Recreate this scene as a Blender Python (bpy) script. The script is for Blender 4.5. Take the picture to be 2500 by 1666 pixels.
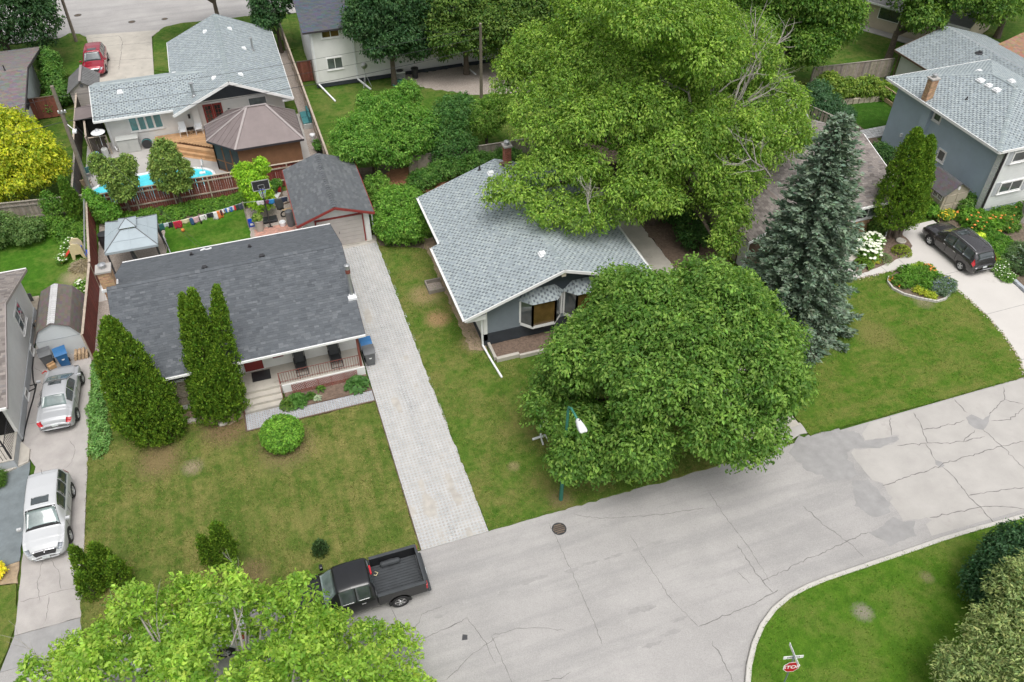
import bpy, math, random
import numpy as np
from mathutils import Vector, Matrix

for o in list(bpy.data.objects):
    bpy.data.objects.remove(o)
sc = bpy.context.scene
random.seed(7)
RNG = np.random.default_rng(11)
R = math.radians

# ------------------------------------------------------------------ camera
CAMH, PITCH, YAW, FPX = 32.0, 42.65, 18.9, 2034.0
cam_d = bpy.data.cameras.new('camera')
cam = bpy.data.objects.new('camera', cam_d)
sc.collection.objects.link(cam)
cam.location = (0, 0, CAMH)
cam.rotation_euler = (R(90 - PITCH), 0, R(-YAW))
cam_d.sensor_width = 36.0
cam_d.lens = FPX / 2500 * 36
cam_d.clip_start = 0.5
cam_d.clip_end = 2000
sc.camera = cam

# ------------------------------------------------------------------ sky and sun (bright overcast)
SUN_EL, SUN_AZ = 68, -88        # azimuth: where the light comes from, counter-clockwise from +x
world = bpy.data.worlds.new('World')
sc.world = world
world.use_nodes = True
wn = world.node_tree
wn.nodes.clear()
sky = wn.nodes.new('ShaderNodeTexSky')
sky.sky_type = 'NISHITA'
sky.sun_disc = False
sky.sun_elevation = R(SUN_EL)
sky.sun_rotation = R(90 - SUN_AZ)
sky.air_density = 1.0
sky.dust_density = 6.0
sky.ozone_density = 1.0
hs = wn.nodes.new('ShaderNodeHueSaturation')
hs.inputs['Saturation'].default_value = 0.22
bg = wn.nodes.new('ShaderNodeBackground')
bg.inputs['Strength'].default_value = 0.15
wo = wn.nodes.new('ShaderNodeOutputWorld')
wn.links.new(sky.outputs[0], hs.inputs['Color'])
wn.links.new(hs.outputs[0], bg.inputs['Color'])
wn.links.new(bg.outputs[0], wo.inputs['Surface'])
sun_d = bpy.data.lights.new('sun', 'SUN')
sun_d.energy = 1.0
sun_d.angle = R(35)
sun_d.color = (1.0, 0.97, 0.93)
sun = bpy.data.objects.new('sun', sun_d)
sc.collection.objects.link(sun)
sd = Vector((math.cos(R(SUN_AZ)) * math.cos(R(SUN_EL)), math.sin(R(SUN_AZ)) * math.cos(R(SUN_EL)), math.sin(R(SUN_EL))))
sun.rotation_euler = sd.to_track_quat('Z', 'Y').to_euler()
sun.location = (0, 0, 60)
vs = sc.view_settings
vs.view_transform = 'Standard'
vs.look = 'None'
vs.exposure = 0.36
vs.gamma = 1.0
vs.use_curve_mapping = False

# ------------------------------------------------------------------ pixel of the photograph -> point at height z
_ct, _st = math.cos(R(PITCH)), math.sin(R(PITCH))
def g(px, py, z=0.0):
    x = (px - 1250) / FPX; y = (833 - py) / FPX
    dx, dy, dz = x, _ct + y * _st, -_st + y * _ct
    t = (z - CAMH) / dz
    X, Y = dx * t, dy * t
    c, s = math.cos(R(YAW)), math.sin(R(YAW))
    return (X * c + Y * s, -X * s + Y * c)
def G(pts, z=0.0):
    return [g(a, b, z) for a, b in pts]

# ------------------------------------------------------------------ materials
def principled(name):
    m = bpy.data.materials.new(name); m.use_nodes = True
    nt = m.node_tree; b = nt.nodes['Principled BSDF']
    return m, nt, b
def N(nt, typ, **kw):
    n = nt.nodes.new(typ)
    for k, v in kw.items(): setattr(n, k, v)
    return n
def noise(nt, scale, detail=5, rough=.6, vec=None, stretch=None):
    n = N(nt, 'ShaderNodeTexNoise'); n.inputs['Scale'].default_value = scale
    n.inputs['Detail'].default_value = detail; n.inputs['Roughness'].default_value = rough
    ge = N(nt, 'ShaderNodeNewGeometry')
    src = ge.outputs['Position']
    if stretch:
        mp = N(nt, 'ShaderNodeMapping'); mp.inputs['Scale'].default_value = stretch[:3]
        if len(stretch) > 3: mp.inputs['Rotation'].default_value = (0, 0, stretch[3])
        nt.links.new(src, mp.inputs['Vector']); src = mp.outputs[0]
    nt.links.new(src, n.inputs['Vector'])
    return n
def ramp(nt, src, p0, c0, p1, c1):
    r = N(nt, 'ShaderNodeValToRGB'); e = r.color_ramp.elements
    e[0].position = p0; e[0].color = (*c0, 1) if len(c0) == 3 else c0
    e[1].position = p1; e[1].color = (*c1, 1) if len(c1) == 3 else c1
    nt.links.new(src, r.inputs[0]); return r
def mix(nt, fac, a, b, mode='MIX'):
    m = N(nt, 'ShaderNodeMix', data_type='RGBA', blend_type=mode)
    for s, v in ((0, fac), (6, a), (7, b)):
        if hasattr(v, 'is_linked') or hasattr(v, 'links'): nt.links.new(v, m.inputs[s])
        elif s == 0: m.inputs[0].default_value = v
        else: m.inputs[s].default_value = (*v, 1)
    return m.outputs[2]
def bump(nt, b, src, strength=.3, dist=.02):
    bp = N(nt, 'ShaderNodeBump'); bp.inputs['Strength'].default_value = strength; bp.inputs['Distance'].default_value = dist
    nt.links.new(src, bp.inputs['Height']); nt.links.new(bp.outputs[0], b.inputs['Normal'])
MATS = {}
def mat(name, col, rough=.8, var=.18, scale=3.0, fine=40.0, bmp=0.0, metallic=0.0, spec=.5, coat=0.0, attr=False, dirt=None):
    m, nt, b = principled(name)
    n1 = noise(nt, scale, 6); n2 = noise(nt, fine, 3)
    lo = tuple(c * (1 - var) for c in col); hi = tuple(min(1, c * (1 + var)) for c in col)
    c = ramp(nt, n1.outputs[0], .3, lo, .7, hi).outputs[0]
    c2 = ramp(nt, n2.outputs[0], .25, (1 - var,) * 3, .75, (1 + var * .6,) * 3).outputs[0]
    out = mix(nt, 1.0, c, c2, 'MULTIPLY')
    if dirt:
        n3 = noise(nt, dirt[1], 7, .7)
        out = mix(nt, ramp(nt, n3.outputs[0], dirt[2], (0, 0, 0), dirt[2] + .12, (1, 1, 1)).outputs[0], out, dirt[0])
    if attr:
        a = N(nt, 'ShaderNodeAttribute'); a.attribute_name = 'Col'
        out = mix(nt, 1.0, out, a.outputs['Color'], 'MULTIPLY')
    nt.links.new(out, b.inputs['Base Color'])
    b.inputs['Roughness'].default_value = rough; b.inputs['Metallic'].default_value = metallic
    b.inputs['Specular IOR Level'].default_value = spec
    if coat: b.inputs['Coat Weight'].default_value = coat; b.inputs['Coat Roughness'].default_value = .05
    if bmp: bump(nt, b, n2.outputs[0], bmp)
    MATS[name] = m; return m
def leafmat(name, trans=.42, rough=.55):
    m = bpy.data.materials.new(name); m.use_nodes = True; nt = m.node_tree; b = nt.nodes['Principled BSDF']
    a = N(nt, 'ShaderNodeAttribute'); a.attribute_name = 'Col'
    nt.links.new(a.outputs['Color'], b.inputs['Base Color']); b.inputs['Roughness'].default_value = rough
    b.inputs['Specular IOR Level'].default_value = .3
    t = N(nt, 'ShaderNodeBsdfTranslucent')
    tc = mix(nt, 1.0, a.outputs['Color'], (1.5, 1.55, .7), 'MULTIPLY'); nt.links.new(tc, t.inputs['Color'])
    ms = N(nt, 'ShaderNodeMixShader'); ms.inputs[0].default_value = trans
    nt.links.new(b.outputs[0], ms.inputs[1]); nt.links.new(t.outputs[0], ms.inputs[2])
    nt.links.new(ms.outputs[0], nt.nodes['Material Output'].inputs['Surface'])
    MATS[name] = m; return m
def glassmat(name, col, rough=.04, spec=.8):
    m, nt, b = principled(name)
    n1 = noise(nt, 1.3, 4)
    c = ramp(nt, n1.outputs[0], .35, tuple(x * .7 for x in col), .65, tuple(x * 1.3 for x in col))
    nt.links.new(c.outputs[0], b.inputs['Base Color'])
    b.inputs['Roughness'].default_value = rough; b.inputs['Specular IOR Level'].default_value = spec
    b.inputs['Coat Weight'].default_value = .6; b.inputs['Coat Roughness'].default_value = .02
    MATS[name] = m; return m
def grassmat(name, green, dry, dryness=.5, stripe=None, spots=(), lush=None):
    """green/dry patches, fine blade grain, optional mowing stripes, worn bare spots"""
    m, nt, b = principled(name)
    big = noise(nt, .55, 6, .62); mid = noise(nt, 2.6, 6, .65); fine = noise(nt, 34, 4, .75); blade = noise(nt, 11, 5, .7)
    g2 = lush or tuple(c * .62 for c in green)
    base = mix(nt, ramp(nt, mid.outputs[0], .36, (0, 0, 0), .64, (1, 1, 1)).outputs[0], g2, green)
    mm = N(nt, 'ShaderNodeMath', operation='ADD'); nt.links.new(big.outputs[0], mm.inputs[0])
    sc2 = N(nt, 'ShaderNodeMath', operation='MULTIPLY'); nt.links.new(mid.outputs[0], sc2.inputs[0]); sc2.inputs[1].default_value = .55
    nt.links.new(sc2.outputs[0], mm.inputs[1])
    src = mm.outputs[0]
    if stripe:
        sn = noise(nt, 1.0, 3, .5, stretch=stripe)
        ad = N(nt, 'ShaderNodeMath', operation='MULTIPLY_ADD'); nt.links.new(sn.outputs[0], ad.inputs[0]); ad.inputs[1].default_value = .55
        nt.links.new(src, ad.inputs[2]); sb = N(nt, 'ShaderNodeMath', operation='SUBTRACT'); nt.links.new(ad.outputs[0], sb.inputs[0]); sb.inputs[1].default_value = .27
        src = sb.outputs[0]
    t = 1.02 - dryness * .5
    dm = ramp(nt, src, t - .16, (0, 0, 0), t + .16, (.8, .8, .8))
    base = mix(nt, dm.outputs[0], base, dry)
    for (x, y, r, col) in spots:
        ge = N(nt, 'ShaderNodeNewGeometry'); d = N(nt, 'ShaderNodeVectorMath', operation='DISTANCE')
        nt.links.new(ge.outputs['Position'], d.inputs[0]); d.inputs[1].default_value = (x, y, 0)
        q = N(nt, 'ShaderNodeMath', operation='MULTIPLY_ADD'); nt.links.new(blade.outputs[0], q.inputs[0]); q.inputs[1].default_value = r * 1.5
        dv = N(nt, 'ShaderNodeMath', operation='SUBTRACT'); nt.links.new(d.outputs['Value'], dv.inputs[0]); dv.inputs[1].default_value = r * .75
        nt.links.new(dv.outputs[0], q.inputs[2])
        nd = N(nt, 'ShaderNodeMath', operation='DIVIDE'); nt.links.new(q.outputs[0], nd.inputs[0]); nd.inputs[1].default_value = r * 1.6
        f = ramp(nt, nd.outputs[0], .3, (.9, .9, .9), .8, (0, 0, 0))
        base = mix(nt, f.outputs[0], base, col)
    gr = ramp(nt, fine.outputs[0], .28, (.55, .58, .5), .72, (1.35, 1.35, 1.3))
    base = mix(nt, 1.0, base, gr.outputs[0], 'MULTIPLY')
    gb = ramp(nt, blade.outputs[0], .3, (.8, .82, .78), .7, (1.15, 1.15, 1.1))
    base = mix(nt, 1.0, base, gb.outputs[0], 'MULTIPLY')
    nt.links.new(base, b.inputs['Base Color']); b.inputs['Roughness'].default_value = .9; b.inputs['Specular IOR Level'].default_value = .15
    bump(nt, b, fine.outputs[0], .9, .05)
    MATS[name] = m; return m

# ------------------------------------------------------------------ objects
COL = sc.collection
OFF = {}
def props(o, label=None, cat=None, group=None, kind=None):
    if label: o['label'] = label
    if cat: o['category'] = cat
    if group: o['group'] = group
    if kind: o['kind'] = kind
    return o
def thing(name, label, cat, loc=(0, 0, 0), rz=0, group=None):
    o = bpy.data.objects.new(name, None); COL.objects.link(o)
    o.location = loc; o.rotation_euler = (0, 0, rz); o.empty_display_size = .2
    OFF[o] = Vector(loc) if rz == 0 else None
    return props(o, label, cat, group)
def addmesh(name, me, m=None, parent=None):
    o = bpy.data.objects.new(name, me); COL.objects.link(o)
    if m is not None:
        me.materials.clear(); me.materials.append(MATS[m] if isinstance(m, str) else m)
    if parent is not None: o.parent = parent
    return o
class MB:
    def __init__(s): s.v = []; s.f = []; s.c = []
    def add(s, vs, fs, col=None):
        n = len(s.v); s.v += [tuple(p) for p in vs]; s.f += [tuple(i + n for i in q) for q in fs]; s.c += [col] * len(fs); return s
    def box(s, x0, x1, y0, y1, z0, z1, M=None, col=None):
        vs = [Vector((x, y, z)) for z in (z0, z1) for y in (y0, y1) for x in (x0, x1)]
        if M is not None: vs = [M @ p for p in vs]
        return s.add(vs, [(0, 2, 3, 1), (4, 5, 7, 6), (0, 1, 5, 4), (2, 6, 7, 3), (0, 4, 6, 2), (1, 3, 7, 5)], col)
    def obox(s, p, q, w, h, col=None, up=(0, 0, 1)):
        """bar from p to q with width w and height h (centred)"""
        p = Vector(p); q = Vector(q); d = q - p; L = d.length; d.normalize(); up = Vector(up)
        if abs(d.dot(up)) > .98: up = Vector((0, 1, 0))
        r = d.cross(up).normalized(); u = r.cross(d)
        vs = [p + r * a * w / 2 + u * b * h / 2 + d * c * L for c in (0, 1) for b in (-1, 1) for a in (-1, 1)]
        return s.add(vs, [(0, 2, 3, 1), (4, 5, 7, 6), (0, 1, 5, 4), (2, 6, 7, 3), (0, 4, 6, 2), (1, 3, 7, 5)], col)
    def prism(s, poly, z0, z1, col=None):
        n = len(poly); a = sum(poly[i][0] * poly[(i + 1) % n][1] - poly[(i + 1) % n][0] * poly[i][1] for i in range(n))
        if a < 0: poly = list(poly)[::-1]
        vs = [(p[0], p[1], z0) for p in poly] + [(p[0], p[1], z1) for p in poly]
        fs = [tuple(range(n - 1, -1, -1)), tuple(range(n, 2 * n))] + [(i, (i + 1) % n, n + (i + 1) % n, n + i) for i in range(n)]
        return s.add(vs, fs, col)
    def sheet(s, poly, z, col=None):
        n = len(poly); a = sum(poly[i][0] * poly[(i + 1) % n][1] - poly[(i + 1) % n][0] * poly[i][1] for i in range(n))
        if a < 0: poly = list(poly)[::-1]
        return s.add([(p[0], p[1], z) for p in poly], [tuple(range(n))], col)
    def face(s, pts, col=None): return s.add(pts, [tuple(range(len(pts)))], col)
    def slab(s, pts, t, col=None):
        """thick plate under the polygon pts (3D), thickness t along its normal"""
        pts = [Vector(p) for p in pts]; nn = (pts[1] - pts[0]).cross(pts[2] - pts[0]).normalized(); n = len(pts)
        vs = pts + [p - nn * t for p in pts]
        return s.add(vs, [tuple(range(n)), tuple(range(2 * n - 1, n - 1, -1))] + [(i, n + i, n + (i + 1) % n, (i + 1) % n) for i in range(n)], col)
    def tube(s, path, r, seg=8, cap=True, col=None):
        path = [Vector(p) for p in path]; rs = r if isinstance(r, (list, tuple)) else [r] * len(path); vs = []; fs = []
        u = None
        for i, p in enumerate(path):
            d = (path[min(i + 1, len(path) - 1)] - path[max(i - 1, 0)]).normalized()
            if u is None:
                u = d.orthogonal().normalized()
            u = (u - d * u.dot(d)).normalized(); w = d.cross(u)
            vs += [p + (u * math.cos(2 * math.pi * k / seg) + w * math.sin(2 * math.pi * k / seg)) * rs[i] for k in range(seg)]
        for i in range(len(path) - 1):
            for k in range(seg):
                a = i * seg + k; b = i * seg + (k + 1) % seg
                fs.append((a, b, b + seg, a + seg))
        if cap: fs += [tuple(range(seg - 1, -1, -1)), tuple(range(len(vs) - seg, len(vs)))]
        return s.add(vs, fs, col)
    def lathe(s, prof, c=(0, 0, 0), seg=16, axis='z', col=None, sx=1, sy=1):
        vs = []; fs = []; c = Vector(c)
        for (r, z) in prof:
            for k in range(seg):
                a = 2 * math.pi * k / seg; p = (r * math.cos(a) * sx, r * math.sin(a) * sy, z)
                if axis == 'x': p = (p[2], p[0], p[1])
                if axis == 'y': p = (p[1], p[2], p[0])
                vs.append(c + Vector(p))
        for i in range(len(prof) - 1):
            for k in range(seg):
                a = i * seg + k; b = i * seg + (k + 1) % seg; fs.append((a, b, b + seg, a + seg))
        fs += [tuple(range(seg - 1, -1, -1)), tuple(range(len(vs) - seg, len(vs)))]
        return s.add(vs, fs, col)
    def grid(s, P, nu, nv, col=None, closed=False):
        """P: list of rows (nv) of nu points"""
        vs = [p for row in P for p in row]; fs = []
        for j in range(nv - 1):
            for i in range(nu - 1): fs.append((j * nu + i, j * nu + i + 1, (j + 1) * nu + i + 1, (j + 1) * nu + i))
        return s.add(vs, fs, col)
    def mesh(s, name, off=(0, 0, 0), smooth=False):
        me = bpy.data.meshes.new(name); o = Vector(off)
        me.from_pydata([tuple(Vector(p) - o) for p in s.v], [], s.f)
        if any(c is not None for c in s.c):
            at = me.attributes.new('Col', 'FLOAT_COLOR', 'FACE')
            at.data.foreach_set('color', np.array([(*(c or (1, 1, 1)), 1) for c in s.c], dtype=np.float32).ravel())
        if smooth: me.polygons.foreach_set('use_smooth', [True] * len(me.polygons))
        me.update(); return me
    def build(s, name, m, parent=None, local=False, smooth=False, bevel=0, label=None):
        off = Vector((0, 0, 0))
        if parent is not None and not local:
            off = OFF.get(parent) or Vector((0, 0, 0))
        me = s.mesh(name, off, smooth); o = addmesh(name, me, m, parent)
        OFF[o] = off
        if bevel:
            b = o.modifiers.new('bevel', 'BEVEL'); b.width = bevel; b.segments = 2; b.limit_method = 'ANGLE'
        if label: o['label'] = label
        return o
def place(me, name, M, parent):
    """one more object sharing mesh data; M is its world matrix"""
    o = bpy.data.objects.new(name, me); COL.objects.link(o); o.parent = parent
    off = OFF.get(parent) or Vector((0, 0, 0))
    o.matrix_basis = Matrix.Translation(-off) @ M
    OFF[o] = off
    return o
def dup_tree(o, parent=None):
    c = o.copy(); COL.objects.link(c)
    if parent is not None: c.parent = parent
    for ch in list(o.children): dup_tree(ch, c)
    return c
def structure(name, mb, m, smooth=False): return props(mb.build(name, m, smooth=smooth), kind='structure')
def jag(poly, step=.35, amp=.05, close=True):
    """polygon with its edges broken into small irregular steps"""
    out = []; n = len(poly)
    for i in range(n):
        a = np.array(poly[i]); b = np.array(poly[(i + 1) % n]); L = np.linalg.norm(b - a); k = max(1, int(L / step))
        d = (b - a) / max(L, 1e-6); nn = np.array((-d[1], d[0]))
        for j in range(k):
            t = j / k; p = a + (b - a) * t
            if j: p = p + nn * random.gauss(0, amp * .6) + d * random.uniform(-.2, .2) * step
            out.append((float(p[0]), float(p[1])))
    return out
def strip(path, w, jit=.0, step=.15):
    """ribbon polygon along a 2D path"""
    P = []
    for i in range(len(path) - 1):
        a = np.array(path[i]); b = np.array(path[i + 1]); L = np.linalg.norm(b - a); k = max(1, int(L / step))
        for j in range(k): P.append(a + (b - a) * j / k)
    P.append(np.array(path[-1])); P = np.array(P)
    Q = P.copy()
    for i in range(1, len(P) - 1): Q[i] += RNG.normal(0, jit, 2)
    L_, R_ = [], []
    for i in range(len(Q)):
        d = Q[min(i + 1, len(Q) - 1)] - Q[max(i - 1, 0)]; d = d / (np.linalg.norm(d) + 1e-9); nn = np.array((-d[1], d[0]))
        ww = w * (1 + RNG.uniform(-.45, .45)) if jit else w
        if jit and i in (0, len(Q) - 1): ww *= .3
        L_.append(Q[i] + nn * ww / 2); R_.append(Q[i] - nn * ww / 2)
    return L_, R_
def ribbon(mb, path, w, z, jit=0., step=.15):
    L_, R_ = strip(path, w, jit, step)
    for i in range(len(L_) - 1):
        mb.face([(*L_[i], z), (*R_[i], z), (*R_[i + 1], z), (*L_[i + 1], z)])
# ================================================================== MATERIALS
mat('concrete', (.395, .377, .355), .85, .09, .8, 60, .15, dirt=((.34, .315, .295), .9, .60))
mat('concrete_pink', (.385, .36, .342), .85, .14, 1.0, 34, .25, dirt=((.30, .28, .268), 1.1, .6))
mat('car_pearl', (.47, .48, .49), .38, .02, 1, 30, coat=.3)
mat('concrete_new', (.52, .495, .465), .8, .05, .5, 50, .1, dirt=((.45, .425, .395), .5, .6))
mat('concrete_old', (.44, .41, .36), .85, .12, 1.2, 50, .2, dirt=((.28, .26, .23), 1.4, .6))
mat('asphalt_patch', (.29, .284, .28), .85, .12, 2.0, 70, .25)
mat('blacktop', (.16, .185, .195), .85, .16, 2.2, 55, .3)
mat('crack', (.19, .18, .175), .9, .3, 6, 40)
mat('crack_pale', (.27, .26, .255), .9, .3, 6, 40)
mat('tar', (.055, .055, .06), .6, .2, 6, 40)
mat('soil', (.15, .115, .085), .95, .3, 5, 60, .5)
mat('mulch', (.17, .12, .09), .95, .35, 8, 60, .6)
mat('gravel', (.36, .31, .27), .95, .32, 14, 60, .8)
mat('straw_soil', (.33, .25, .17), .95, .25, 5, 60, .5)
mat('sand_fill', (.42, .395, .36), .95, .14, 3, 70, .4)
mat('paver_grey', (.46, .465, .47), .85, .12, 2, 50, .2)
mat('paver_blue', (.40, .43, .47), .85, .12, 3, 50, .2)
mat('brick_pave', (.42, .24, .19), .85, .2, 6, 60, .2, attr=True)
mat('flag_pave', (.5, .5, .5), .85, .15, 4, 50, .2, attr=True)
mat('kerb', (.50, .48, .445), .8, .1, 2, 50, .15, dirt=((.42, .40, .36), 2.0, .58))
mat('rust_rock', (.30, .14, .075), .95, .22, 10, 70, .6)
mat('stucco_white', (.72, .72, .70), .9, .05, 1.5, 90, .25, dirt=((.62, .61, .58), .8, .64))
mat('stucco_pale', (.60, .63, .64), .9, .05, 1.5, 90, .25)
mat('stucco_blue', (.385, .475, .55), .9, .06, 1.2, 90, .2)
mat('stucco_beige', (.52, .45, .35), .9, .08, 1.5, 90, .2)
mat('stone_veneer', (.42, .37, .29), .9, .15, 4, 60, .3, attr=True)
mat('foundation', (.42, .44, .46), .9, .1, 2, 60, .2)
mat('foundation_dark', (.035, .042, .05), .85, .2, 2, 60, .2)
mat('white_paint', (.78, .78, .77), .5, .05, 2, 40)
mat('cream_paint', (.66, .60, .48), .6, .07, 2, 40)
mat('white_plastic', (.75, .76, .77), .35, .04, 3, 40)
mat('siding_white', (.66, .68, .67), .55, .05, 2, 40)
mat('siding_grey', (.17, .20, .225), .6, .06, 2, 40)
mat('siding_dark', (.05, .062, .078), .6, .1, 2, 40)
mat('trim_red', (.24, .035, .03), .6, .15, 3, 40)
mat('trim_dark', (.04, .035, .04), .6, .15, 3, 40)
mat('trim_brown', (.13, .085, .06), .7, .15, 3, 40)
mat('shingle', (1, 1, 1), .92, .05, .8, 90, .35, attr=True)
mat('roof_deck', (.10, .105, .11), .95, .2, 2, 60, .3)
mat('roof_deck_light', (.27, .295, .305), .95, .12, 2, 60, .3)
mat('roof_deck_brown', (.20, .165, .15), .95, .15, 2, 60, .3)
mat('roof_far_grey', (.165, .165, .165), .95, .18, 1.2, 25, .5)
mat('roof_far_brown', (.21, .165, .145), .95, .18, 1.2, 25, .5)
mat('roof_far_dark', (.085, .095, .11), .95, .2, 1.2, 25, .5)
mat('roof_tan', (.33, .2, .125), .95, .16, 1.5, 25, .5)
mat('metal_brown', (.20, .165, .16), .45, .08, 1.5, 40, metallic=.2)
mat('metal_edge', (.36, .32, .31), .45, .06, 3, 40, metallic=.2)
mat('metal_grey', (.45, .46, .47), .4, .1, 4, 40, metallic=.7)
mat('metal_dark', (.03, .03, .033), .5, .15, 4, 40)
mat('steel_green', (.03, .17, .125), .5, .12, 3, 40)
mat('rust_iron', (.20, .06, .045), .7, .2, 8, 60)
mat('canopy', (.33, .385, .415), .75, .06, 2, 60, .15)
mat('screen', (.05, .055, .055), .6, .15, 3, 60)
mat('brown_board', (.22, .11, .055), .75, .12, 2.5, 60, .2)
mat('fence_red', (.19, .04, .03), .8, .25, 4, 50, .3, attr=True)
mat('fence_brown', (.19, .062, .042), .8, .25, 4, 50, .3, attr=True)
mat('fence_grey', (.30, .265, .225), .9, .22, 4, 50, .3, attr=True)
mat('fence_dark', (.075, .06, .05), .85, .2, 4, 50, .3, attr=True)
mat('fence_cap', (.42, .35, .28), .85, .2, 4, 50, .2)
mat('deck_wood', (.44, .265, .135), .75, .16, 3, 50, .25, attr=True)
mat('wood_grey', (.28, .25, .215), .9, .2, 5, 60, .4)
mat('wood_raw', (.46, .33, .21), .85, .2, 5, 60, .3)
mat('pole_wood', (.22, .185, .15), .9, .22, 6, 60, .4)
mat('bark', (.115, .09, .07), .95, .3, 6, 40, .7)
mat('bark_grey', (.32, .295, .265), .95, .25, 6, 40, .5)
mat('brick_red', (.30, .10, .065), .9, .2, 8, 60, .3, attr=True)
mat('brick_tan', (.46, .29, .17), .9, .2, 8, 60, .3, attr=True)
mat('mortar', (.40, .37, .34), .95, .12, 8, 60, .2)
mat('plastic_black', (.03, .031, .034), .45, .2, 4, 40)
mat('plastic_grey', (.13, .135, .14), .5, .12, 4, 40)
mat('plastic_blue', (.03, .14, .33), .4, .1, 4, 40)
mat('plastic_bright_blue', (.02, .09, .60), .35, .08, 4, 40)
mat('plastic_pale_blue', (.20, .34, .44), .4, .08, 4, 40)
mat('plastic_teal', (.05, .19, .20), .5, .1, 4, 40)
mat('plastic_red', (.62, .05, .04), .4, .08, 4, 40)
mat('plastic_pink', (.62, .10, .20), .4, .1, 4, 40)
mat('plastic_cream', (.66, .57, .34), .45, .08, 4, 40)
mat('plastic_tan', (.38, .335, .265), .6, .07, 2, 50, .1)
mat('plastic_taupe', (.44, .405, .38), .65, .06, 2, 50, .15)
mat('resin_grey', (.44, .45, .43), .55, .07, 2, 50)
mat('cardboard', (.42, .26, .13), .85, .15, 4, 50)
mat('rubber', (.018, .018, .019), .8, .2, 8, 60)
mat('chrome', (.62, .62, .63), .2, .06, 6, 40, metallic=.9)
mat('wheel_alloy', (.5, .51, .52), .35, .1, 8, 40, metallic=.3)
mat('car_silver', (.42, .43, .445), .38, .03, 1, 30, metallic=.2, coat=.35)
mat('car_white', (.74, .745, .75), .25, .02, 1, 30, coat=.8)
mat('car_charcoal', (.045, .043, .046), .25, .05, 1, 30, metallic=.3, coat=.9)
mat('car_black', (.010, .0105, .012), .3, .1, 1, 30, coat=.45)
mat('car_red', (.30, .012, .03), .25, .05, 1, 30, metallic=.2, coat=.9)
mat('tail_red', (.45, .012, .02), .25, .1, 6, 40, coat=.5)
mat('lamp_clear', (.2, .22, .25), .12, .1, 8, 40, coat=.6)
mat('plate', (.62, .66, .66), .5, .1, 20, 60)
mat('bed_liner', (.045, .05, .055), .75, .15, 2, 60, .2)
mat('sign_red', (.42, .004, .02), .45, .05, 3, 40)
mat('sign_white', (.76, .77, .76), .5, .04, 3, 40)
mat('sign_ink', (.09, .09, .10), .6, .1, 3, 40)
mat('sign_post', (.23, .28, .28), .5, .12, 4, 40, metallic=.3)
mat('flower_white', (.74, .76, .62), .7, .12, 9, 40)
mat('flower_orange', (.72, .24, .05), .7, .15, 9, 40)
mat('flower_yellow', (.75, .52, .03), .7, .12, 9, 40)
mat('flower_blue', (.20, .22, .36), .7, .15, 9, 40)
mat('leaf_round', (.1, .2, .05), .6, .2, 9, 40)
glassmat('glass_dark', (.035, .042, .045))
glassmat('glass_car', (.045, .055, .058), .03, .9)
glassmat('glass_wind', (.16, .205, .20), .05, .9)
glassmat('glass_amber', (.11, .065, .022))
glassmat('glass_teal', (.045, .22, .23))
glassmat('glass_pale', (.20, .235, .24))
glassmat('glass_grey', (.085, .10, .105))
leafmat('leaf')
leafmat('leaf_dense', .2, .6)
leafmat('needle', .12, .7)
wm, wnt, wb = principled('pool_water')
wn1 = noise(wnt, 1.2, 3)
wc = ramp(wnt, wn1.outputs[0], .35, (.05, .50, .60), .65, (.10, .62, .70))
wnt.links.new(wc.outputs[0], wb.inputs['Base Color']); wb.inputs['Roughness'].default_value = .08
wn2 = noise(wnt, 5, 3); bump(wnt, wb, wn2.outputs[0], .12, .03); MATS['pool_water'] = wm
rm, rnt, rb = principled('road_surface')        # worn thin asphalt over concrete, blotchy
a1 = noise(rnt, .35, 7, .65); a2 = noise(rnt, 24, 5, .85); a3 = noise(rnt, 1.0, 5, .6, stretch=(.12, 1.1, 1)); a4 = noise(rnt, 2.4, 6, .7)
rc = mix(rnt, ramp(rnt, a1.outputs[0], .32, (0, 0, 0), .68, (1, 1, 1)).outputs[0], (.32, .309, .30), (.392, .378, .366))
rc = mix(rnt, ramp(rnt, a3.outputs[0], .46, (0, 0, 0), .68, (.65, .65, .65)).outputs[0], rc, (.265, .26, .256))
rc = mix(rnt, ramp(rnt, a4.outputs[0], .60, (0, 0, 0), .75, (.5, .5, .5)).outputs[0], rc, (.45, .435, .42))
rc = mix(rnt, 1.0, rc, ramp(rnt, a2.outputs[0], .28, (.74, .74, .74), .72, (1.2, 1.2, 1.2)).outputs[0], 'MULTIPLY')
rnt.links.new(rc, rb.inputs['Base Color']); rb.inputs['Roughness'].default_value = .88; rb.inputs['Specular IOR Level'].default_value = .3
bump(rnt, rb, a2.outputs[0], .35, .01); MATS['road_surface'] = rm

DRY = (.245, .215, .08)
grassmat('grass_base', (.075, .15, .02), (.16, .17, .05), .25)
grassmat('grass_front', (.12, .165, .034), DRY, .42, stripe=(2.2, .1, 1), lush=(.082, .135, .023),
         spots=((-6.4, 29.3, .5, (.30, .24, .17)), (-7.9, 30.3, 1.2, (.23, .165, .09)), (-4.6, 31.4, 1.3, (.2, .13, .08)), (-1.9, 29.1, 1.35, (.24, .18, .10)), (-4.3, 22.4, .8, (.2, .15, .08))))
grassmat('grass_side', (.112, .18, .028), (.23, .20, .075), .40, lush=(.07, .14, .018),
         spots=((7.6, 38.4, 1.0, (.32, .24, .13)), (7.75, 36.0, .75, (.36, .23, .13)), (9.1, 36.6, .5, (.3, .21, .13)), (9.3, 33.4, .8, (.33, .25, .16)), (8.4, 24.3, .3, (.27, .23, .12)), (9.85, 21.7, .6, (.25, .2, .1))))
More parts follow.
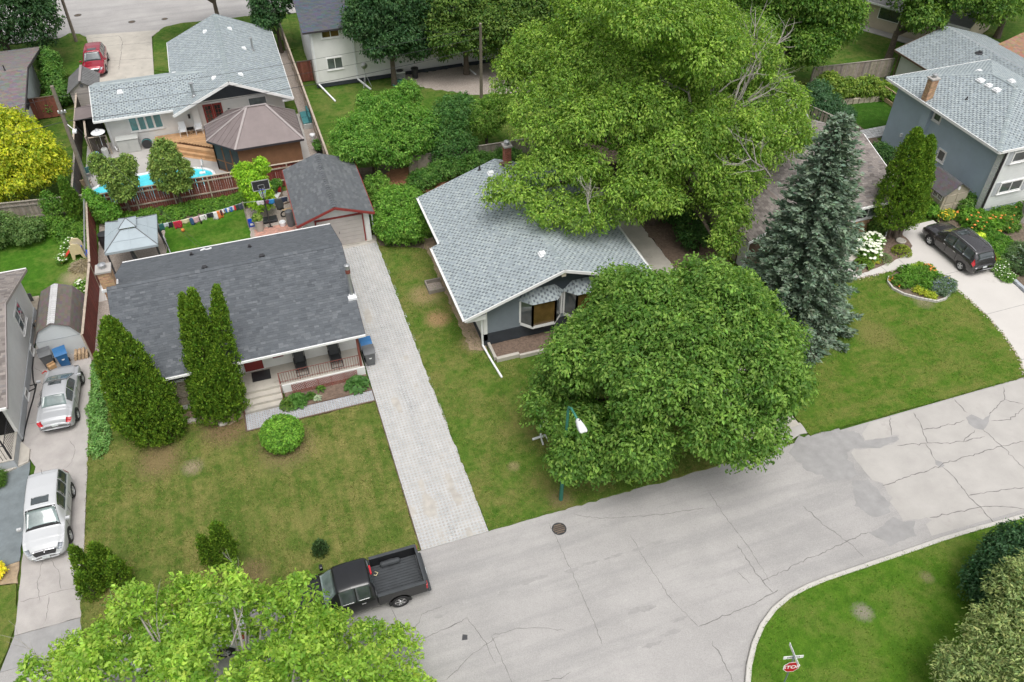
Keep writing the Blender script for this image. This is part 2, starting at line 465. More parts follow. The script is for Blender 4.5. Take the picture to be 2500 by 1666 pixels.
grassmat('grass_mown', (.105, .175, .022), (.19, .19, .055), .38, stripe=(.2, 1.5, 1, .1), lush=(.06, .14, .012),
         spots=((35.6, 28.1, .6, (.22, .2, .12)), (31, 26.6, 1.2, (.19, .18, .06)), (26.7, 28.9, 2.6, (.17, .14, .08))))
grassmat('grass_corner', (.10, .20, .018), (.17, .20, .05), .28, lush=(.065, .15, .012),
         spots=((19.66, 12.2, .42, (.30, .265, .23)), (23.3, 12.7, .3, (.24, .22, .12))))
grassmat('grass_lush', (.075, .185, .016), (.14, .19, .04), .25, lush=(.045, .13, .01), spots=((-12.35, 47.1, .9, (.36, .29, .2)),))
grassmat('grass_yard', (.085, .165, .022), (.18, .18, .06), .35, lush=(.05, .12, .014))
grassmat('grass_deep', (.045, .125, .012), (.08, .14, .025), .2, lush=(.03, .085, .008))

# ================================================================== GROUND AND ROADS
mb = MB(); mb.sheet([(-400, -150), (500, -150), (500, 700), (-400, 700)], -.06)
structure('ground', mb, 'grass_base')

def lawn(name, poly, m, top=.045, amp=.05, step=.3):
    p = MB(); p.prism(jag(poly, step, amp), -.05, top)
    return structure(name, p, m)

# the front street with the mouth of the side street; kerb line traced from the photograph
kerb = G([(1816, 1700), (1818, 1655), (1822, 1620), (1832, 1578), (1850, 1532), (1876, 1493), (1908, 1462), (1950, 1437), (2010, 1412),
          (2090, 1385), (2200, 1348), (2300, 1313), (2400, 1283), (2500, 1257)])
kerb = [(13.35, -20), (13.4, 5)] + kerb + [(60, 14.0), (160, 14.0)]
mb = MB(); mb.sheet([(-120, 21.16), (-120, 14.1), (-4, 14.1), (-1.5, 12.5), (-.5, 8), (-.5, -30), (13.35, -30)] + kerb + [(160, 21.16)], -.012)
road = structure('road', mb, 'road_surface')

# kerb stones along the corner
kst = thing('kerb', 'pale concrete kerb curving round the grassy street corner', 'kerb', (kerb[4][0], kerb[4][1], 0))
def resample(path, step):
    path = [np.array(p) for p in path]; out = [path[0]]; acc = 0
    for a, b in zip(path[:-1], path[1:]):
        L = np.linalg.norm(b - a); t = step - acc
        while t < L: out.append(a + (b - a) * t / L); t += step
        acc = (acc + L) % step
    return out
rs = resample(kerb[1:-1], 1.0)
for i in range(len(rs) - 1):
    a, b = rs[i], rs[i + 1]; d = (b - a) / np.linalg.norm(b - a); nn = np.array((d[1], -d[0])); L = np.linalg.norm(b - a)
    q = MB(); e = .006
    a2 = a + d * e; b2 = b - d * e
    pr = [(0, -.03), (0, .10), (.03, .125), (.21, .135), (.23, -.03)]
    vs = [(*(p + nn * o), z) for p in (a2, b2) for o, z in pr]
    q.add(vs, [(0, 1, 2, 3, 4), (9, 8, 7, 6, 5)] + [(k, 5 + k, 5 + (k + 1) % 5, (k + 1) % 5) for k in range(5)])
    q.build('kerb_stone', 'kerb', kst)
off = []
for i, p in enumerate(kerb):
    d = np.array(kerb[min(i + 1, len(kerb) - 1)]) - np.array(kerb[max(i - 1, 0)]); d = d / np.linalg.norm(d)
    off.append(tuple(np.array(p) + np.array((d[1], -d[0])) * .2))
lawn('corner_lawn', off + [(160, -30), (13.55, -30)], 'grass_corner', .115, .03)

lawn('front_lawn', [(-11.22, 21.2), (2.93, 21.15), (2.93, 30.72), (-3.7, 30.74), (-3.7, 33.3), (-11.22, 38.4)], 'grass_front')
lawn('side_lawn', [(6.12, 21.15), (19.6, 21.1), (19.6, 31.6), (9.9, 32.4), (9.3, 32.9), (8.9, 40), (8.9, 46), (6.0, 46), (6.0, 33)], 'grass_side')
rdrive = [(36.6, 21.15), (37.3, 22.2), (38.0, 24.2), (38.25, 25.6), (38.35, 27.3), (38.35, 29.2), (38.2, 30.7), (37.6, 31.2)]
lawn('mown_lawn', [(23.2, 21.3)] + rdrive + [(33.0, 31.3), (29.5, 31.4), (24, 34.4), (23.2, 34.4)], 'grass_mown')
lawn('left_back_lawn', [(-19.5, 45.6), (-14.6, 45.6), (-11.1, 45.9), (-11.2, 54.2), (-19.5, 55)], 'grass_lush', .04)
lawn('clothesline_lawn', [(-7.0, 51.5), (-6.95, 43.0), (-1.55, 43.0), (-1.75, 51.5)], 'grass_lush', .041)
lawn('white_house_lawn', [(4.75, 53), (22, 53), (22, 64), (14.5, 66.6), (12.8, 67.6), (4.75, 67.6)], 'grass_yard', .04)
lawn('blue_house_back_lawn', G([(2020, 232), (2050, 222), (2112, 214), (2200, 262), (2220, 300), (2087, 322), (2010, 330)]), 'grass_deep', .042)
lawn('far_lawn', [(43, 55.5), (54, 55.3), (60, 62.5), (43, 76)], 'grass_yard', .043)
lawn('tree_side_lawn', [(36, 52.6), (42.8, 52.4), (42.8, 62), (36, 62)], 'grass_yard', .0405)
lawn('lane_corner_lawn', G([(214, 103), (211, 92), (195, 84), (170, 82), (120, 110), (120, 200), (196, 176), (204, 150), (212, 120)]), 'grass_yard', .044)
lawn('lane_side_lawn', G([(377, 172), (375, 95), (380, 84), (400, 68), (440, 58), (520, 50), (700, 30), (720, 120), (420, 178)]), 'grass_yard', .044)
lawn('left_front_lawn', G([(0, 1640), (40, 1520), (40, 1425), (0, 1430)]) + [(-17, 24.6), (-17, 21.3), (-14.3, 21.3)], 'grass_side', .04)

# back lane at the top left
mb = MB(); mb.sheet([(-80, 86.2), (-14, 86.2), (-12.6, 85.4), (-7, 84.6), (-3.8, 85.2), (40, 85.2), (40, 97), (-80, 97)], .012)
structure('back_road', mb, 'road_surface')
mb = MB(); mb.prism([(-12.8, 69.2), (-7.1, 69.2), (-7.1, 83.8), (-6.2, 85.1), (-13.0, 86.1), (-12.7, 84)], -.04, .018)
bd = structure('back_driveway', mb, 'concrete_old')
mb = MB()
for path in ([(205, 118), (270, 112), (330, 108), (374, 104)], [(212, 95), (290, 88), (300, 102), (296, 130), (290, 172)], [(265, 150), (330, 145), (375, 143)]): ribbon(mb, G(path), .04, .022, .03)
mb.build('crack', 'crack', bd)['kind'] = 'stuff'

# left concrete driveway, darker apron at the street, gravel bed
mb = MB(); mb.prism(jag([(-13.8, 22.6), (-11.24, 22.6), (-11.24, 40.1), (-14.3, 40.4), (-14.35, 33.4), (-13.62, 31.8), (-13.8, 29.8)], .4, .02), -.04, .03)
ld = structure('left_driveway', mb, 'concrete_pink')
mb = MB(); mb.prism([(-14.2, 21.1), (-10.9, 21.1), (-11.24, 22.58), (-13.8, 22.58)], -.04, .02)
structure('driveway_apron', mb, 'asphalt_patch')
mb = MB()
for path in ([(170, 1075), (185, 1100), (175, 1130), (160, 1145)], [(105, 1370), (92, 1430), (98, 1470)], [(125, 1370), (145, 1400), (150, 1440)], [(50, 1470), (110, 1455), (160, 1440), (195, 1435)],
             [(120, 1455), (118, 1490), (110, 1520)], [(67, 1037), (110, 1030), (160, 1010), (215, 1005)], [(85, 900), (130, 930), (110, 950)]): ribbon(mb, G(path), .018, .034, .025)
mb.build('crack', 'crack', ld)['kind'] = 'stuff'
mb = MB(); mb.prism(jag(G([(-60, 1175), (0, 1160), (74, 1128), (72, 1200), (64, 1230), (60, 1280), (48, 1370), (0, 1392), (-60, 1400)]), .3, .05), -.03, .026)
structure('blacktop_pad', mb, 'blacktop')
mb = MB(); mb.prism(jag(G([(0, 1392), (48, 1372), (44, 1425), (0, 1432), (-60, 1440), (-60, 1405)]), .3, .05), -.03, .04)
structure('gravel_bed', mb, 'straw_soil')
# walk of square slabs between left house and shed
sw = thing('slab_walk', 'pale square concrete slabs between the white house and the barn shaped shed', 'path', (-14, 42, 0))
for j in range(8):
    for i in range(2):
        q = MB(); x0 = -14.25 + i * .72; y0 = 40.45 + j * .76
        q.box(x0 + .01, x0 + .71, y0 + .01, y0 + .75, -.03, .032 + random.uniform(0, .006)); q.build('slab', 'concrete_new', sw)
for i in range(4):
    q = MB(); x0 = -13.5 + i * .78; q.box(x0 + .79 * .65, x0 + .78 * 1.64, 44.1, 45.7, -.03, .03 + random.uniform(0, .005)); q.build('slab', 'concrete_new', sw)

# right driveway with saw joints, walk, stone edging
rd_r = [(41.3, 21.15), (41.7, 25.5), (41.95, 27.5), (42.0, 30), (41.9, 35.0)]
mb = MB(); mb.prism(rdrive + [(33.0, 31.38), (29.5, 31.45), (29.5, 32.7), (34, 32.75), (38.5, 33.2), (38.7, 35.0)] + rd_r[::-1], -.04, .035)
rdo = structure('right_driveway', mb, 'concrete_new')
for a, b in (((36.9, 22.2), (41.35, 22.6)), ((38.25, 26.0), (41.8, 26.0)), ((38.3, 29.9), (42, 29.9)), ((35.4, 31.3), (35.3, 32.8)), ((36.9, 31.25), (36.9, 33.0)), ((33.9, 31.4), (33.9, 32.7))): mb = MB(); ribbon(mb, [a, b], .03, .039); mb.build('saw_joint', 'crack_pale', rdo)
be = thing('border_stones', 'loose pale stones edging the mown lawn along the right driveway', 'edging', (*rdrive[4], 0))
edge = resample([(32.6, 31.32)] + [(37.5, 31.22)] + rdrive[::-1][1:], .16)
q = MB()
for p in edge:
    for k in range(2):
        c = Vector((p[0] + random.gauss(-.08, .05), p[1] + random.gauss(-.03, .05), .05)); s = random.uniform(.025, .055); tint = random.choice(((.62, .55, .44), (.5, .42, .34), (.38, .33, .3), (.7, .64, .55)))
        M = Matrix.Translation(c) @ Matrix.Rotation(random.random() * 3, 4, 'Z') @ Matrix.Rotation(random.random(), 4, 'X')
        q.box(-s, s, -s * .8, s * .8, -s * .6, s * .6, M, tint)
mat('stone_bits', (1, 1, 1), .9, .15, 9, 60, .2, attr=True)
o = q.build('stone', 'stone_bits', be); o['kind'] = 'stuff'

# driveway of the grey house under the trees and its pale apron
mb = MB(); mb.prism([(19.7, 22.1), (23.1, 22.1), (23.1, 46), (19.7, 46)], -.04, .03)
structure('shaded_driveway', mb, 'concrete_old')
mb = MB(); mb.prism(G([(1890, 1100), (1955, 1060), (2034, 1049), (1990, 1030), (1925, 1035), (1870, 1060)]), -.03, .02)
structure('drive_apron', mb, 'concrete')

# concrete slabs of the street on the right (bare concrete), with asphalt patches, joints and cracks
slab_edge = [(2105, 1060), (2112, 1075), (2195, 1062), (2190, 1078), (2150, 1095), (2085, 1096), (2078, 1105), (2090, 1125), (2110, 1150), (2130, 1172), (2155, 1180), (2168, 1205), (2180, 1216), (2172, 1225), (2185, 1240), (2205, 1272), (2230, 1268), (2262, 1263), (2275, 1270), (2240, 1285), (2232, 1292), (2248, 1315)]
sl = jag(G(slab_edge), .3, .06); sl = sl[:max(3, len(sl) - 22)]
mb = MB(); mb.sheet(sl + [(25.0, 14.42), (31, 14.2), (150, 14.2), (150, 21.1), (26.6, 21.1)], -.006)
cs = structure('concrete_roadway', mb, 'concrete')
def sheetpart(name, px, z, m, parent, amp=.05):
    q = MB(); q.sheet(jag(G(px), .2, amp), z); return q.build(name, m, parent)
sheetpart('asphalt_patch', [(2080, 1056), (2098, 1058), (2110, 1078), (2190, 1066), (2196, 1072), (2150, 1093), (2088, 1094), (2072, 1104), (2060, 1080)], -.002, 'asphalt_patch', cs)
sheetpart('asphalt_patch', [(2358, 1020), (2372, 1012), (2400, 1025), (2418, 1010), (2412, 1035), (2400, 1050), (2380, 1046), (2365, 1035)], -.002, 'asphalt_patch', cs)
sheetpart('asphalt_patch', [(2283, 1123), (2300, 1128), (2306, 1138), (2296, 1142), (2284, 1134)], -.002, 'asphalt_patch', cs)
sheetpart('asphalt_patch', [(2120, 1300), (2148, 1288), (2180, 1262), (2205, 1275), (2235, 1272), (2230, 1290), (2238, 1310), (2195, 1322), (2172, 1335), (2160, 1320), (2140, 1312)], -.001, 'asphalt_patch', cs)
sheetpart('asphalt_patch', [(1945, 1072), (2035, 1045), (2085, 1052), (2100, 1080), (2068, 1105), (2085, 1140), (2100, 1160), (2040, 1175), (1970, 1150), (1925, 1105)], -.008, 'asphalt_patch', road, .12)
sheetpart('asphalt_patch', [(2080, 1175), (2120, 1170), (2160, 1215), (2175, 1250), (2130, 1262), (2085, 1235)], -.008, 'asphalt_patch', road, .1)
mb = MB()
for path in ([(2155, 1186), (2260, 1150), (2350, 1118), (2430, 1094), (2500, 1078)], [(2170, 1015), (2176, 1045), (2178, 1066)], [(2230, 1008), (2245, 1030), (2252, 1050), (2330, 1036), (2356, 1026)],
             [(2252, 1050), (2265, 1082), (2330, 1082), (2350, 1078), (2380, 1050)], [(2190, 1088), (2265, 1082)], [(2330, 975), (2362, 1008)], [(2450, 945), (2452, 975), (2415, 1012)],
             [(2452, 975), (2500, 988)], [(2420, 1028), (2465, 1024), (2500, 996)], [(2400, 1048), (2450, 1092), (2500, 1145)], [(2300, 1140), (2335, 1172), (2368, 1215), (2400, 1245)],
             [(2260, 1084), (2285, 1125)], [(2352, 1078), (2405, 1066)], [(2270, 1264), (2330, 1252), (2390, 1238), (2450, 1236), (2500, 1243)], [(2365, 1210), (2430, 1198), (2500, 1190)], [(2395, 1240), (2430, 1280)]):
    ribbon(mb, G(path), .04, -.0015, .03)
mb.build('crack', 'crack', cs)['kind'] = 'stuff'
mb = MB()
for path in ([(1340, 1275), (1375, 1350), (1430, 1470), (1460, 1545), (1470, 1575)], [(1538, 1305), (1565, 1350), (1610, 1420), (1640, 1465), (1705, 1530)], [(1730, 1200), (1770, 1260), (1830, 1340), (1880, 1420)],
             [(1200, 1553), (1260, 1535), (1320, 1533), (1380, 1540)], [(1200, 1553), (1240, 1645), (1255, 1680)], [(1000, 1560), (1030, 1500), (1080, 1480)], [(1100, 1530), (1140, 1508), (1180, 1560), (1210, 1620)],
             [(955, 1485), (985, 1555), (1010, 1660)], [(1320, 1663), (1370, 1655), (1395, 1640)], [(1000, 1566), (1040, 1556), (1120, 1520)], [(1090, 1660), (1150, 1600), (1215, 1555)], [(1400, 1255), (1455, 1266), (1540, 1262), (1620, 1255), (1720, 1240)]):
    ribbon(mb, G(path), .022, -.007, .02)
for path in ([(1860, 1420), (1960, 1370), (2040, 1335), (2120, 1300)], [(1705, 1530), (1780, 1500), (1850, 1470), (1900, 1440)], [(1960, 1235), (2010, 1280), (2060, 1315), (2110, 1360)], [(1740, 1565), (1760, 1605), (1790, 1666)], [(1800, 1330), (1845, 1400), (1890, 1450)], [(1800, 1395), (1830, 1425)]):
    ribbon(mb, G(path), .032, -.007, .03)
mb.build('crack', 'crack', road)['kind'] = 'stuff'
mb = MB()
for (x, y, r) in ((1075, 1502, .22), (1290, 1420, .3), (1310, 1412, .25), (1400, 1390, .3), (1440, 1375, .3), (1500, 1358, .28), (1560, 1340, .3), (1600, 1325, .25), (1560, 1488, .3), (1580, 1488, .2), (1660, 1512, .25), (1590, 1575, .3), (1640, 1545, .3), (1230, 1448, .2)):
    c = g(x, y); pts = [(c[0] + r * 1.9 * math.cos(a) * random.uniform(.4, 1.2), c[1] + .11 * math.sin(a) * random.uniform(.4, 1.4)) for a in np.linspace(0, 2 * math.pi, 15)[:-1]]
    mb.sheet(pts, -.0065 + random.uniform(0, .0008))
mat('oil_stain', (.30, .29, .282), .8, .12, 6, 50)
mb.build('oil_stain', 'oil_stain', road)['kind'] = 'stuff'
def manhole(px, py, r, z, label):
    x, y = g(px, py); t = thing('manhole_cover', label, 'manhole', (x, y, z), group='manhole covers')
    q = MB(); q.lathe([(r, -.02), (r, .004), (r * .9, .006), (r * .88, .002), (r * .86, .002)], (x, y, z), 20); q.build('rim', 'metal_dark', t)
    q = MB()
    for k in range(-2, 3):
        w = math.sqrt(max(0, (r * .8) ** 2 - (k * r * .3) ** 2)); q.box(x - w, x + w, y + k * r * .3 - .03, y + k * r * .3 + .03, z, z + .008)
    q.build('rib', 'soil', t)
manhole(1365, 1291, .34, -.012, 'round rusty manhole cover on the front street near the lamp post')
manhole(190, 38, .36, .012, 'dark manhole cover on the back road beside the left utility pole')
manhole(322, 54, .34, .012, 'dark manhole cover on the back road right of the parked red car')
manhole(402, 47, .3, .012, 'small dark manhole cover on the back road near the overhanging tree')
x, y = g(1133, 1556); mb = MB(); mb.prism([(x - .12, y - .1), (x + .1, y - .14), (x + .16, y + .05), (x - .02, y + .14)], -.012, .0)
props(mb.build('tar_scrap', 'tar'), 'small dark flat scrap lying on the street pavement', 'debris')

# ------------------------------------------------------------------ driveway of grid pavers
mb = MB(); nx_, ny_ = 27, 190; x0, x1, y0, y1 = 2.98, 6.1, 21.12, 44.9
P = []
nz = RNG.normal(0, 1, (40, 8)); 
def vnoise(x, y):
    i, j = int(y) % 39, int(x) % 7; fx, fy = x - int(x), y - int(y); fx = fx * fx * (3 - 2 * fx); fy = fy * fy * (3 - 2 * fy)
    return (nz[i, j] * (1 - fx) + nz[i, j + 1] * fx) * (1 - fy) + (nz[i + 1, j] * (1 - fx) + nz[i + 1, j + 1] * fx) * fy
for j in range(ny_):
    row = []
    for i in range(nx_):
        x = x0 + (x1 - x0) * i / (nx_ - 1); y = y0 + (y1 - y0) * j / (ny_ - 1); u = (x - x0) / (x1 - x0)
        h = .024 + .009 * vnoise(u * 5 + .3, y * .9) + .004 * vnoise(u * 6.5, y * 2.3 + 3)
        h += .018 * math.exp(-((u - .30) / .09) ** 2) * (.5 + .5 * vnoise(2.2, y * .45)) + .018 * math.exp(-((u - .72) / .08) ** 2) * (.5 + .5 * vnoise(4.4, y * .45 + 7))
        h -= .03 * math.exp(-((u - .5) / .06) ** 2) * (1 if 26 < y < 33 else .5)
        if y > 35: h -= .010
        row.append((x, y, max(-.03, min(h, .052))))
    P.append(row)
mb.grid(P, nx_, ny_)
pd = structure('paver_driveway', mb, 'sand_fill', True)
def paver_mesh(S, n, top, r, name):
    q = MB(); c = S / n
    for j in range(n):
        for i in range(n):
            cx, cy = -S / 2 + (i + .5) * c, -S / 2 + (j + .5) * c; h = c / 2 - (.002 if n > 1 else 0)
            outer = [(h, 0), (h, h), (0, h), (-h, h), (-h, 0), (-h, -h), (0, -h), (h, -h)]
            k = r * .62; inner = [(r, 0), (k, k), (0, r), (-k, k), (-r, 0), (-k, -k), (0, -r), (k, -k)]
            vs = [(cx + a, cy + b, top) for a, b in outer] + [(cx + a, cy + b, top - .004) for a, b in inner] + [(cx + a * .93, cy + b * .93, top - .06) for a, b in inner]
            q.add(vs, [(a, (a + 1) % 8, 8 + (a + 1) % 8, 8 + a) for a in range(8)] + [(8 + a, 8 + (a + 1) % 8, 16 + (a + 1) % 8, 16 + a) for a in range(8)])
    e = S / 2 - .003
    q.add([(-e, -e, top), (e, -e, top), (e, e, top), (-e, e, top), (-e, -e, top - .07), (e, -e, top - .07), (e, e, top - .07), (-e, e, top - .07)], [(0, 4, 5, 1), (1, 5, 6, 2), (2, 6, 7, 3), (3, 7, 4, 0)])
    return q.mesh(name)
pm = paver_mesh(.518, 3, .0, .068, 'paver'); pm.materials.append(MATS['paver_grey'])
for j in range(45):
    for i in range(6):
        x = 3.24 + i * .521; y = 21.39 + j * .5215
        place(pm, 'paver', Matrix.Translation((x, y, .044 + random.uniform(-.003, .003))) @ Matrix.Rotation(random.gauss(0, .008), 4, 'Z') @ Matrix.Rotation(random.gauss(0, .006), 4, 'X'), pd)
mb = MB(); mb.prism([(2.9, 44.92), (6.05, 44.92), (6.05, 45.5), (2.9, 45.5)], -.04, .05); structure('garage_apron', mb, 'concrete_old')
# strip of the same pavers in front of the porch bed, timber edged
mb = MB(); mb.prism([(-3.62, 30.82), (2.92, 30.82), (2.92, 31.56), (-1.5, 31.56), (-1.5, 31.98), (-3.62, 31.98)], -.03, .022); ps = structure('paver_strip', mb, 'gravel')
pm2 = paver_mesh(.37, 3, .0, .05, 'strip_paver'); pm2.materials.append(MATS['paver_blue'])
for i in range(17):
    for j in range(2):
        place(pm2, 'paver', Matrix.Translation((-3.43 + i * .385, 31.01 + j * .375, .046)), ps)
for i in range(5): place(pm2, 'paver', Matrix.Translation((-3.43 + i * .385, 31.76, .046)), ps)
for b_ in ((-3.7, 2.95, 30.74, 30.81, -.03, .07), (-3.7, -3.63, 30.82, 33.3, -.03, .08), (-1.5, 2.95, 31.57, 31.64, -.03, .1), (2.93, 2.965, 21.2, 31.7, -.03, .06)): mb = MB(); mb.box(*b_); mb.build('edging_board', 'trim_brown', ps)
# beds and yard surfaces
def bed(name, poly, m, top, amp=.06):
    q = MB(); q.prism(jag(poly, .25, amp), -.05, top); return structure(name, q, m)
bed('porch_bed', [(-1.5, 31.66), (2.9, 31.66), (2.9, 32.9), (-1.5, 32.9)], 'mulch', .06, .02)
bed('wall_bed', G([(425, 1012), (600, 985), (600, 1020), (560, 1040), (480, 1035), (430, 1040)]), 'straw_soil', .056)
bed('gravel_yard', [(-11.1, 34.5), (-8.4, 34.5), (-8.4, 43.4), (3.2, 43.4), (3.0, 45.0), (1.6, 45.0), (1.6, 52.8), (-11.1, 52.8)], 'gravel', .02, .02)
bed('groundcover_bed', [(-9.8, 51.2), (-1.0, 51.4), (1.0, 52.2), (1.0, 53.3), (-11, 53.3)], 'soil', .034)
bp = MB(); bp.prism([(-1.45, 45.6), (1.25, 45.6), (1.25, 48.75), (-1.45, 48.75)], -.03, .03); bpo = structure('brick_patio', bp, 'gravel')
cols = ((1.0, 1.0, 1.0), (1.12, 1.05, 1.02), (.88, .9, .92), (1.2, 1.12, 1.1)); bm_ = []
for c in cols: q = MB(); q.box(-.098, .098, -.048, .048, -.02, .02, col=c); m_ = q.mesh('brick'); m_.materials.append(MATS['brick_pave']); bm_.append(m_)
for j in range(20):
    for i in range(13):
        place(random.choice(bm_), 'brick', Matrix.Translation((-1.33 + i * .203 + (j % 2) * .1, 46.7 + j * .1015, .026 + random.uniform(0, .004))), bpo)
bed('pool_patio', [(-12.2, 53.6), (4.4, 53.6), (4.4, 64), (-12.2, 64)], 'concrete', .012, .0)
bed('side_gravel', [(3.55, 55), (4.55, 55), (4.55, 79), (3.75, 79), (3.75, 62)], 'gravel', .028, .02)
bed('white_house_gravel', [(12.9, 67.7), (14.5, 65), (18, 62.5), (24, 61), (24, 68), (12.9, 68)], 'gravel', .05, .15)
bed('rust_path', G([(935, 430), (955, 415), (1040, 405), (1110, 393), (1150, 385), (1150, 470), (1000, 470), (945, 455)]), 'rust_rock', .052)
bed('house_edge_bed', [(8.75, 32.9), (9.7, 32.5), (9.7, 44), (8.85, 44)], 'straw_soil', .06, .08)
bed('shrub_bed', [(6.1, 44.2), (9.2, 42.8), (9.6, 54), (6.1, 54)], 'soil', .05, .1)
bed('front_planter', [(9.85, 31.5), (19.4, 31.5), (19.4, 32.9), (9.85, 32.9)], 'mulch', .09, .02)
bed('foundation_bed', G([(2085, 655), (2095, 672), (2180, 640), (2225, 615), (2222, 595), (2190, 560), (2140, 540), (2100, 570)]), 'mulch', .06)
bed('right_garden_bed', [(42.05, 21.2), (60, 21.2), (60, 34.6), (44.6, 34.9), (42.1, 35.0), (42.1, 30)], 'soil', .06)
bed('blue_side_bed', [(40, 36), (45.2, 36), (45.2, 48), (41, 48)], 'soil', .05)
bed('back_patio', G([(2087, 323), (2180, 305), (2175, 330), (2120, 340), (2080, 338)]), 'concrete', .06, .01)
bed('shade_bed', [(23.1, 34.4), (26.6, 34.4), (26.6, 52), (23.1, 52)], 'mulch', .05, .1)
# ================================================================== BUILDING HELPERS
def pal_dark():
    k = random.random(); b = random.uniform(.92, 1.08)
    c = (.096, .106, .118) if k < .6 else ((.11, .12, .132) if k < .82 else ((.08, .089, .1) if k < .95 else (.128, .138, .15)))
    return tuple(x * b for x in c)
def pal_light():
    k = random.random(); b = random.uniform(.93, 1.07)
    c = (.31, .355, .365) if k < .55 else ((.345, .39, .395) if k < .8 else (.28, .325, .34))
    return tuple(x * b for x in c)
def pal_brown():
    k = random.random(); b = random.uniform(.88, 1.12)
    c = (.215, .19, .175) if k < .5 else ((.265, .235, .215) if k < .7 else ((.155, .135, .125) if k < .92 else (.18, .165, .16)))
    return tuple(x * b for x in c)
def pal_garage():
    k = random.random(); b = random.uniform(.9, 1.1)
    c = (.10, .108, .117) if k < .7 else (.125, .133, .14)
    return tuple(x * b for x in c)
def dashcol():
    k = random.choice((.42, .48, .55, .8)); return (.30 * k, .345 * k, .39 * k)
SH_CACHE = {}
def shingles(roof, slopes, pal, pname, expo=.145, tab=.30, nind=300, th=.014):
    """cover the slopes (each a convex 3D polygon whose first edge is the eave, counter-clockwise from above) with shingle tabs;
    the nind nearest full tabs are objects of their own, the rest one joined part"""
    full = []; q = MB(); dash = pname in ('light', 'grey2'); par = False; camp = Vector((0, 0, CAMH))
    for poly in slopes:
        P = [Vector(p) for p in poly]; o = P[0]; u = (P[1] - P[0]).normalized(); n = None
        for k in range(2, len(P)):
            n = u.cross(P[k] - P[0])
            if n.length > 1e-3: break
        n.normalize(); v = n.cross(u); uv = [((p - o).dot(u), (p - o).dot(v)) for p in P]
        vm = max(b for a, b in uv); rows = int(vm / expo)
        for j in range(rows):
            vv = (j + .5) * expo; xs = []
            for i in range(len(uv)):
                (a0, b0), (a1, b1) = uv[i], uv[(i + 1) % len(uv)]
                if (b0 - vv) * (b1 - vv) < 0: xs.append(a0 + (a1 - a0) * (vv - b0) / (b1 - b0))
            if len(xs) < 2: continue
            l, r = min(xs), max(xs); x = l - (random.random() * tab)
            if dash: pw_ = tab + .11; x = (math.floor(l / pw_) - 1) * pw_ + (j % 2) * pw_ / 2 + random.uniform(-.02, .02); par = False
            while x < r:
                w = tab * random.choice((1, 1, 1, .5, 1.5)) if pname != 'grid' else tab
                if dash: par = not par; w = tab if par else .11
                xa, xb = max(x, l), min(x + w, r)
                if xb - xa > .03:
                    c = o + u * xa + v * (j * expo)
                    if w == tab and xb - xa > tab - 1e-6: full.append(((c - camp).length, c, u, v, n))
                    else: add_tab(q, c, u, v, n, xb - xa, expo, pal() if not dash or par else dashcol(), th if not dash or par else .006)
                x += w
    full.sort(key=lambda t: t[0])
    key = (pname, expo, tab)
    if key not in SH_CACHE:
        L = []
        for k in range(10):
            mm = MB(); add_tab(mm, Vector(), Vector((1, 0, 0)), Vector((0, 1, 0)), Vector((0, 0, 1)), tab, expo, pal(), th); me = mm.mesh('shingle'); me.materials.append(MATS['shingle']); L.append(me)
        SH_CACHE[key] = L
    for d, c, u, v, n in full[:nind]:
        M = Matrix(((u.x, v.x, n.x, c.x), (u.y, v.y, n.y, c.y), (u.z, v.z, n.z, c.z), (0, 0, 0, 1)))
        place(random.choice(SH_CACHE[key]), 'shingle', M, roof)
    for d, c, u, v, n in full[nind:]: add_tab(q, c, u, v, n, tab, expo, pal(), th)
    if q.f:
        s = q.build('shingle_field', 'shingle', roof); s['kind'] = 'stuff'
def add_tab(q, c, u, v, n, w, e, col, th):
    g_ = .004; t = th * random.uniform(.7, 1.35); a = c + u * g_; b = c + u * (w - g_); e2 = e * 1.04
    vs = [a, b, b + v * e2, a + v * e2, a + n * t, b + n * t, b + v * e2 + n * .003, a + v * e2 + n * .003]
    q.add(vs, [(4, 5, 6, 7), (0, 1, 5, 4), (1, 2, 6, 5), (3, 0, 4, 7)], col)
def ridge_caps(roof, p, q_, pal, up=.03, step=.2, w=.14, drop=.05, mats='shingle'):
    p = Vector(p); q_ = Vector(q_); d = (q_ - p); L = d.length; d.normalize(); s = d.cross(Vector((0, 0, 1))).normalized(); n = int(L / step)
    for i in range(n):
        c = p + d * (i * step); mb = MB(); z = Vector((0, 0, up)); z2 = Vector((0, 0, up + .034)); k = Vector((0, 0, -drop))
        a0, a1, a2 = c - s * w + k + z, c + z, c + s * w + k + z; e = d * step * 1.1
        b0, b1, b2 = c - s * w + k + z2, c + z2, c + s * w + k + z2
        mb.add([b0, b1, b2, a0 + e, a1 + e, a2 + e, a0, a1, a2], [(0, 1, 4, 3), (1, 2, 5, 4), (0, 6, 7, 1), (1, 7, 8, 2)], pal()); mb.build('ridge_cap', mats, roof)
def roof(parent, slopes, deck, t=.12, name='roof'):
    mb = MB()
    for p in slopes: mb.slab(p, t)
    return mb.build(name, deck, parent)
def fascia(parent, segs, m='white_paint', h=.16, w=.05, name='fascia', drop=.1):
    for a, b in segs:
        mb = MB(); d = Vector((0, 0, -drop)); mb.obox(Vector(a) + d, Vector(b) + d, w, h); mb.build(name, m, parent)
def wallmap(face, plane):
    if face == 'S': return lambda a, z, c: Vector((a, plane - c, z))
    if face == 'N': return lambda a, z, c: Vector((-a, plane + c, z))
    if face == 'E': return lambda a, z, c: Vector((plane + c, a, z))
    return lambda a, z, c: Vector((plane - c, -a, z))
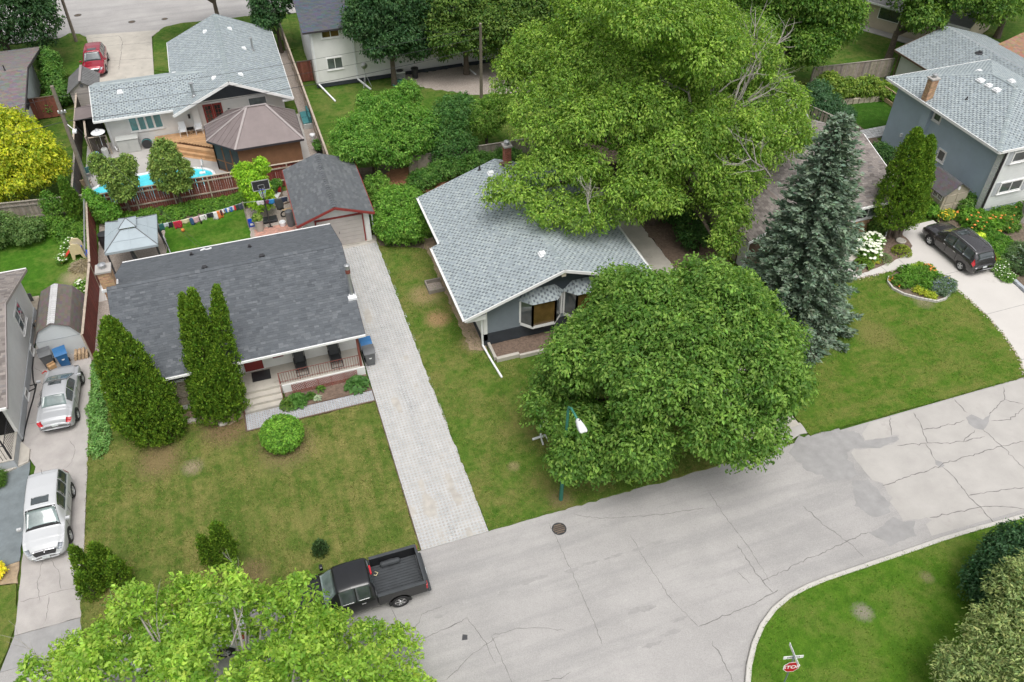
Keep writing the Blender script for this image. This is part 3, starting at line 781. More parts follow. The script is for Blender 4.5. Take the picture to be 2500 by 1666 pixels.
def wbox(mb, F, a0, a1, z0, z1, c0, c1, col=None):
    vs = [F(a, z, c) for c in (c0, c1) for z in (z0, z1) for a in (a0, a1)]
    mb.add(vs, [(0, 2, 3, 1), (4, 5, 7, 6), (0, 1, 5, 4), (2, 6, 7, 3), (0, 4, 6, 2), (1, 3, 7, 5)], col)
def window(parent, face, plane, a0, a1, z0, z1, n=1, glass='glass_dark', frame='white_paint', fw=.07, d=.06, name='window', rows=1, mw=.05, sill=True):
    F = wallmap(face, plane); mb = MB()
    wbox(mb, F, a0, a1, z0, z0 + fw, -.02, d); wbox(mb, F, a0, a1, z1 - fw, z1, -.02, d)
    wbox(mb, F, a0, a0 + fw, z0 + fw, z1 - fw, -.02, d); wbox(mb, F, a1 - fw, a1, z0 + fw, z1 - fw, -.02, d)
    w = (a1 - a0 - 2 * fw)
    for i in range(1, n): c = a0 + fw + w * i / n; wbox(mb, F, c - mw / 2, c + mw / 2, z0 + fw, z1 - fw, -.02, d - .008)
    for i in range(1, rows): c = z0 + fw + (z1 - z0 - 2 * fw) * i / rows; wbox(mb, F, a0 + fw, a1 - fw, c - .012, c + .012, -.02, d - .02)
    if sill: wbox(mb, F, a0 - .04, a1 + .04, z0 - .05, z0 - .002, -.02, d + .04)
    o = mb.build(name, frame, parent)
    gl = glass if isinstance(glass, (list, tuple)) else [glass] * n
    for i in range(n):
        q = MB(); wbox(q, F, a0 + fw + w * i / n + .004, a0 + fw + w * (i + 1) / n - .004, z0 + fw, z1 - fw, -.03, .018); q.build('pane', gl[i], o)
    return o
def siding(parent, face, plane, a0, a1, z0, z1, h, m, lim=None, name='siding_board'):
    F = wallmap(face, plane); z = z0; k = 0
    while z < z1 - .02:
        zt = min(z + h, z1); l, r = (lim(z, zt) if lim else (a0, a1))
        if r - l > .05:
            mb = MB(); vs = [F(l, z, 0), F(r, z, 0), F(r, z, .028), F(l, z, .028), F(l, zt, 0), F(r, zt, 0), F(r, zt, .008), F(l, zt, .008)]
            mb.add(vs, [(0, 3, 2, 1), (3, 7, 6, 2), (4, 5, 6, 7), (0, 4, 7, 3), (1, 2, 6, 5), (0, 1, 5, 4)]); mb.build(name, m, parent)
        z += h
def gable_x(mb, x0, x1, y0, y1, zb, ze0, ze1, yr, zr):
    """solid with its ridge along x"""
    pr = [(y0, zb), (y1, zb), (y1, ze1), (yr, zr), (y0, ze0)]
    vs = [(x, y, z) for x in (x0, x1) for y, z in pr]
    return mb.add(vs, [(4, 3, 2, 1, 0), (5, 6, 7, 8, 9)] + [(i, (i + 1) % 5, 5 + (i + 1) % 5, 5 + i) for i in range(5)])
def gable_y(mb, x0, x1, y0, y1, zb, ze, xr, zr):
    pr = [(x0, zb), (x1, zb), (x1, ze), (xr, zr), (x0, ze)]
    vs = [(x, y, z) for y in (y0, y1) for x, z in pr]
    return mb.add(vs, [(0, 1, 2, 3, 4), (9, 8, 7, 6, 5)] + [((i + 1) % 5, i, 5 + i, 5 + (i + 1) % 5) for i in range(5)])
def hit(px, py, zf):
    z = 3.0
    for _ in range(60):
        x, y = g(px, py, z); z = z * .4 + zf(x, y) * .6
    return Vector((x, y, z))
def roof_vent(parent, px, py, zf, m='white_plastic', s=.32, h=.13, name='roof_vent'):
    c = hit(px, py, zf); mb = MB(); mb.box(c.x - s / 2 - .06, c.x + s / 2 + .06, c.y - s / 2 - .06, c.y + s / 2 + .06, c.z - .08, c.z + .02); mb.box(c.x - s / 2, c.x + s / 2, c.y - s / 2, c.y + s / 2, c.z + .02, c.z + h)
    mb.build(name, m, parent, bevel=.02)
def pipe_vent(parent, px, py, zf, r=.05, h=.3, m='metal_dark'):
    c = hit(px, py, zf); mb = MB(); mb.lathe([(r * 2.4, -.03), (r * 1.3, .04), (r, .05), (r, h), (r * .8, h)], c, 10); mb.build('vent_pipe', m, parent)
def chimney(parent, x, y, w, d, z0, z1, m, cap=True, name='chimney', flue=True):
    mb = MB(); mb.box(x - w / 2, x + w / 2, y - d / 2, y + d / 2, z0, z1); o = mb.build(name, 'mortar', parent)
    hb, lb = .075, .21; z = z0; r = 0
    while z < z1 - .05:
        for f in range(4):
            L = w if f % 2 == 0 else d; a = -L / 2 - (r % 2) * lb / 2
            while a < L / 2:
                s, e = max(a, -L / 2) + .006, min(a + lb, L / 2) - .006
                if e - s > .03:
                    q = MB(); t = random.uniform(.75, 1.25); cc = (t, t * random.uniform(.9, 1.1), t)
                    if f == 0: q.box(x + s, x + e, y - d / 2 - .012, y - d / 2 + .01, z + .006, z + hb - .006, col=cc)
                    if f == 2: q.box(x + s, x + e, y + d / 2 - .01, y + d / 2 + .012, z + .006, z + hb - .006, col=cc)
                    if f == 1: q.box(x + w / 2 - .01, x + w / 2 + .012, y + s, y + e, z + .006, z + hb - .006, col=cc)
                    if f == 3: q.box(x - w / 2 - .012, x - w / 2 + .01, y + s, y + e, z + .006, z + hb - .006, col=cc)
                    if f != 2: q.build('brick', m, o)
                a += lb
        z += hb; r += 1
    q = MB(); q.box(x - w / 2 - .07, x + w / 2 + .07, y - d / 2 - .07, y + d / 2 + .07, z1, z1 + .1); q.build('cap', 'concrete', o)
    if flue:
        q = MB(); q.lathe([(.13, z1 + .1), (.13, z1 + .3), (.2, z1 + .3), (.2, z1 + .33), (.02, z1 + .4)], (x, y, 0), 14); q.build('flue_cap', 'metal_grey', o)
def downspout(parent, pts, m='white_plastic', w=.08, name='downspout'):
    mb = MB()
    for a, b in zip(pts[:-1], pts[1:]): mb.obox(a, b, w, w * .8)
    return mb.build(name, m, parent)

# ================================================================== HOUSE WITH DARK ROOF AND PORCH
X0, X1, YF, YR, YB, ZE, ZR, ZB = -8.8, 3.17, 32.7, 37.8, 43.45, 3.0, 5.32, 2.85
H = thing('house', 'low white house with charcoal shingle roof, front porch and red door', 'house', (-2.8, 38, 0))
mb = MB(); gable_x(mb, -8.4, 2.8, 34.5, 43.0, 0, 3.55, 2.85, 37.8, 5.1)
mb.add([(x, y, z) for x in (-8.4, -3.68) for y, z in ((33.42, 0), (34.5, 0), (34.5, 3.5), (33.42, 3.05))], [(0, 3, 2, 1), (4, 5, 6, 7), (0, 4, 7, 3), (3, 7, 6, 2), (0, 1, 5, 4)])
mb.build('wall', 'stucco_white', H)
S1 = [(X0, YF, ZE), (X1, YF, ZE), (X1, YR, ZR), (X0, YR, ZR)]; S2 = [(X1, YB, ZB), (X0, YB, ZB), (X0, YR, ZR), (X1, YR, ZR)]
rf = roof(H, [S1, S2], 'roof_deck')
shingles(rf, [S1, S2], pal_dark, 'dark', .14, .25, 300)
ridge_caps(rf, (X0, YR, ZR), (X1, YR, ZR), pal_dark, .015, .24, .15, .065)
fascia(H, [((X0, YF - .03, ZE), (X1, YF - .03, ZE)), ((X1, YB + .03, ZB), (X0, YB + .03, ZB))], 'white_paint', .12, .07, 'gutter', .02)
fascia(H, [((X1 + .005, YF, ZE), (X1 + .005, YR, ZR)), ((X1 + .005, YR, ZR), (X1 + .005, YB, ZB)), ((X0 - .005, YF, ZE), (X0 - .005, YR, ZR)), ((X0 - .005, YR, ZR), (X0 - .005, YB, ZB))], 'trim_dark', .16, .03, 'rake_board', .085)
mb = MB(); mb.box(-8.35, 2.8, 32.78, 34.55, 2.93, 2.96); mb.build('soffit', 'white_paint', H)
zf1 = lambda x, y: ZE + (y - YF) * (ZR - ZE) / (YR - YF) if y < YR else ZB + (YB - y) * (ZR - ZB) / (YB - YR)
for px, py in ((500, 656), (640, 628)): roof_vent(H, px, py, zf1, 'metal_dark', .22, .16, 'roof_vent')
for px, py in ((468, 624), (610, 605)): roof_vent(H, px, py, zf1, 'metal_dark', .14, .2, 'roof_vent')
c = hit(503, 611, zf1); mb = MB(); mb.tube([(c.x - .3, c.y, c.z + .03), (c.x - .1, c.y + .1, c.z + .03), (c.x + .05, c.y - .02, c.z + .04), (c.x + .3, c.y + .12, c.z - .0)], .05, 8); mb.build('vent_pipe', 'white_plastic', H)
mb = MB(); mb.lathe([(.10, 3.9), (.10, 5.75), (.125, 5.75), (.125, 5.95), (.15, 5.95), (.15, 6.0), (.03, 6.05)], (3.0, 34.85, 0), 16); fl = mb.build('flue_pipe', 'metal_grey', H)
mb = MB(); mb.box(2.78, 3.22, 34.6, 35.1, 3.82, 3.99); mb.lathe([(.16, 3.95), (.16, 4.05), (.11, 4.09)], (3.0, 34.85, 0), 14); mb.build('flashing', 'white_plastic', fl)
mb = MB(); mb.lathe([(.127, 5.5), (.127, 5.74)], (3.0, 34.85, 0), 14); mb.build('soot_band', 'rust_iron', fl)
chimney(H, -8.72, 38.35, .62, .62, 4.3, 6.1, 'brick_tan', name='chimney')
mb = MB(); mb.box(-9.12, -8.32, 37.98, 38.72, 4.95, 5.12); mb.build('flashing', 'white_plastic', H)
# stone veneer under the front window
mb = MB(); mb.box(-8.35, -3.72, 33.38, 33.42, .36, 2.05); vn = mb.build('stone_veneer', 'mortar', H)
z = .37
while z < 1.95:
    h = random.choice((.14, .19, .24)); x = -8.3
    while x < -3.8:
        w = random.uniform(.25, .62); xe = min(x + w, -3.73); t = random.uniform(.78, 1.2); q = MB()
        q.box(x + .008, xe - .008, 33.35 - random.uniform(0, .02), 33.385, z + .008, min(z + h, 2.04) - .008, col=(t, t * .98, t * random.uniform(.9, 1.02))); q.build('stone', 'stone_veneer', vn); x += w
    z += h
mb = MB(); mb.box(-8.42, -3.66, 33.36, 33.415, 0, .35); mb.build('foundation', 'white_paint', H)
window(H, 'S', 33.42, -7.1, -4.0, 2.07, 2.8, 3, ['glass_grey', 'glass_dark', 'glass_grey'], 'white_paint', .07, .05)
# porch
mb = MB(); mb.box(-3.65, 2.86, 32.95, 34.49, 0, .62); pch = mb.build('porch', 'concrete_old', H)
mb = MB(); mb.box(-1.52, 2.88, 32.87, 32.945, 0, .60); mb.build('porch_wall', 'stucco_white', pch)
for i in range(3):
    q = MB(); q.box(-3.6, -1.62, 32.0 + i * .315, 32.945, 0, .155 * (i + 1)); q.build('step', 'concrete_old', pch)
door = MB(); door.box(-3.2, -2.25, 34.44, 34.5, .68, 2.75); do = door.build('door', 'trim_red', H)
q = MB(); q.lathe([(.03, 34.37), (.03, 34.44)], (-2.35, 0, 1.7), 8, 'y'); q.v = [(p[0], p[1], p[2]) for p in q.v]; q.build('handle', 'chrome', do)
q = MB(); q.box(-3.28, -2.17, 34.47, 34.498, .62, .68); q.build('threshold', 'white_paint', do)
for x in (-1.65, 1.2):
    window(H, 'S', 34.5, x, x + .5, 1.3, 2.6, 1, 'glass_dark', 'trim_red', .06, .05, 'window')
rl = MB(); rl.tube([(-1.56, 33.04, 1.38), (2.72, 33.04, 1.38)], .018, 6); rl.tube([(-1.56, 33.04, .74), (2.72, 33.04, .74)], .014, 6)
ro = rl.build('railing', 'rust_iron', pch)
for i in range(34):
    q = MB(); x = -1.56 + 4.28 * i / 33; q.tube([(x, 33.04, .62), (x, 33.04, 1.38)], .011 if i % 8 else .018, 5); q.build('baluster', 'rust_iron', ro)
q = MB(); q.tube([(-1.58, 32.1, .95), (-1.58, 33.04, 1.4), (-1.58, 33.04, .62)], .018, 6); q.tube([(-1.58, 32.1, .95), (-1.58, 32.1, .15)], .018, 6); q.build('handrail', 'rust_iron', pch)
q = MB(); q.tube([(-3.62, 32.0, .9), (-3.62, 33.0, 1.4), (-3.62, 33.0, .62)], .018, 6); q.tube([(-3.62, 32.0, .9), (-3.62, 32.0, .0)], .018, 6); q.build('handrail', 'rust_iron', pch)
q = MB(); q.box(2.66, 2.78, 32.98, 33.1, .62, 2.95); q.build('post', 'rust_iron', pch)
# trellis leaning on the porch wall
tr = thing('trellis', 'rust red diagonal lattice trellis leaning on the white porch wall', 'trellis', (.7, 32.7, .06))
for s in (-1, 1):
    for i in range(-4, 30):
        a = -1.05 + i * .13; pts = []
        for k in (0, 1):
            pts.append((a + s * k * .52 if s > 0 else a + .52 - k * .52, k))
        (xa, ka), (xb, kb) = pts
        lo, hi = -1.05, 2.4
        def cl(x, k, x2, k2, L):
            return (L, k + (k2 - k) * (L - x) / (x2 - x)) 
        P0, P1 = (xa, ka), (xb, kb)
        if max(P0[0], P1[0]) < lo + .02 or min(P0[0], P1[0]) > hi - .02: continue
        for L in (lo, hi):
            if (P0[0] - L) * (P1[0] - L) < 0:
                C = cl(*P0, *P1, L)
                if (P0[0] < lo or P0[0] > hi): P0 = C
                else: P1 = C
        q = MB(); f = lambda p: (p[0], 32.62 + p[1] * .22 - .006 * s, .06 + p[1] * .5); q.obox(f(P0), f(P1), .028, .008, up=(0, -.9, .4)); q.build('lath', 'rust_iron', tr)
for i in range(6):
    q = MB(); x = -1.05 + i * .69; q.obox((x, 32.6, .05), (x, 32.83, .58), .03, .02); q.build('stake', 'rust_iron', tr)
q = MB(); q.box(-2.95, -1.98, 33.6, 34.36, .62, .632); props(q.build('door_mat', 'plastic_black'), 'large black rubber mat before the red front door', 'mat')
q = MB(); downspout(H, [(2.95, 34.7, .2), (2.95, 34.7, 2.9)], 'metal_grey')

# ================================================================== GARAGE
Gg = thing('garage', 'small white garage with red trim and dark roof at the top of the paver driveway', 'garage', (3.7, 48, 0))
mb = MB(); gable_y(mb, 1.62, 5.76, 45.1, 51.2, 0, 2.42, 3.69, 3.12); mb.build('wall', 'stucco_white', Gg)
A = [(1.27, 51.5, 2.4), (1.27, 44.62, 2.4), (3.69, 44.62, 3.25), (3.69, 51.5, 3.25)]; B = [(6.06, 44.62, 2.4), (6.06, 51.5, 2.4), (3.69, 51.5, 3.25), (3.69, 44.62, 3.25)]
rf = roof(Gg, [A, B], 'roof_deck', .09); shingles(rf, [A, B], pal_garage, 'garage', .16, .33, 300)
ridge_caps(rf, (3.69, 44.62, 3.25), (3.69, 51.5, 3.25), pal_garage, .01, .26, .15, .05)
fascia(Gg, [((1.22, 44.59, 2.38), (3.69, 44.59, 3.25)), ((3.69, 44.59, 3.25), (6.1, 44.59, 2.38))], 'trim_red', .15, .05, 'rake_board', .09)
fascia(Gg, [((1.24, 44.62, 2.4), (1.24, 51.5, 2.4)), ((6.09, 44.62, 2.4), (6.09, 51.5, 2.4))], 'trim_red', .12, .04, 'fascia', .07)
d = MB(); d.box(2.35, 5.42, 45.02, 45.1, .05, 2.22); do = d.build('door_frame', 'trim_red', Gg)
for i in range(7):
    q = MB(); q.box(2.45, 5.32, 44.99, 45.05, .07 + i * .295, .07 + (i + 1) * .295 - .018); q.build('door_panel', 'plastic_taupe', do)
q = MB(); q.box(3.75, 3.78, 44.95, 44.99, 1.0, 1.15); q.build('handle', 'metal_dark', do)
for i in range(12):
    for yy in (45.1,):
        q = MB(); q.box(5.5, 5.78, 45.055, 45.1, .05 + i * .19, .05 + i * .19 + .178); q.build('wall_block', 'white_paint', Gg)
downspout(Gg, [(5.98, 45.2, 2.3), (5.98, 45.2, .5), (6.2, 45.0, .35)])

# ================================================================== GREY HOUSE IN THE MIDDLE
H = thing('house', 'slate grey house with pale grey shingle roof and white bay windows', 'house', (14, 38, 0))
mb = MB(); gable_y(mb, 9.65, 18.4, 32.98, 43.9, .0, 3.15, 14.0, 4.68); mb.build('wall', 'siding_dark', H)
ze, zr = 2.9, 4.86; sl = (zr - ze) / 5.6
A1 = [(8.4, 39.1, ze), (8.4, 32.25, ze), (14, 32.25, zr), (14, 39.1, zr)]; z9 = ze + .5 * sl
A2 = [(8.9, 44.3, z9), (8.9, 39.1, z9), (14, 39.1, zr), (14, 44.3, zr)]
Bq = [(19.6, 32.25, ze), (19.6, 44.3, ze), (14, 44.3, zr), (14, 32.25, zr)]
rf = roof(H, [A1, A2, Bq], 'roof_deck_light'); shingles(rf, [A1, A2, Bq], pal_light, 'light', .145, .24, 300)
ridge_caps(rf, (14, 32.25, zr), (14, 44.3, zr), pal_light, .02, .2, .17, .07)
fascia(H, [((8.36, 32.22, ze), (14, 32.22, zr)), ((14, 32.22, zr), (19.64, 32.22, ze))], 'white_paint', .17, .05, 'rake_board', .09)
def gutter(parent, a, b, m='white_paint'):
    q = MB(); a = Vector(a); b = Vector(b); q.obox(a + Vector((0, 0, -.09)), b + Vector((0, 0, -.09)), .12, .03)
    s = (b - a).normalized().cross(Vector((0, 0, 1))) * .055
    for k in (-1, 1): q.obox(a + s * k + Vector((0, 0, -.04)), b + s * k + Vector((0, 0, -.04)), .012, .09)
    o = q.build('gutter', m, parent); return o
gutter(H, (8.33, 32.25, ze), (8.33, 39.1, ze)); gutter(H, (8.83, 39.1, z9), (8.83, 44.3, z9)); gutter(H, (19.67, 32.25, ze), (19.67, 44.3, ze))
mb = MB(); mb.box(8.5, 9.62, 32.4, 39.0, 2.74, 2.79); mb.build('soffit', 'white_paint', H)
mb = MB(); mb.box(8.55, 9.62, 32.45, 33.0, 2.45, 2.735); mb.build('soffit_box', 'white_paint', H)
F = wallmap('S', 32.98)
siding(H, 'S', 32.98, 9.85, 11.75, .92, 4.2, .105, 'siding_grey', lambda a, b: (9.85, 11.75) if a < 2.85 else (14 - (4.55 - b) / sl, 11.75))
siding(H, 'S', 32.98, 11.75, 18.3, .92, 1.25, .105, 'siding_grey')
mb = MB(); wbox(mb, F, 9.62, 9.84, .4, 2.75, -.02, .05); wbox(mb, F, 18.2, 18.4, .4, 2.9, -.02, .05); mb.build('corner_board', 'white_paint', H)
mb = MB(); mb.box(9.6, 18.42, 32.93, 32.975, 0, .9); mb.box(9.6, 9.645, 32.98, 43.9, 0, .6); mb.build('foundation', 'foundation_dark', H)
q = MB(); q.box(9.585, 9.648, 33, 43.85, .62, 2.75); q.build('side_cladding', 'white_paint', H)
mb = MB(); mb.box(13.88, 14.12, 32.3, 33.0, 4.35, 4.62); mb.build('beam_end', 'cream_paint', H)
def bay(x0):
    y = 32.97; yf = 32.42; w = 2.45; bo = MB(); base = [(x0, y), (x0 + w, y), (x0 + w - .55, yf), (x0 + .55, yf)]
    bo.prism(base, .98, 1.2); o = bo.build('bay_window', 'white_paint', H); b2_ = MB(); b2_.prism(base, 2.72, 2.82); b2_.build('head_board', 'white_paint', o)
    segs = [((x0, y), (x0 + .55, yf)), ((x0 + .55, yf), (x0 + w - .55, yf)), ((x0 + w - .55, yf), (x0 + w, y))]
    for i, (a, b) in enumerate(segs):
        a = Vector((*a, 0)); b = Vector((*b, 0)); dd = (b - a).normalized(); nn = Vector((dd.y, -dd.x, 0))
        fr = MB()
        for p in (a, b): fr.obox(p + Vector((0, 0, 1.2)), p + Vector((0, 0, 2.72)), .1, .1)
        fr.build('frame', 'white_paint', o)
        gl = MB(); e = .06; a2 = a + dd * e - nn * -.0; b2 = b - dd * e
        gl.slab([a2 + Vector((0, 0, 1.2)), b2 + Vector((0, 0, 1.2)), b2 + Vector((0, 0, 2.72)), a2 + Vector((0, 0, 2.72))], .02); gl.build('pane', 'glass_amber' if i == 1 else 'glass_grey', o)
    ov = .12; e0, e1, e2, e3 = Vector((x0 - .12, y, 2.82)), Vector((x0 + .5, yf - ov, 2.82)), Vector((x0 + w - .5, yf - ov, 2.82)), Vector((x0 + w + .12, y, 2.82)); t0, t1 = Vector((x0 + .45, y, 3.4)), Vector((x0 + w - .45, y, 3.4))
    sl_ = [[e0, e1, t0], [e1, e2, t1, t0], [e2, e3, t1]]
    q = MB(); 
    for s_ in sl_: q.face(s_)
    q.face([e0, e3, e2, e1]); r_ = q.build('bay_roof', 'roof_deck_light', H); shingles(r_, sl_, pal_light, 'light', .145, .24, 60)
bay(11.75); bay(14.35)
window(H, 'S', 32.98, 17.1, 18.0, 1.4, 2.5, 1, 'glass_dark')
chimney(H, 14.75, 44.05, .42, .42, 4.2, 5.75, 'brick_red', flue=True)
zg = lambda x, y: zr - abs(x - 14) * sl
for px, py in ((1199, 424), (1237, 426), (1228, 470), (1324, 621)): roof_vent(H, px, py, zg)
pipe_vent(H, 1171, 415, zg, .06, .25); roof_vent(H, 1226, 404, zg, 'trim_brown', .3, .18)
downspout(H, [(9.45, 32.75, 2.6), (9.5, 32.8, .25), (9.62, 31.6, .14), (9.76, 30.2, .1)], 'white_plastic', .1)
mb = MB(); mb.box(9.9, 11.2, 31.42, 31.62, 0, .3); mb.box(11.2, 19.3, 31.3, 31.45, 0, .28); mb.box(9.8, 9.95, 31.62, 32.9, 0, .28); mb.build('planter_kerb', 'concrete_old', H)
ww = thing('window_well', 'square grey timber framed window well beside the grey house', 'window well', (8.3, 38.9, 0))
for b in ((7.85, 8.85, 39.35, 39.43), (7.85, 8.85, 38.35, 38.43), (7.85, 7.93, 38.43, 39.35)):
    q = MB(); q.box(*b, -.05, .32); q.build('timber', 'wood_grey', ww)
q = MB(); q.box(7.93, 8.85, 38.43, 39.35, -.05, .06); q.build('gravel_fill', 'gravel', ww)

# ================================================================== WHITE HOUSE AT THE LEFT EDGE
H = thing('house', 'white stucco house with brown roof at the left edge beside the concrete driveway', 'house', (-18, 39, 0))
mb = MB(); gable_x(mb, -24, -14.35, 33.9, 44.0, 0, 2.95, 2.95, 39.2, 4.35); mb.build('wall', 'stucco_white', H)
A = [(-24.4, 33.2, 2.95), (-13.95, 33.2, 2.95), (-13.95, 39.25, 4.6), (-24.4, 39.25, 4.6)]; B = [(-13.95, 44.5, 2.95), (-24.4, 44.5, 2.95), (-24.4, 39.25, 4.6), (-13.95, 39.25, 4.6)]
rf = roof(H, [A, B], 'roof_deck_brown'); shingles(rf, [A, B], pal_brown, 'brown', .145, .3, 150)
fascia(H, [((-24.4, 33.16, 2.95), (-13.95, 33.16, 2.95)), ((-24.4, 44.54, 2.95), (-13.95, 44.54, 2.95))], 'white_paint', .13, .07, 'gutter', .03)
fascia(H, [((-13.93, 33.2, 2.95), (-13.93, 39.25, 4.6)), ((-13.93, 39.25, 4.6), (-13.93, 44.5, 2.95))], 'metal_edge', .15, .04, 'rake_board', .08)
mb = MB(); mb.box(-14.36, -14.31, 33.85, 44.02, 0, .6); mb.build('foundation', 'foundation', H)
window(H, 'E', -14.35, 40.5, 42.15, 1.35, 2.75, 2, ['glass_pale', 'glass_grey'], 'white_paint', .1, .05, rows=2)
for y in (40.2, 36.6):
    window(H, 'E', -14.31, y, y + .6, .12, .55, 1, 'glass_dark', 'white_paint', .05, .04)
mb = MB(); mb.box(-24, -14.4, 32.0, 33.88, 0, .62); p_ = mb.build('porch', 'foundation', H)
q = MB(); q.box(-24, -14.38, 31.98, 33.87, .622, .66); q.build('porch_floor', 'concrete_old', p_)
q = MB(); q.box(-17.5, -14.5, 33.86, 33.9, .66, 2.9); q.build('entry_wall', 'stone_veneer', H)
rl = MB(); rl.tube([(-18, 32.08, 1.6), (-14.5, 32.08, 1.6), (-14.5, 33.8, 1.6)], .025, 6); rl.tube([(-14.5, 32.08, .66), (-14.5, 32.08, 2.9)], .045, 8); ro = rl.build('railing', 'metal_dark', p_)
for i in range(22):
    q = MB(); x = -18 + i * .165; q.tube([(x, 32.08, .66), (x, 32.08, 1.6)], .014, 5); q.build('baluster', 'metal_dark', ro)
for i in range(10):
    q = MB(); y = 32.2 + i * .17; q.tube([(-14.5, y, .66), (-14.5, y, 1.6)], .014, 5); q.build('baluster', 'metal_dark', ro)
q = MB(); q.prism(G([(0, 1128), (45, 1110), (52, 1080), (75, 1100), (72, 1130), (0, 1165)]), -.02, .12); q.build('curved_step', 'concrete_old', H)
dk = thing('back_deck', 'small weathered timber landing behind the white left house', 'deck', (-14.6, 45, 0))
for i in range(9):
    q = MB(); q.box(-16.4, -14.25, 44.1 + i * .15, 44.24 + i * .15, .3, .34, col=(1.5, 1.45, 1.35)); q.build('deck_board', 'fence_grey', dk)
q = MB(); q.box(-16.4, -14.26, 44.15, 45.4, 0, .295); q.build('frame', 'wood_grey', dk)

# ================================================================== BARN SHAPED SHED
S = thing('barn_shed', 'pale grey gambrel shed with brown shingles and a white ridge strip', 'shed', (-12.5, 41, 0))
pr = [(-13.7, 0), (-11.42, 0), (-11.42, 1.35), (-11.8, 2.0), (-12.3, 2.3), (-12.85, 2.3), (-13.32, 2.0), (-13.7, 1.35)]
mb = MB(); vs = [(x, y, z) for y in (39.75, 43.2) for x, z in pr]; mb.add(vs, [tuple(range(8)), tuple(range(15, 7, -1))] + [((i + 1) % 8, i, 8 + i, 8 + (i + 1) % 8) for i in range(8)]); mb.build('wall', 'stucco_pale', S)
cx = -12.56; rp = [(-13.82, 1.3), (-13.38, 2.08), (cx, 2.46), (-11.74, 2.08), (-11.3, 1.3)]
sl_ = [[(rp[0][0], 43.3, rp[0][1]), (rp[0][0], 39.65, rp[0][1]), (rp[1][0], 39.65, rp[1][1]), (rp[1][0], 43.3, rp[1][1])], [(rp[1][0], 43.3, rp[1][1]), (rp[1][0], 39.65, rp[1][1]), (rp[2][0], 39.65, rp[2][1]), (rp[2][0], 43.3, rp[2][1])],
       [(rp[3][0], 39.65, rp[3][1]), (rp[3][0], 43.3, rp[3][1]), (rp[2][0], 43.3, rp[2][1]), (rp[2][0], 39.65, rp[2][1])], [(rp[4][0], 39.65, rp[4][1]), (rp[4][0], 43.3, rp[4][1]), (rp[3][0], 43.3, rp[3][1]), (rp[3][0], 39.65, rp[3][1])]]
rf = roof(S, sl_, 'roof_deck_brown', .05); pal_br2 = lambda: tuple(c * random.uniform(.5, .68) for c in (.235, .195, .178)); shingles(rf, sl_, pal_br2, 'brown2', .14, .26, 300)
pal_w = lambda: tuple(.56 * random.uniform(.92, 1.05) for _ in range(1)) * 3
ridge_caps(rf, (cx, 39.65, 2.46), (cx, 43.3, 2.46), pal_w, .02, .17, .19, .07)
q = MB(); q.box(-13.68, -11.44, 39.735, 39.75, 1.28, 1.31); q.build('trim', 'foundation', S)
# ================================================================== HOUSE BY THE POOL
H = thing('house', 'white stucco L shaped house with pale grey roof beyond the swimming pool', 'house', (-4, 66, 0))
mb = MB(); gable_x(mb, -10.3, -1, 62.9, 68.2, 0, 2.75, 2.75, 65.5, 3.75); gable_y(mb, -4.6, 2.75, 62.85, 74.6, 0, 2.8, -.95, 4.5); mb.build('wall', 'stucco_white', H)
A = [(-10.85, 62.15, 2.7), (-4.9, 62.15, 2.7), (-2.4, 65.5, 3.92), (-10.85, 65.5, 3.92)]; A2 = [(-5.2, 68.85, 2.7), (-10.85, 68.85, 2.7), (-10.85, 65.5, 3.92), (-2.4, 65.5, 3.92)]
B = [(-5.3, 75.0, 2.7), (-5.3, 61.4, 2.7), (-.95, 61.4, 4.62), (-.95, 75.0, 4.62)]; B2 = [(3.4, 61.4, 2.7), (3.4, 75.0, 2.7), (-.95, 75.0, 4.62), (-.95, 61.4, 4.62)]
rf = roof(H, [A, A2, B, B2], 'roof_deck_light'); shingles(rf, [A, B2, B, A2], pal_light, 'light', .145, .24, 300)
ridge_caps(rf, (-10.85, 65.5, 3.92), (-2.6, 65.5, 3.92), pal_light, .02, .2, .16, .06); ridge_caps(rf, (-.95, 61.4, 4.62), (-.95, 75, 4.62), pal_light, .02, .2, .16, .06)
fascia(H, [((-10.85, 62.1, 2.7), (-5.3, 62.1, 2.7))], 'white_paint', .15, .08, 'gutter', .03)
fascia(H, [((-5.35, 61.37, 2.68), (-.95, 61.37, 4.62)), ((-.95, 61.37, 4.62), (3.45, 61.37, 2.68))], 'white_paint', .2, .05, 'rake_board', .1)
fascia(H, [((3.43, 61.4, 2.7), (3.43, 75, 2.7)), ((-10.88, 62.15, 2.7), (-10.88, 65.5, 3.92)), ((-10.88, 65.5, 3.92), (-10.88, 68.85, 2.7)), ((-5.33, 69, 2.7), (-5.33, 75, 2.7))], 'white_paint', .15, .04, 'fascia', .08)
q = MB(); q.box(2.6, 3.4, 61.5, 62.2, 2.4, 2.6); q.build('soffit_box', 'white_paint', H)
q = MB(); q.add([(-4.5, 62.8, 2.75), (2.65, 62.8, 2.75), (-.95, 62.8, 4.42)], [(0, 1, 2)]); q.add([(-4.5, 62.84, 2.75), (2.65, 62.84, 2.75), (-.95, 62.84, 4.42)], [(2, 1, 0)]); q.build('gable_panel', 'siding_dark', H)
q = MB(); q.box(-4.1, -3.6, 62.55, 62.85, 0, 3.2); q.build('pilaster', 'stucco_white', H)
window(H, 'S', 62.9, -8.7, -6.3, 1.12, 2.3, 4, ['glass_teal', 'glass_teal', 'glass_teal', 'glass_teal'], 'white_paint', .09, .05, mw=.14)
for a in (-3.25, -2.55):
    window(H, 'S', 62.85, a, a + .68, .55, 2.45, 2, 'glass_dark', 'trim_red', .13, .06, 'french_door', rows=5, mw=.03, sill=False)
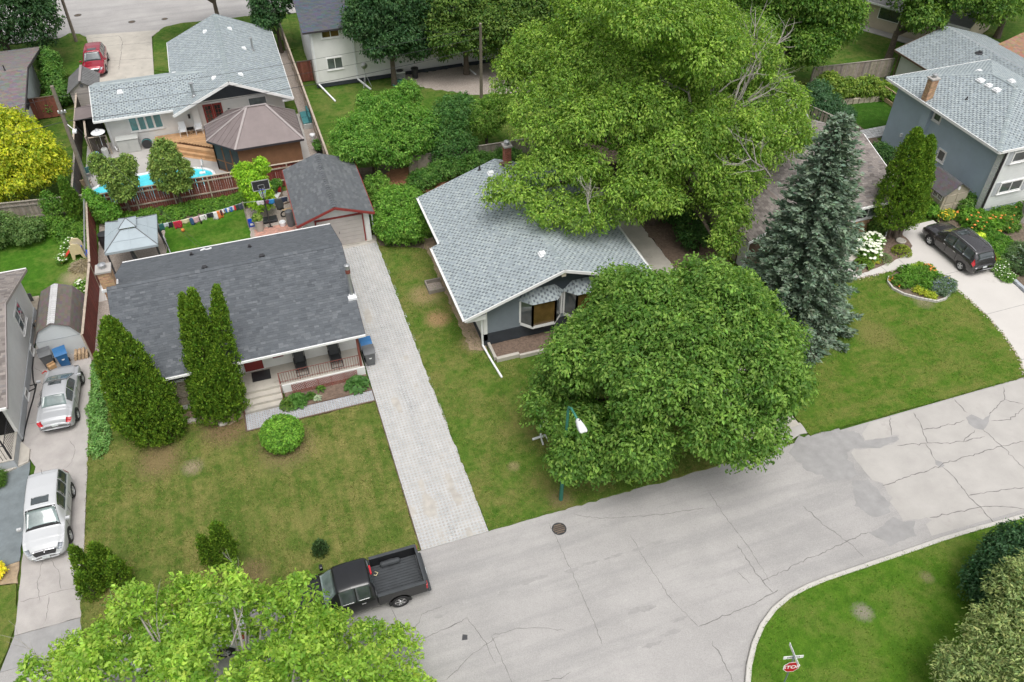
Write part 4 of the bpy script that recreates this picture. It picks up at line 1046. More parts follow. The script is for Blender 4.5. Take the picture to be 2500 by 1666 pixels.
window(H, 'S', 62.85, .1, 1.5, 1.2, 2.5, 1, 'glass_pale', 'white_paint')
for x in (-4.45, -1.5):
    q = MB(); q.box(x, x + .15, 62.7, 62.84, 1.6, 1.9); q.box(x + .03, x + .12, 62.6, 62.7, 1.8, 1.95); q.build('wall_lamp', 'metal_dark', H)
zA = lambda x, y: 2.7 + (min(y, 131 - y) - 62.15) * .364
zB = lambda x, y: 4.62 - abs(x + .95) * .4414
for px, py in ((293, 225),): roof_vent(H, px, py, zA)
for px, py in ((523, 191), (587, 183), (501, 78), (560, 71), (595, 119), (425, 181)): roof_vent(H, px, py, zB, s=.28)
def bigpipe(parent, px, py, zf, h, r=.11, m='metal_grey'):
    c = hit(px, py, zf); q = MB(); q.lathe([(r * 1.7, -.1), (r * 1.3, .1), (r, .14), (r, h), (r * 1.5, h), (r * 1.5, h + .06), (.02, h + .1)], c, 14); q.build('flue_pipe', m, parent)
bigpipe(H, 474, 236, zB, 1.0); bigpipe(H, 618, 124, zB, 1.0, .08)
downspout(H, [(-10.2, 62.5, 2.55), (-10.15, 62.75, 2.2), (-10.15, 62.75, .3), (-10.0, 62.3, .12)])
pt = thing('garden_gate_panel', 'brown horizontal board gate panels beside the red car', 'gate', (-9, 69.3, 0))
for x0, x1 in ((-11.0, -8.8), (-7.3, -5.4)):
    for k in range(9): q = MB(); q.box(x0, x1, 69.3, 69.34, .06 + k * .19, .06 + k * .19 + .17, col=(1.6, 1.5, 1.4)); q.build('board', 'fence_brown', pt)
    for x in (x0, x1 - .1): q = MB(); q.box(x, x + .1, 69.2, 69.3, 0, 1.85); q.build('post', 'fence_cap', pt)

# ================================================================== TALL WHITE HOUSE BEHIND
H = thing('house', 'two storey white house with dark blue grey roof beyond the fence', 'house', (12, 73, 0))
mb = MB(); mb.box(5.95, 12.6, 68.1, 76, 0, 5.05); mb.box(12.62, 24, 68.3, 76, 0, 2.9); mb.build('wall', 'stucco_white', H)
A = [(5.4, 67.6, 4.95), (13.1, 67.6, 4.95), (13.1, 72.5, 6.9), (5.4, 72.5, 6.9)]; A2 = [(13.1, 77.4, 4.95), (5.4, 77.4, 4.95), (5.4, 72.5, 6.9), (13.1, 72.5, 6.9)]
rf = roof(H, [A, A2], 'roof_deck'); pal_navy = lambda: tuple(c * random.uniform(.8, 1.2) for c in (.08, .092, .112)); shingles(rf, [A, A2], pal_navy, 'navy', .15, .33, 200)
A = [(13.15, 67.7, 2.8), (24.5, 67.7, 2.8), (24.5, 72, 4.4), (13.15, 72, 4.4)]; roof(H, [A], 'roof_far_dark', name='low_roof')
fascia(H, [((5.4, 67.57, 4.95), (13.1, 67.57, 4.95)), ((13.15, 67.66, 2.8), (24.5, 67.66, 2.8))], 'trim_dark', .14, .06, 'gutter', .04)
window(H, 'S', 68.1, 6.9, 8.4, 4.1, 4.95, 2, 'glass_amber', 'white_paint', .08); window(H, 'S', 68.1, 7.0, 8.35, 1.4, 2.45, 2, 'glass_grey', 'white_paint', .08)
window(H, 'S', 68.1, 9.6, 11.0, 4.1, 4.9, 2, 'glass_dark', 'white_paint', .08); window(H, 'S', 68.3, 13.6, 14.8, 1.4, 2.3, 2, 'glass_grey', 'white_paint', .08)
mb = MB(); mb.box(5.9, 24.02, 68.03, 68.095, 0, .32); mb.build('foundation', 'foundation_dark', H)
downspout(H, [(6.1, 68.0, 4.8), (6.1, 68.0, .3), (6.9, 65.0, .1)], 'white_plastic', .12); downspout(H, [(9.4, 68.0, 4.8), (9.4, 68.0, .3), (10.1, 66.2, .1)], 'white_plastic', .12); downspout(H, [(18.7, 67.9, 2.7), (18.7, 67.9, .3), (19.3, 66.0, .1)], 'white_plastic', .1)
ac = thing('air_conditioner', 'pale boxy air conditioner against the tall white house', 'air conditioner', (12.95, 67.2, .05))
q = MB(); q.box(12.5, 13.3, 66.9, 67.6, .05, .85); q.build('case', 'resin_grey', ac)
for k in range(6): q = MB(); q.box(12.48, 13.32, 66.87, 67.62, .15 + k * .11, .19 + k * .11); q.build('grille_bar', 'metal_dark', ac)
q = MB(); q.lathe([(.3, .85), (.3, .88), (.25, .89)], (12.9, 67.25, 0), 14); q.build('fan_guard', 'metal_dark', ac)
q = MB(); q.lathe([(.24, .05), (.3, .85), (.33, .86), (.33, .93), (.1, .97)], (14.2, 67.2, 0), 14); props(q.build('garbage_can', 'plastic_black', bevel=.01), 'black round garbage can next to the air conditioner', 'garbage can')
q = MB(); q.lathe([(.55, .06), (.62, .1), (.62, .24), (.56, .25), (.54, .12)], (12.6, 66.3, 0), 18); props(q.build('wading_tub', 'steel_green', smooth=True), 'shallow green plastic tub under the dark green tree', 'tub')

# ================================================================== HOUSE AT THE TOP LEFT
H = thing('house', 'house with grey brown shingle roof and pale gable at the upper left edge', 'house', (-20, 70, 0))
mb = MB(); gable_x(mb, -28, -16.2, 66.3, 76, 0, 2.6, 2.6, 70.2, 3.85); mb.build('wall', 'stucco_pale', H)
A = [(-28.3, 65.5, 2.65), (-15.75, 65.5, 2.65), (-15.4, 70.2, 4.05), (-28.3, 70.2, 4.05)]; A2 = [(-15.4, 77.6, 2.7), (-28.3, 77.6, 2.7), (-28.3, 70.2, 4.05), (-15.4, 70.2, 4.05)]
rf = roof(H, [A, A2], 'roof_deck_brown'); pal_gb = lambda: tuple(c * random.uniform(.8, 1.2) for c in (.165, .15, .145)); shingles(rf, [A, A2], pal_gb, 'greybrown', .15, .32, 150)
fascia(H, [((-15.7, 65.5, 2.65), (-15.36, 70.2, 4.05)), ((-15.36, 70.2, 4.05), (-15.36, 77.6, 2.7)), ((-28.3, 65.46, 2.65), (-15.72, 65.46, 2.65))], 'trim_dark', .18, .05, 'fascia', .08)
window(H, 'E', -16.2, 68.6, 69.8, 1.5, 2.4, 1, 'glass_grey', 'trim_dark', .1)
pipe_vent(H, 12, 172, lambda x, y: 2.65 + (y - 65.5) * .298 if y < 70.2 else 4.05 - (y - 70.2) * .18, .05, .4)

# ================================================================== BEIGE RESIN SHED BY THE RED CAR
S = thing('garden_shed', 'taupe plastic garden shed with grey gable roof near the red car', 'shed', (-12.2, 71, 0))
mb = MB(); gable_y(mb, -13.1, -11.1, 69.9, 72.6, 0, 1.85, -12.1, 2.5); mb.build('wall', 'plastic_taupe', S)
A = [(-13.3, 72.8, 1.78), (-13.3, 69.7, 1.78), (-12.1, 69.7, 2.62), (-12.1, 72.8, 2.62)]; B = [(-10.9, 69.7, 1.78), (-10.9, 72.8, 1.78), (-12.1, 72.8, 2.62), (-12.1, 69.7, 2.62)]
rf = roof(S, [A, B], 'roof_far_grey', .05)
for i in range(10):
    for (p, sg) in ((A, -1), (B, 1)):
        q = MB(); y = 69.85 + i * .31; x0 = -12.1 + sg * 1.2; q.obox((x0, y, 1.8), (-12.1, y, 2.64), .03, .03); q.build('roof_rib', 'roof_far_grey', rf)
q = MB(); q.obox((-12.1, 69.7, 2.65), (-12.1, 72.8, 2.65), .18, .04); q.build('ridge_strip', 'metal_edge', rf)
q = MB(); q.lathe([(.13, 69.84), (.13, 69.9)], (-12.1, 0, 2.2), 12, 'y'); q.build('round_vent', 'plastic_grey', S)
for i in range(12):
    q = MB(); q.box(-13.08, -11.12, 69.885, 69.9, .1 + i * .15, .11 + i * .15 + .012); q.build('groove', 'metal_edge', S)

# lean-to with brown metal roof at the end of the pool house
S = thing('lean_to', 'dark board lean-to with corrugated brown metal roof beside the pool house', 'lean-to', (-11.6, 65.5, 0))
mb = MB(); mb.box(-12.2, -10.95, 64.9, 66.5, 0, 1.8); mb.build('wall', 'fence_dark', S)
for i in range(9):
    q = MB(); y = 64.62 + i * .235; q.slab([(-12.55, y, 1.85), (-10.88, y, 2.02), (-10.88, y + .2, 2.05), (-12.55, y + .2, 1.88)], .03); q.build('roof_rib', 'metal_brown', S)
q = MB(); q.slab([(-12.55, 64.62, 1.835), (-10.88, 64.62, 2.0), (-10.88, 66.7, 2.03), (-12.55, 66.7, 1.865)], .03); q.build('roof', 'metal_brown', S)

# ================================================================== BLUE HOUSE
H = thing('house', 'two storey blue stucco house with pale hip roof at the right edge', 'house', (49, 40, 0))
mb = MB(); mb.box(45.4, 53.2, 34.7, 45.2, 0, 4.9); mb.build('wall', 'stucco_blue', H)
xa, xb, ya, yb, ze, zr, xr = 44.62, 54.0, 34.55, 45.8, 4.95, 6.55, 49.3; y1, y2 = ya + 4.5, yb - 4.5
SW = [(xa, yb, ze), (xa, ya, ze), (xr, y1, zr), (xr, y2, zr)]; SS = [(xa, ya, ze), (xb, ya, ze), (xr, y1, zr)]; SE = [(xb, ya, ze), (xb, yb, ze), (xr, y2, zr), (xr, y1, zr)]; SN = [(xb, yb, ze), (xa, yb, ze), (xr, y2, zr)]
rf = roof(H, [SW, SS, SE, SN], 'roof_deck_light', .1); shingles(rf, [SW, SS, SN, SE], pal_light, 'light', .145, .24, 300)
for a, b in (((xa, yb, ze), (xr, y2, zr)), ((xa, ya, ze), (xr, y1, zr)), ((xr, y1, zr), (xr, y2, zr)), ((xb, ya, ze), (xr, y1, zr))): ridge_caps(rf, a, b, pal_light, .02, .2, .16, .05)
fascia(H, [((xa - .03, ya, ze), (xa - .03, yb, ze)), ((xa, ya - .03, ze), (xb, ya - .03, ze)), ((xa, yb + .03, ze), (xb, yb + .03, ze))], 'white_paint', .18, .06, 'gutter', .08)
mb = MB(); mb.box(xa + .05, 45.38, ya + .05, yb - .05, ze - .12, ze - .1); mb.box(45.38, 53.5, ya + .05, 34.6, ze - .12, ze - .1); mb.build('soffit', 'siding_dark', H)
zb_ = lambda x, y: ze + min(x - xa, y - ya, yb - y) * (zr - ze) / 4.6
c = hit(2268, 238, zb_); chimney(H, 44.95, c.y, .55, .45, 4.85, 6.5, 'brick_tan', flue=True)
mb = MB(); mb.box(45.12, 45.4, 41.35, 42.05, 0, 4.85); mb.build('chimney_chase', 'stucco_blue', H)
for px, py, s in ((2395, 197, .42), (2415, 209, .34), (2434, 220, .42), (2391, 174, .3), (2470, 198, .3)): roof_vent(H, px, py, zb_, s=s, h=.1)
pipe_vent(H, 2360, 243, zb_, .05, .2); 
window(H, 'W', 45.4, -41.25, -40.45, 3.75, 4.6, 1, 'glass_grey', 'white_paint', .12); window(H, 'W', 45.4, -39.75, -38.95, 1.45, 2.35, 1, 'glass_grey', 'white_paint', .12)
for y in (43.3, 40.0):
    q = MB(); q.box(45.22, 45.4, y, y + .14, 1.3, 1.55); q.build('wall_box', 'stucco_pale', H)
q = MB(); q.box(45.3, 45.4, 34.62, 35.1, 0, 4.85); q.box(45.3, 45.62, 34.57, 34.69, 0, 4.85); q.build('corner_board', 'siding_white', H)
for i in range(24): q = MB(); q.box(45.27, 45.3, 34.66, 35.08, .05 + i * .2, .05 + i * .2 + .185); q.build('corner_brick', 'siding_white', H)
downspout(H, [(45.26, 34.5, 4.8), (45.26, 34.5, .1)], 'trim_dark', .1)
siding(H, 'S', 34.7, 45.62, 53.2, .3, 4.85, .2, 'siding_white')
window(H, 'S', 34.66, 46.15, 48.1, 1.4, 2.3, 2, 'glass_grey', 'white_paint', .1); window(H, 'S', 34.66, 46.1, 48.3, 3.75, 4.6, 2, 'glass_grey', 'white_paint', .1)
for a in (45.7, 48.15):
    for z0 in (1.35, 3.7): q = MB(); wbox(q, wallmap('S', 34.665), a, a + .36, z0, z0 + 1.0, 0, .05); q.build('shutter', 'foundation', H)
# small shed against the blue house
S = thing('garden_shed', 'tan plastic shed with dark roof and small white windows against the blue house', 'shed', (43.6, 36.2, 0))
mb = MB(); gable_y(mb, 42.45, 44.4, 35.3, 37.4, 0, 1.75, 43.4, 2.4); mb.build('wall', 'plastic_tan', S)
A = [(42.2, 37.5, 1.68), (42.2, 35.15, 1.68), (43.4, 35.15, 2.5), (43.4, 37.5, 2.5)]; B = [(44.6, 35.15, 1.68), (44.6, 37.5, 1.68), (43.4, 37.5, 2.5), (43.4, 35.15, 2.5)]
rf = roof(S, [A, B], 'roof_deck', .05); pal_ds = lambda: tuple(c * random.uniform(.85, 1.2) for c in (.085, .08, .083)); shingles(rf, [A, B], pal_ds, 'grid', .15, .24, 200, .008)
window(S, 'W', 42.45, -37.2, -36.7, 1.15, 1.55, 3, 'glass_dark', 'white_paint', .04, .03, rows=2, mw=.03, sill=False); window(S, 'W', 42.45, -36.3, -35.9, 1.15, 1.55, 3, 'glass_dark', 'white_paint', .04, .03, rows=2, mw=.03, sill=False); window(S, 'W', 42.45, -35.85, -35.45, 1.15, 1.55, 3, 'glass_dark', 'white_paint', .04, .03, rows=2, mw=.03, sill=False)
q = MB(); q.lathe([(.14, 35.26), (.14, 35.3)], (43.4, 0, 2.05), 12, 'y', sy=.7); q.build('gable_vent', 'white_paint', S)
for i in range(2):
    for z0 in (.25, 1.0): q = MB(); wbox(q, wallmap('S', 35.3), 42.65 + i * .85, 43.4 + i * .85, z0, z0 + .6, 0, .03); q.build('wall_panel', 'plastic_tan', S)
for i in range(7): q = MB(); wbox(q, wallmap('W', 42.45), -37.3 + i * .29, -37.28 + i * .29 + .02, .1, 1.1, 0, .02); q.build('wall_rib', 'plastic_tan', S)

# ================================================================== BROWN ROOFED HOUSE BEHIND THE SPRUCE
H = thing('house', 'low house with brown shingle roof half hidden behind the blue spruce', 'house', (32, 39, 0))
mb = MB(); gable_x(mb, 27.0, 38.2, 35.4, 45.2, 0, 2.6, 2.6, 40.4, 4.0); mb.build('wall', 'stucco_beige', H)
A = [(27.5, 34.85, 2.5), (38.9, 34.85, 2.5), (38.9, 40.4, 4.2), (27.5, 40.4, 4.2)]; A2 = [(38.9, 46, 2.5), (26.8, 46, 2.5), (26.8, 40.4, 4.2), (38.9, 40.4, 4.2)]
W1 = [(26.7, 42, 2.5), (26.7, 34.0, 2.5), (29.6, 34.0, 3.7), (29.6, 42, 3.7)]; W2 = [(32.5, 34.0, 2.5), (32.5, 40, 2.5), (29.6, 40, 3.7), (29.6, 34.0, 3.7)]
rf = roof(H, [A, A2, W1, W2], 'roof_deck_brown'); shingles(rf, [A, W1, W2, A2], pal_brown, 'brown', .145, .3, 300)
ridge_caps(rf, (28, 40.4, 4.2), (38.9, 40.4, 4.2), pal_brown, .02, .22, .16, .06)
fascia(H, [((32.5, 34.82, 2.5), (38.9, 34.82, 2.5))], 'white_paint', .15, .07, 'gutter', .03)
fascia(H, [((26.66, 33.97, 2.48), (29.6, 33.97, 3.72)), ((29.6, 33.97, 3.72), (32.54, 33.97, 2.48)), ((38.93, 34.85, 2.5), (38.93, 40.4, 4.2)), ((38.93, 40.4, 4.2), (38.93, 46, 2.5))], 'white_paint', .15, .05, 'rake_board', .08)
q = MB(); gable_y(q, 27.05, 32.1, 34.5, 36, 0, 2.5, 29.6, 3.55); q.build('wing_wall', 'trim_brown', H)
q = MB(); q.box(26.98, 27.12, 34.44, 34.52, 0, 2.45); q.box(26.98, 27.03, 34.52, 35.2, 0, 2.45); q.build('corner_board', 'white_paint', H)
window(H, 'S', 35.4, 35.3, 37.6, 1.15, 2.4, 2, ['glass_dark', 'glass_pale'], 'white_paint', .1)
fw_ = MB(); fw_.box(32.6, 38.22, 35.33, 35.395, 0, 1.05); vv = fw_.build('brick_wall', 'mortar', H)
for r_ in range(8):
    for i in range(25):
        q = MB(); t = random.uniform(.75, 1.2); x = 32.65 + i * .224 + (r_ % 2) * .11
        if x < 38.0: q.box(x, x + .21, 35.315, 35.335, .02 + r_ * .128, .02 + r_ * .128 + .115, col=(t, t, t)); q.build('brick', 'brick_tan', vv)
q = MB(); q.box(33.0, 34.6, 32.85, 33.5, 0, .16); q.box(33.0, 34.4, 33.5, 35.3, 0, .32); q.build('step', 'concrete_old', H)
downspout(H, [(38.5, 35.0, 2.4), (38.5, 35.3, 2.1), (38.5, 35.3, .25), (37.6, 34.4, .1)])

# ================================================================== BUILDINGS AT THE TOP RIGHT
H = thing('garage', 'grey shingled garage with pale walls behind the blue house', 'garage', (57, 50, 0))
mb = MB(); gable_y(mb, 53.2, 61.6, 44.8, 53.8, 0, 2.45, 57.4, 3.75); mb.build('wall', 'siding_white', H)
A = [(52.7, 54.2, 2.45), (52.7, 44.4, 2.45), (57.4, 44.4, 3.9), (57.4, 54.2, 3.9)]; B = [(62.1, 44.4, 2.45), (62.1, 54.2, 2.45), (57.4, 54.2, 3.9), (57.4, 44.4, 3.9)]
rf = roof(H, [A, B], 'roof_deck_light'); pal_g2 = lambda: tuple(c * .82 for c in pal_light()); shingles(rf, [A, B], pal_g2, 'grey2', .15, .28, 200)
fascia(H, [((52.67, 44.4, 2.45), (52.67, 54.2, 2.45)), ((52.7, 54.23, 2.45), (57.4, 54.23, 3.9))], 'trim_brown', .15, .05, 'fascia', .06)
downspout(H, [(53.1, 53.9, 2.3), (53.1, 53.9, .1)], 'trim_brown', .09)
pipe_vent(H, 2393, 129, lambda x, y: 3.9 - abs(x - 57.4) * .3085, .16, .12)
H = thing('house', 'house with tan brown roof at the upper right edge', 'house', (64, 48, 0))
mb = MB(); gable_y(mb, 61.9, 68, 45, 51.2, 0, 2.6, 65, 3.6); mb.build('wall', 'siding_white', H)
A = [(60.9, 51.8, 2.65), (60.9, 44.4, 2.65), (65, 44.4, 3.9), (65, 51.8, 3.9)]; B = [(69, 44.4, 2.65), (69, 51.8, 2.65), (65, 51.8, 3.9), (65, 44.4, 3.9)]
rf = roof(H, [A, B], 'roof_tan'); pal_tan = lambda: tuple(c * random.uniform(.78, 1.2) for c in (.33, .205, .13)); shingles(rf, [A, B], pal_tan, 'tan', .15, .3, 150)
fascia(H, [((60.87, 44.4, 2.65), (60.87, 51.8, 2.65))], 'white_paint', .14, .06, 'gutter', .04)
H = thing('house', 'beige stucco bungalow with grey roof among the far trees at top right', 'house', (62, 65, 0))
M_ = Matrix.Translation((58.9, 61.4, 0)) @ Matrix.Rotation(R(-62), 4, 'Z')
mb = MB(); gable_x(mb, -4.5, 6, .3, 8, 0, 2.5, 2.5, 4.2, 3.7); mb.v = [tuple(M_ @ Vector(p)) for p in mb.v]; mb.build('wall', 'stucco_beige', H)
mb = MB(); mb.slab([M_ @ Vector(p) for p in ((-4.9, -.2, 2.5), (6.4, -.2, 2.5), (6.4, 4.2, 3.95), (-4.9, 4.2, 3.95))], .1); mb.slab([M_ @ Vector(p) for p in ((6.4, 8.5, 2.5), (-4.9, 8.5, 2.5), (-4.9, 4.2, 3.95), (6.4, 4.2, 3.95))], .1); mb.build('roof', 'roof_far_grey', H)
mb = MB(); mb.obox(M_ @ Vector((-4.9, -.24, 2.42)), M_ @ Vector((6.4, -.24, 2.42)), .06, .15); mb.build('gutter', 'white_paint', H)
fr = MB(); fr.box(-2.0, .1, .24, .3, 1.05, 2.15); fr.v = [tuple(M_ @ Vector(p)) for p in fr.v]; fo = fr.build('window', 'white_paint', H)
gl = MB(); gl.box(-1.92, .02, .22, .245, 1.12, 2.08); gl.v = [tuple(M_ @ Vector(p)) for p in gl.v]; gl.build('pane', 'glass_dark', fo)
mb = MB(); mb.box(-4.5, 6, -.9, .25, 0, .08); mb.v = [tuple(M_ @ Vector(p)) for p in mb.v]; mb.build('walk_slab', 'concrete', H)
S = thing('garden_shed', 'small white shed with dark brown roof behind the dead branches', 'shed', (39.4, 51, 0))
mb = MB(); gable_x(mb, 36.8, 40.9, 50.1, 52.6, 0, 2.2, 2.2, 51.4, 2.75); mb.build('wall', 'stucco_white', S)
A = [(36.4, 49.6, 2.25), (41.2, 49.6, 2.25), (40.9, 51.5, 2.95), (36.4, 51.5, 2.95)]; A2 = [(41.2, 53, 2.25), (36.4, 53, 2.25), (36.4, 51.5, 2.95), (40.9, 51.5, 2.95)]
rf = roof(S, [A, A2], 'roof_far_brown', .08); pal_db = lambda: tuple(c * random.uniform(.8, 1.2) for c in (.115, .098, .09)); shingles(rf, [A, A2], pal_db, 'darkbrown', .15, .3, 100)
fascia(S, [((36.4, 49.57, 2.25), (41.2, 49.57, 2.25))], 'white_paint', .15, .06, 'gutter', .06)
window(S, 'S', 50.1, 37.6, 38.4, 1.2, 1.9, 2, 'glass_dark')
downspout(S, [(41.0, 49.7, 2.1), (41.1, 49.9, 1.5), (41.7, 49.2, .2)])
H = thing('house', 'grey roofed house glimpsed behind the trees at the top', 'house', (40, 78, 0))
mb = MB(); gable_x(mb, 30, 48, 74, 84, 0, 2.6, 2.6, 79, 4); mb.build('wall', 'stucco_beige', H)
roof(H, [[(29.5, 73.4, 2.6), (48.5, 73.4, 2.6), (48.5, 79, 4.3), (29.5, 79, 4.3)], [(48.5, 84.6, 2.6), (29.5, 84.6, 2.6), (29.5, 79, 4.3), (48.5, 79, 4.3)]], 'roof_far_grey')
# ================================================================== FOLIAGE
def leafmesh(name, C, D, Nn, size, cols, wid=.5, fold=.12):
    """leaf quads: centres C, growing direction D, face normal N, length size, colours"""
    n = len(C); D = D / np.linalg.norm(D, axis=1, keepdims=True); W = np.cross(D, Nn); W /= np.linalg.norm(W, axis=1, keepdims=True) + 1e-9; U = np.cross(W, D)
    s = size[:, None]; V = np.empty((n, 4, 3)); V[:, 0] = C - D * s * .5; V[:, 1] = C + W * s * wid * .5 + U * s * fold; V[:, 2] = C + D * s * .5 - U * s * fold * .6; V[:, 3] = C - W * s * wid * .5 + U * s * fold
    me = bpy.data.meshes.new(name); me.vertices.add(4 * n); me.vertices.foreach_set('co', V.astype(np.float32).ravel())
    idx = np.arange(4 * n, dtype=np.int32).reshape(n, 4); tri = np.concatenate([idx[:, [0, 1, 2]], idx[:, [0, 2, 3]]], 1).ravel()
    me.loops.add(6 * n); me.loops.foreach_set('vertex_index', tri); me.polygons.add(2 * n)
    me.polygons.foreach_set('loop_start', np.arange(0, 6 * n, 3, dtype=np.int32)); me.polygons.foreach_set('loop_total', np.full(2 * n, 3, dtype=np.int32))
    at = me.attributes.new('Col', 'FLOAT_COLOR', 'FACE'); cc = np.ones((2 * n, 4), dtype=np.float32); cc[:, :3] = np.repeat(cols, 2, axis=0); at.data.foreach_set('color', cc.ravel())
    me.update(calc_edges=True); return me
LEAFK = 1.95
def unit(a): return a / (np.linalg.norm(a, axis=-1, keepdims=True) + 1e-9)
def tint(n, base, hi, clump, k, var=.14, p=1.4):
    """colours: each clump leans to base or hi, each leaf a little off that"""
    t = RNG.random(clump) ** p; t = np.repeat(t, k)[:n]; t = np.clip(t + RNG.normal(0, .16, n), 0, 1)[:, None]
    c = np.array(base) * (1 - t) + np.array(hi) * t; return np.clip(c * LEAFK * (1 + RNG.normal(0, var, (n, 1))) * (1 + RNG.normal(0, .05, (n, 3))), .004, 1)
def lobes_shell(lobes, n, lo=.72, hi=1.03, zmin=.15, under=.35):
    L = np.array(lobes, float); area = (L[:, 3] * L[:, 4] + L[:, 3] * L[:, 5] + L[:, 4] * L[:, 5]); pick = RNG.choice(len(L), n * 3, p=area / area.sum())
    d = unit(RNG.normal(size=(n * 3, 3))); f = RNG.uniform(lo, hi, (n * 3, 1)); P = L[pick, :3] + d * L[pick, 3:6] * f
    ok = P[:, 2] > zmin
    ok &= ~((d[:, 2] < -.35) & (RNG.random(n * 3) > under))
    for i in range(len(L)):
        q = (P - L[i, :3]) / L[i, 3:6]; ok &= ~((pick != i) & ((q ** 2).sum(1) < .55))
    P, d = P[ok][:n], unit(d[ok][:n] / L[pick[ok][:n], 3:6]); return P, d
def crown(name, parent, lobes, nclump, k, csize, lsize, base, hi, m='leaf', droop=.25, wid=.5, lo=.72, fill=.25, zmin=.2, var=.14, p=1.4, tuft=.6):
    P, d = lobes_shell(lobes, nclump, lo, 1.03, zmin); nc = len(P)
    Fp, fd = lobes_shell(lobes, int(nclump * fill), .3, .8, zmin); P = np.vstack([P, Fp]); d = np.vstack([d, fd]); nc = len(P); n = nc * k
    C = np.repeat(P, k, 0); dn = np.repeat(d, k, 0); r = RNG.normal(size=(n, 3)); rad = unit(r); cs = np.repeat(csize * RNG.uniform(.6, 1.3, nc), k)[:, None]
    off_ = rad * cs * RNG.random((n, 1)) ** .36 * np.array((1, 1, .8)); C = C + off_
    Nn = unit(rad * tuft + dn * .4 + np.array((0, 0, .5)) + RNG.normal(0, .36, (n, 3))); D = unit(rad * .9 + dn * .45 + np.array((0, 0, -droop)) + RNG.normal(0, .35, (n, 3)))
    D = unit(D - Nn * (D * Nn).sum(1, keepdims=True) * .8); s = lsize * RNG.uniform(.65, 1.3, n); cols = tint(n, base, hi, nc, k, var, p)
    o_ = np.array(OFF.get(parent) or (0, 0, 0)); me = leafmesh(name, C - o_, D, Nn, s, cols, wid)
    return addmesh(name, me, m, parent)
def limbs(parent, base, trunk_r, fork_z, tips, m='bark', name='trunk', lean=(0, 0), seg=8):
    bx, by, bz = base; mb = MB(); f = Vector((bx + lean[0], by + lean[1], fork_z))
    mb.tube([(bx, by, bz - .1), (bx + lean[0] * .2, by + lean[1] * .2, bz + (fork_z - bz) * .35), f], [trunk_r * 1.35, trunk_r, trunk_r * .8], seg)
    for t in tips:
        t = Vector(t); mid = f.lerp(t, .5) + Vector((random.uniform(-.3, .3), random.uniform(-.3, .3), random.uniform(0, .4)))
        mb.tube([f - Vector((0, 0, trunk_r)), f.lerp(mid, .5), mid, t], [trunk_r * .6, trunk_r * .5, trunk_r * .35, trunk_r * .12], 6)
    return mb.build(name, m, parent)
def tree(name, label, base, lobes, trunk_r, fork, nclump, k, csize, lsize, col, hi, m='leaf', group=None, bark='bark', tips=None, **kw):
    t = thing(name, label, 'tree', base, group=group); limbs(t, base, trunk_r, fork, [(l[0], l[1], l[2] + (.2 if not tips else -.5) * l[5]) for l in (tips or lobes)], bark)
    crown('crown', t, lobes, nclump, k, csize, lsize, col, hi, m, **kw); return t
def shrub(name, label, base, lobes, nclump, k, csize, lsize, col, hi, m='leaf', cat='shrub', group=None, stems=True, **kw):
    t = thing(name, label, cat, base, group=group)
    if stems:
        q = MB()
        for l in lobes: q.tube([(base[0], base[1], base[2] - .03), ((base[0] + l[0]) / 2, (base[1] + l[1]) / 2, base[2] + (l[2] - base[2]) * .6), (l[0], l[1], l[2] + l[5] * .3)], [.035, .028, .012], 5)
        q.build('stem', 'bark', t)
    crown('foliage', t, lobes, nclump, k, csize, lsize, col, hi, m, zmin=base[2] + .03, **kw); return t
def mound(cx, cy, cz, rx, ry, rz, n, f=.45, jz=.3):
    """a dome broken into n overlapping lobes"""
    out = []
    for i in range(n):
        a = i * 2.399 + random.random() * .5; r = math.sqrt((i + .5) / n); z = math.sqrt(max(0, 1 - r * r))
        out.append((cx + rx * (1 - f * .55) * r * math.cos(a), cy + ry * (1 - f * .55) * r * math.sin(a), cz + rz * (1 - f * .6) * z + random.uniform(-jz, jz) * .5, rx * f, ry * f, rz * f * 1.05))
    return out

# ---- big round maple in front of the grey house
ml = mound(16.2, 23.8, 2.8, 6.2, 5.6, 5.9, 40, .25, 2.2) + [(10.9, 25.0, 3.0, 1.7, 1.6, 1.3), (11.6, 23.2, 2.8, 1.7, 1.6, 1.2), (11.6, 26.0, 3.9, 1.6, 1.4, 1.3), (10.3, 21.6, 3.2, 1.1, .8, 1.3), (10.5, 21.5, 4.3, 1.0, .8, 1.0), (10.0, 21.2, 2.8, .8, .5, .8), (11.8, 21.4, 2.9, 1.5, 1.2, 1.2), (13.6, 20.9, 2.9, 1.6, 1.2, 1.1)]
tree('maple_tree', 'large round green maple tree beside the green street lamp', (16.1, 23.6, 0), ml, .28, 2.4, 4700, 24, .40, .2, (.04, .092, .014), (.14, .222, .045), zmin=1.7, fill=.3, droop=.35, p=1.5, tuft=.8)
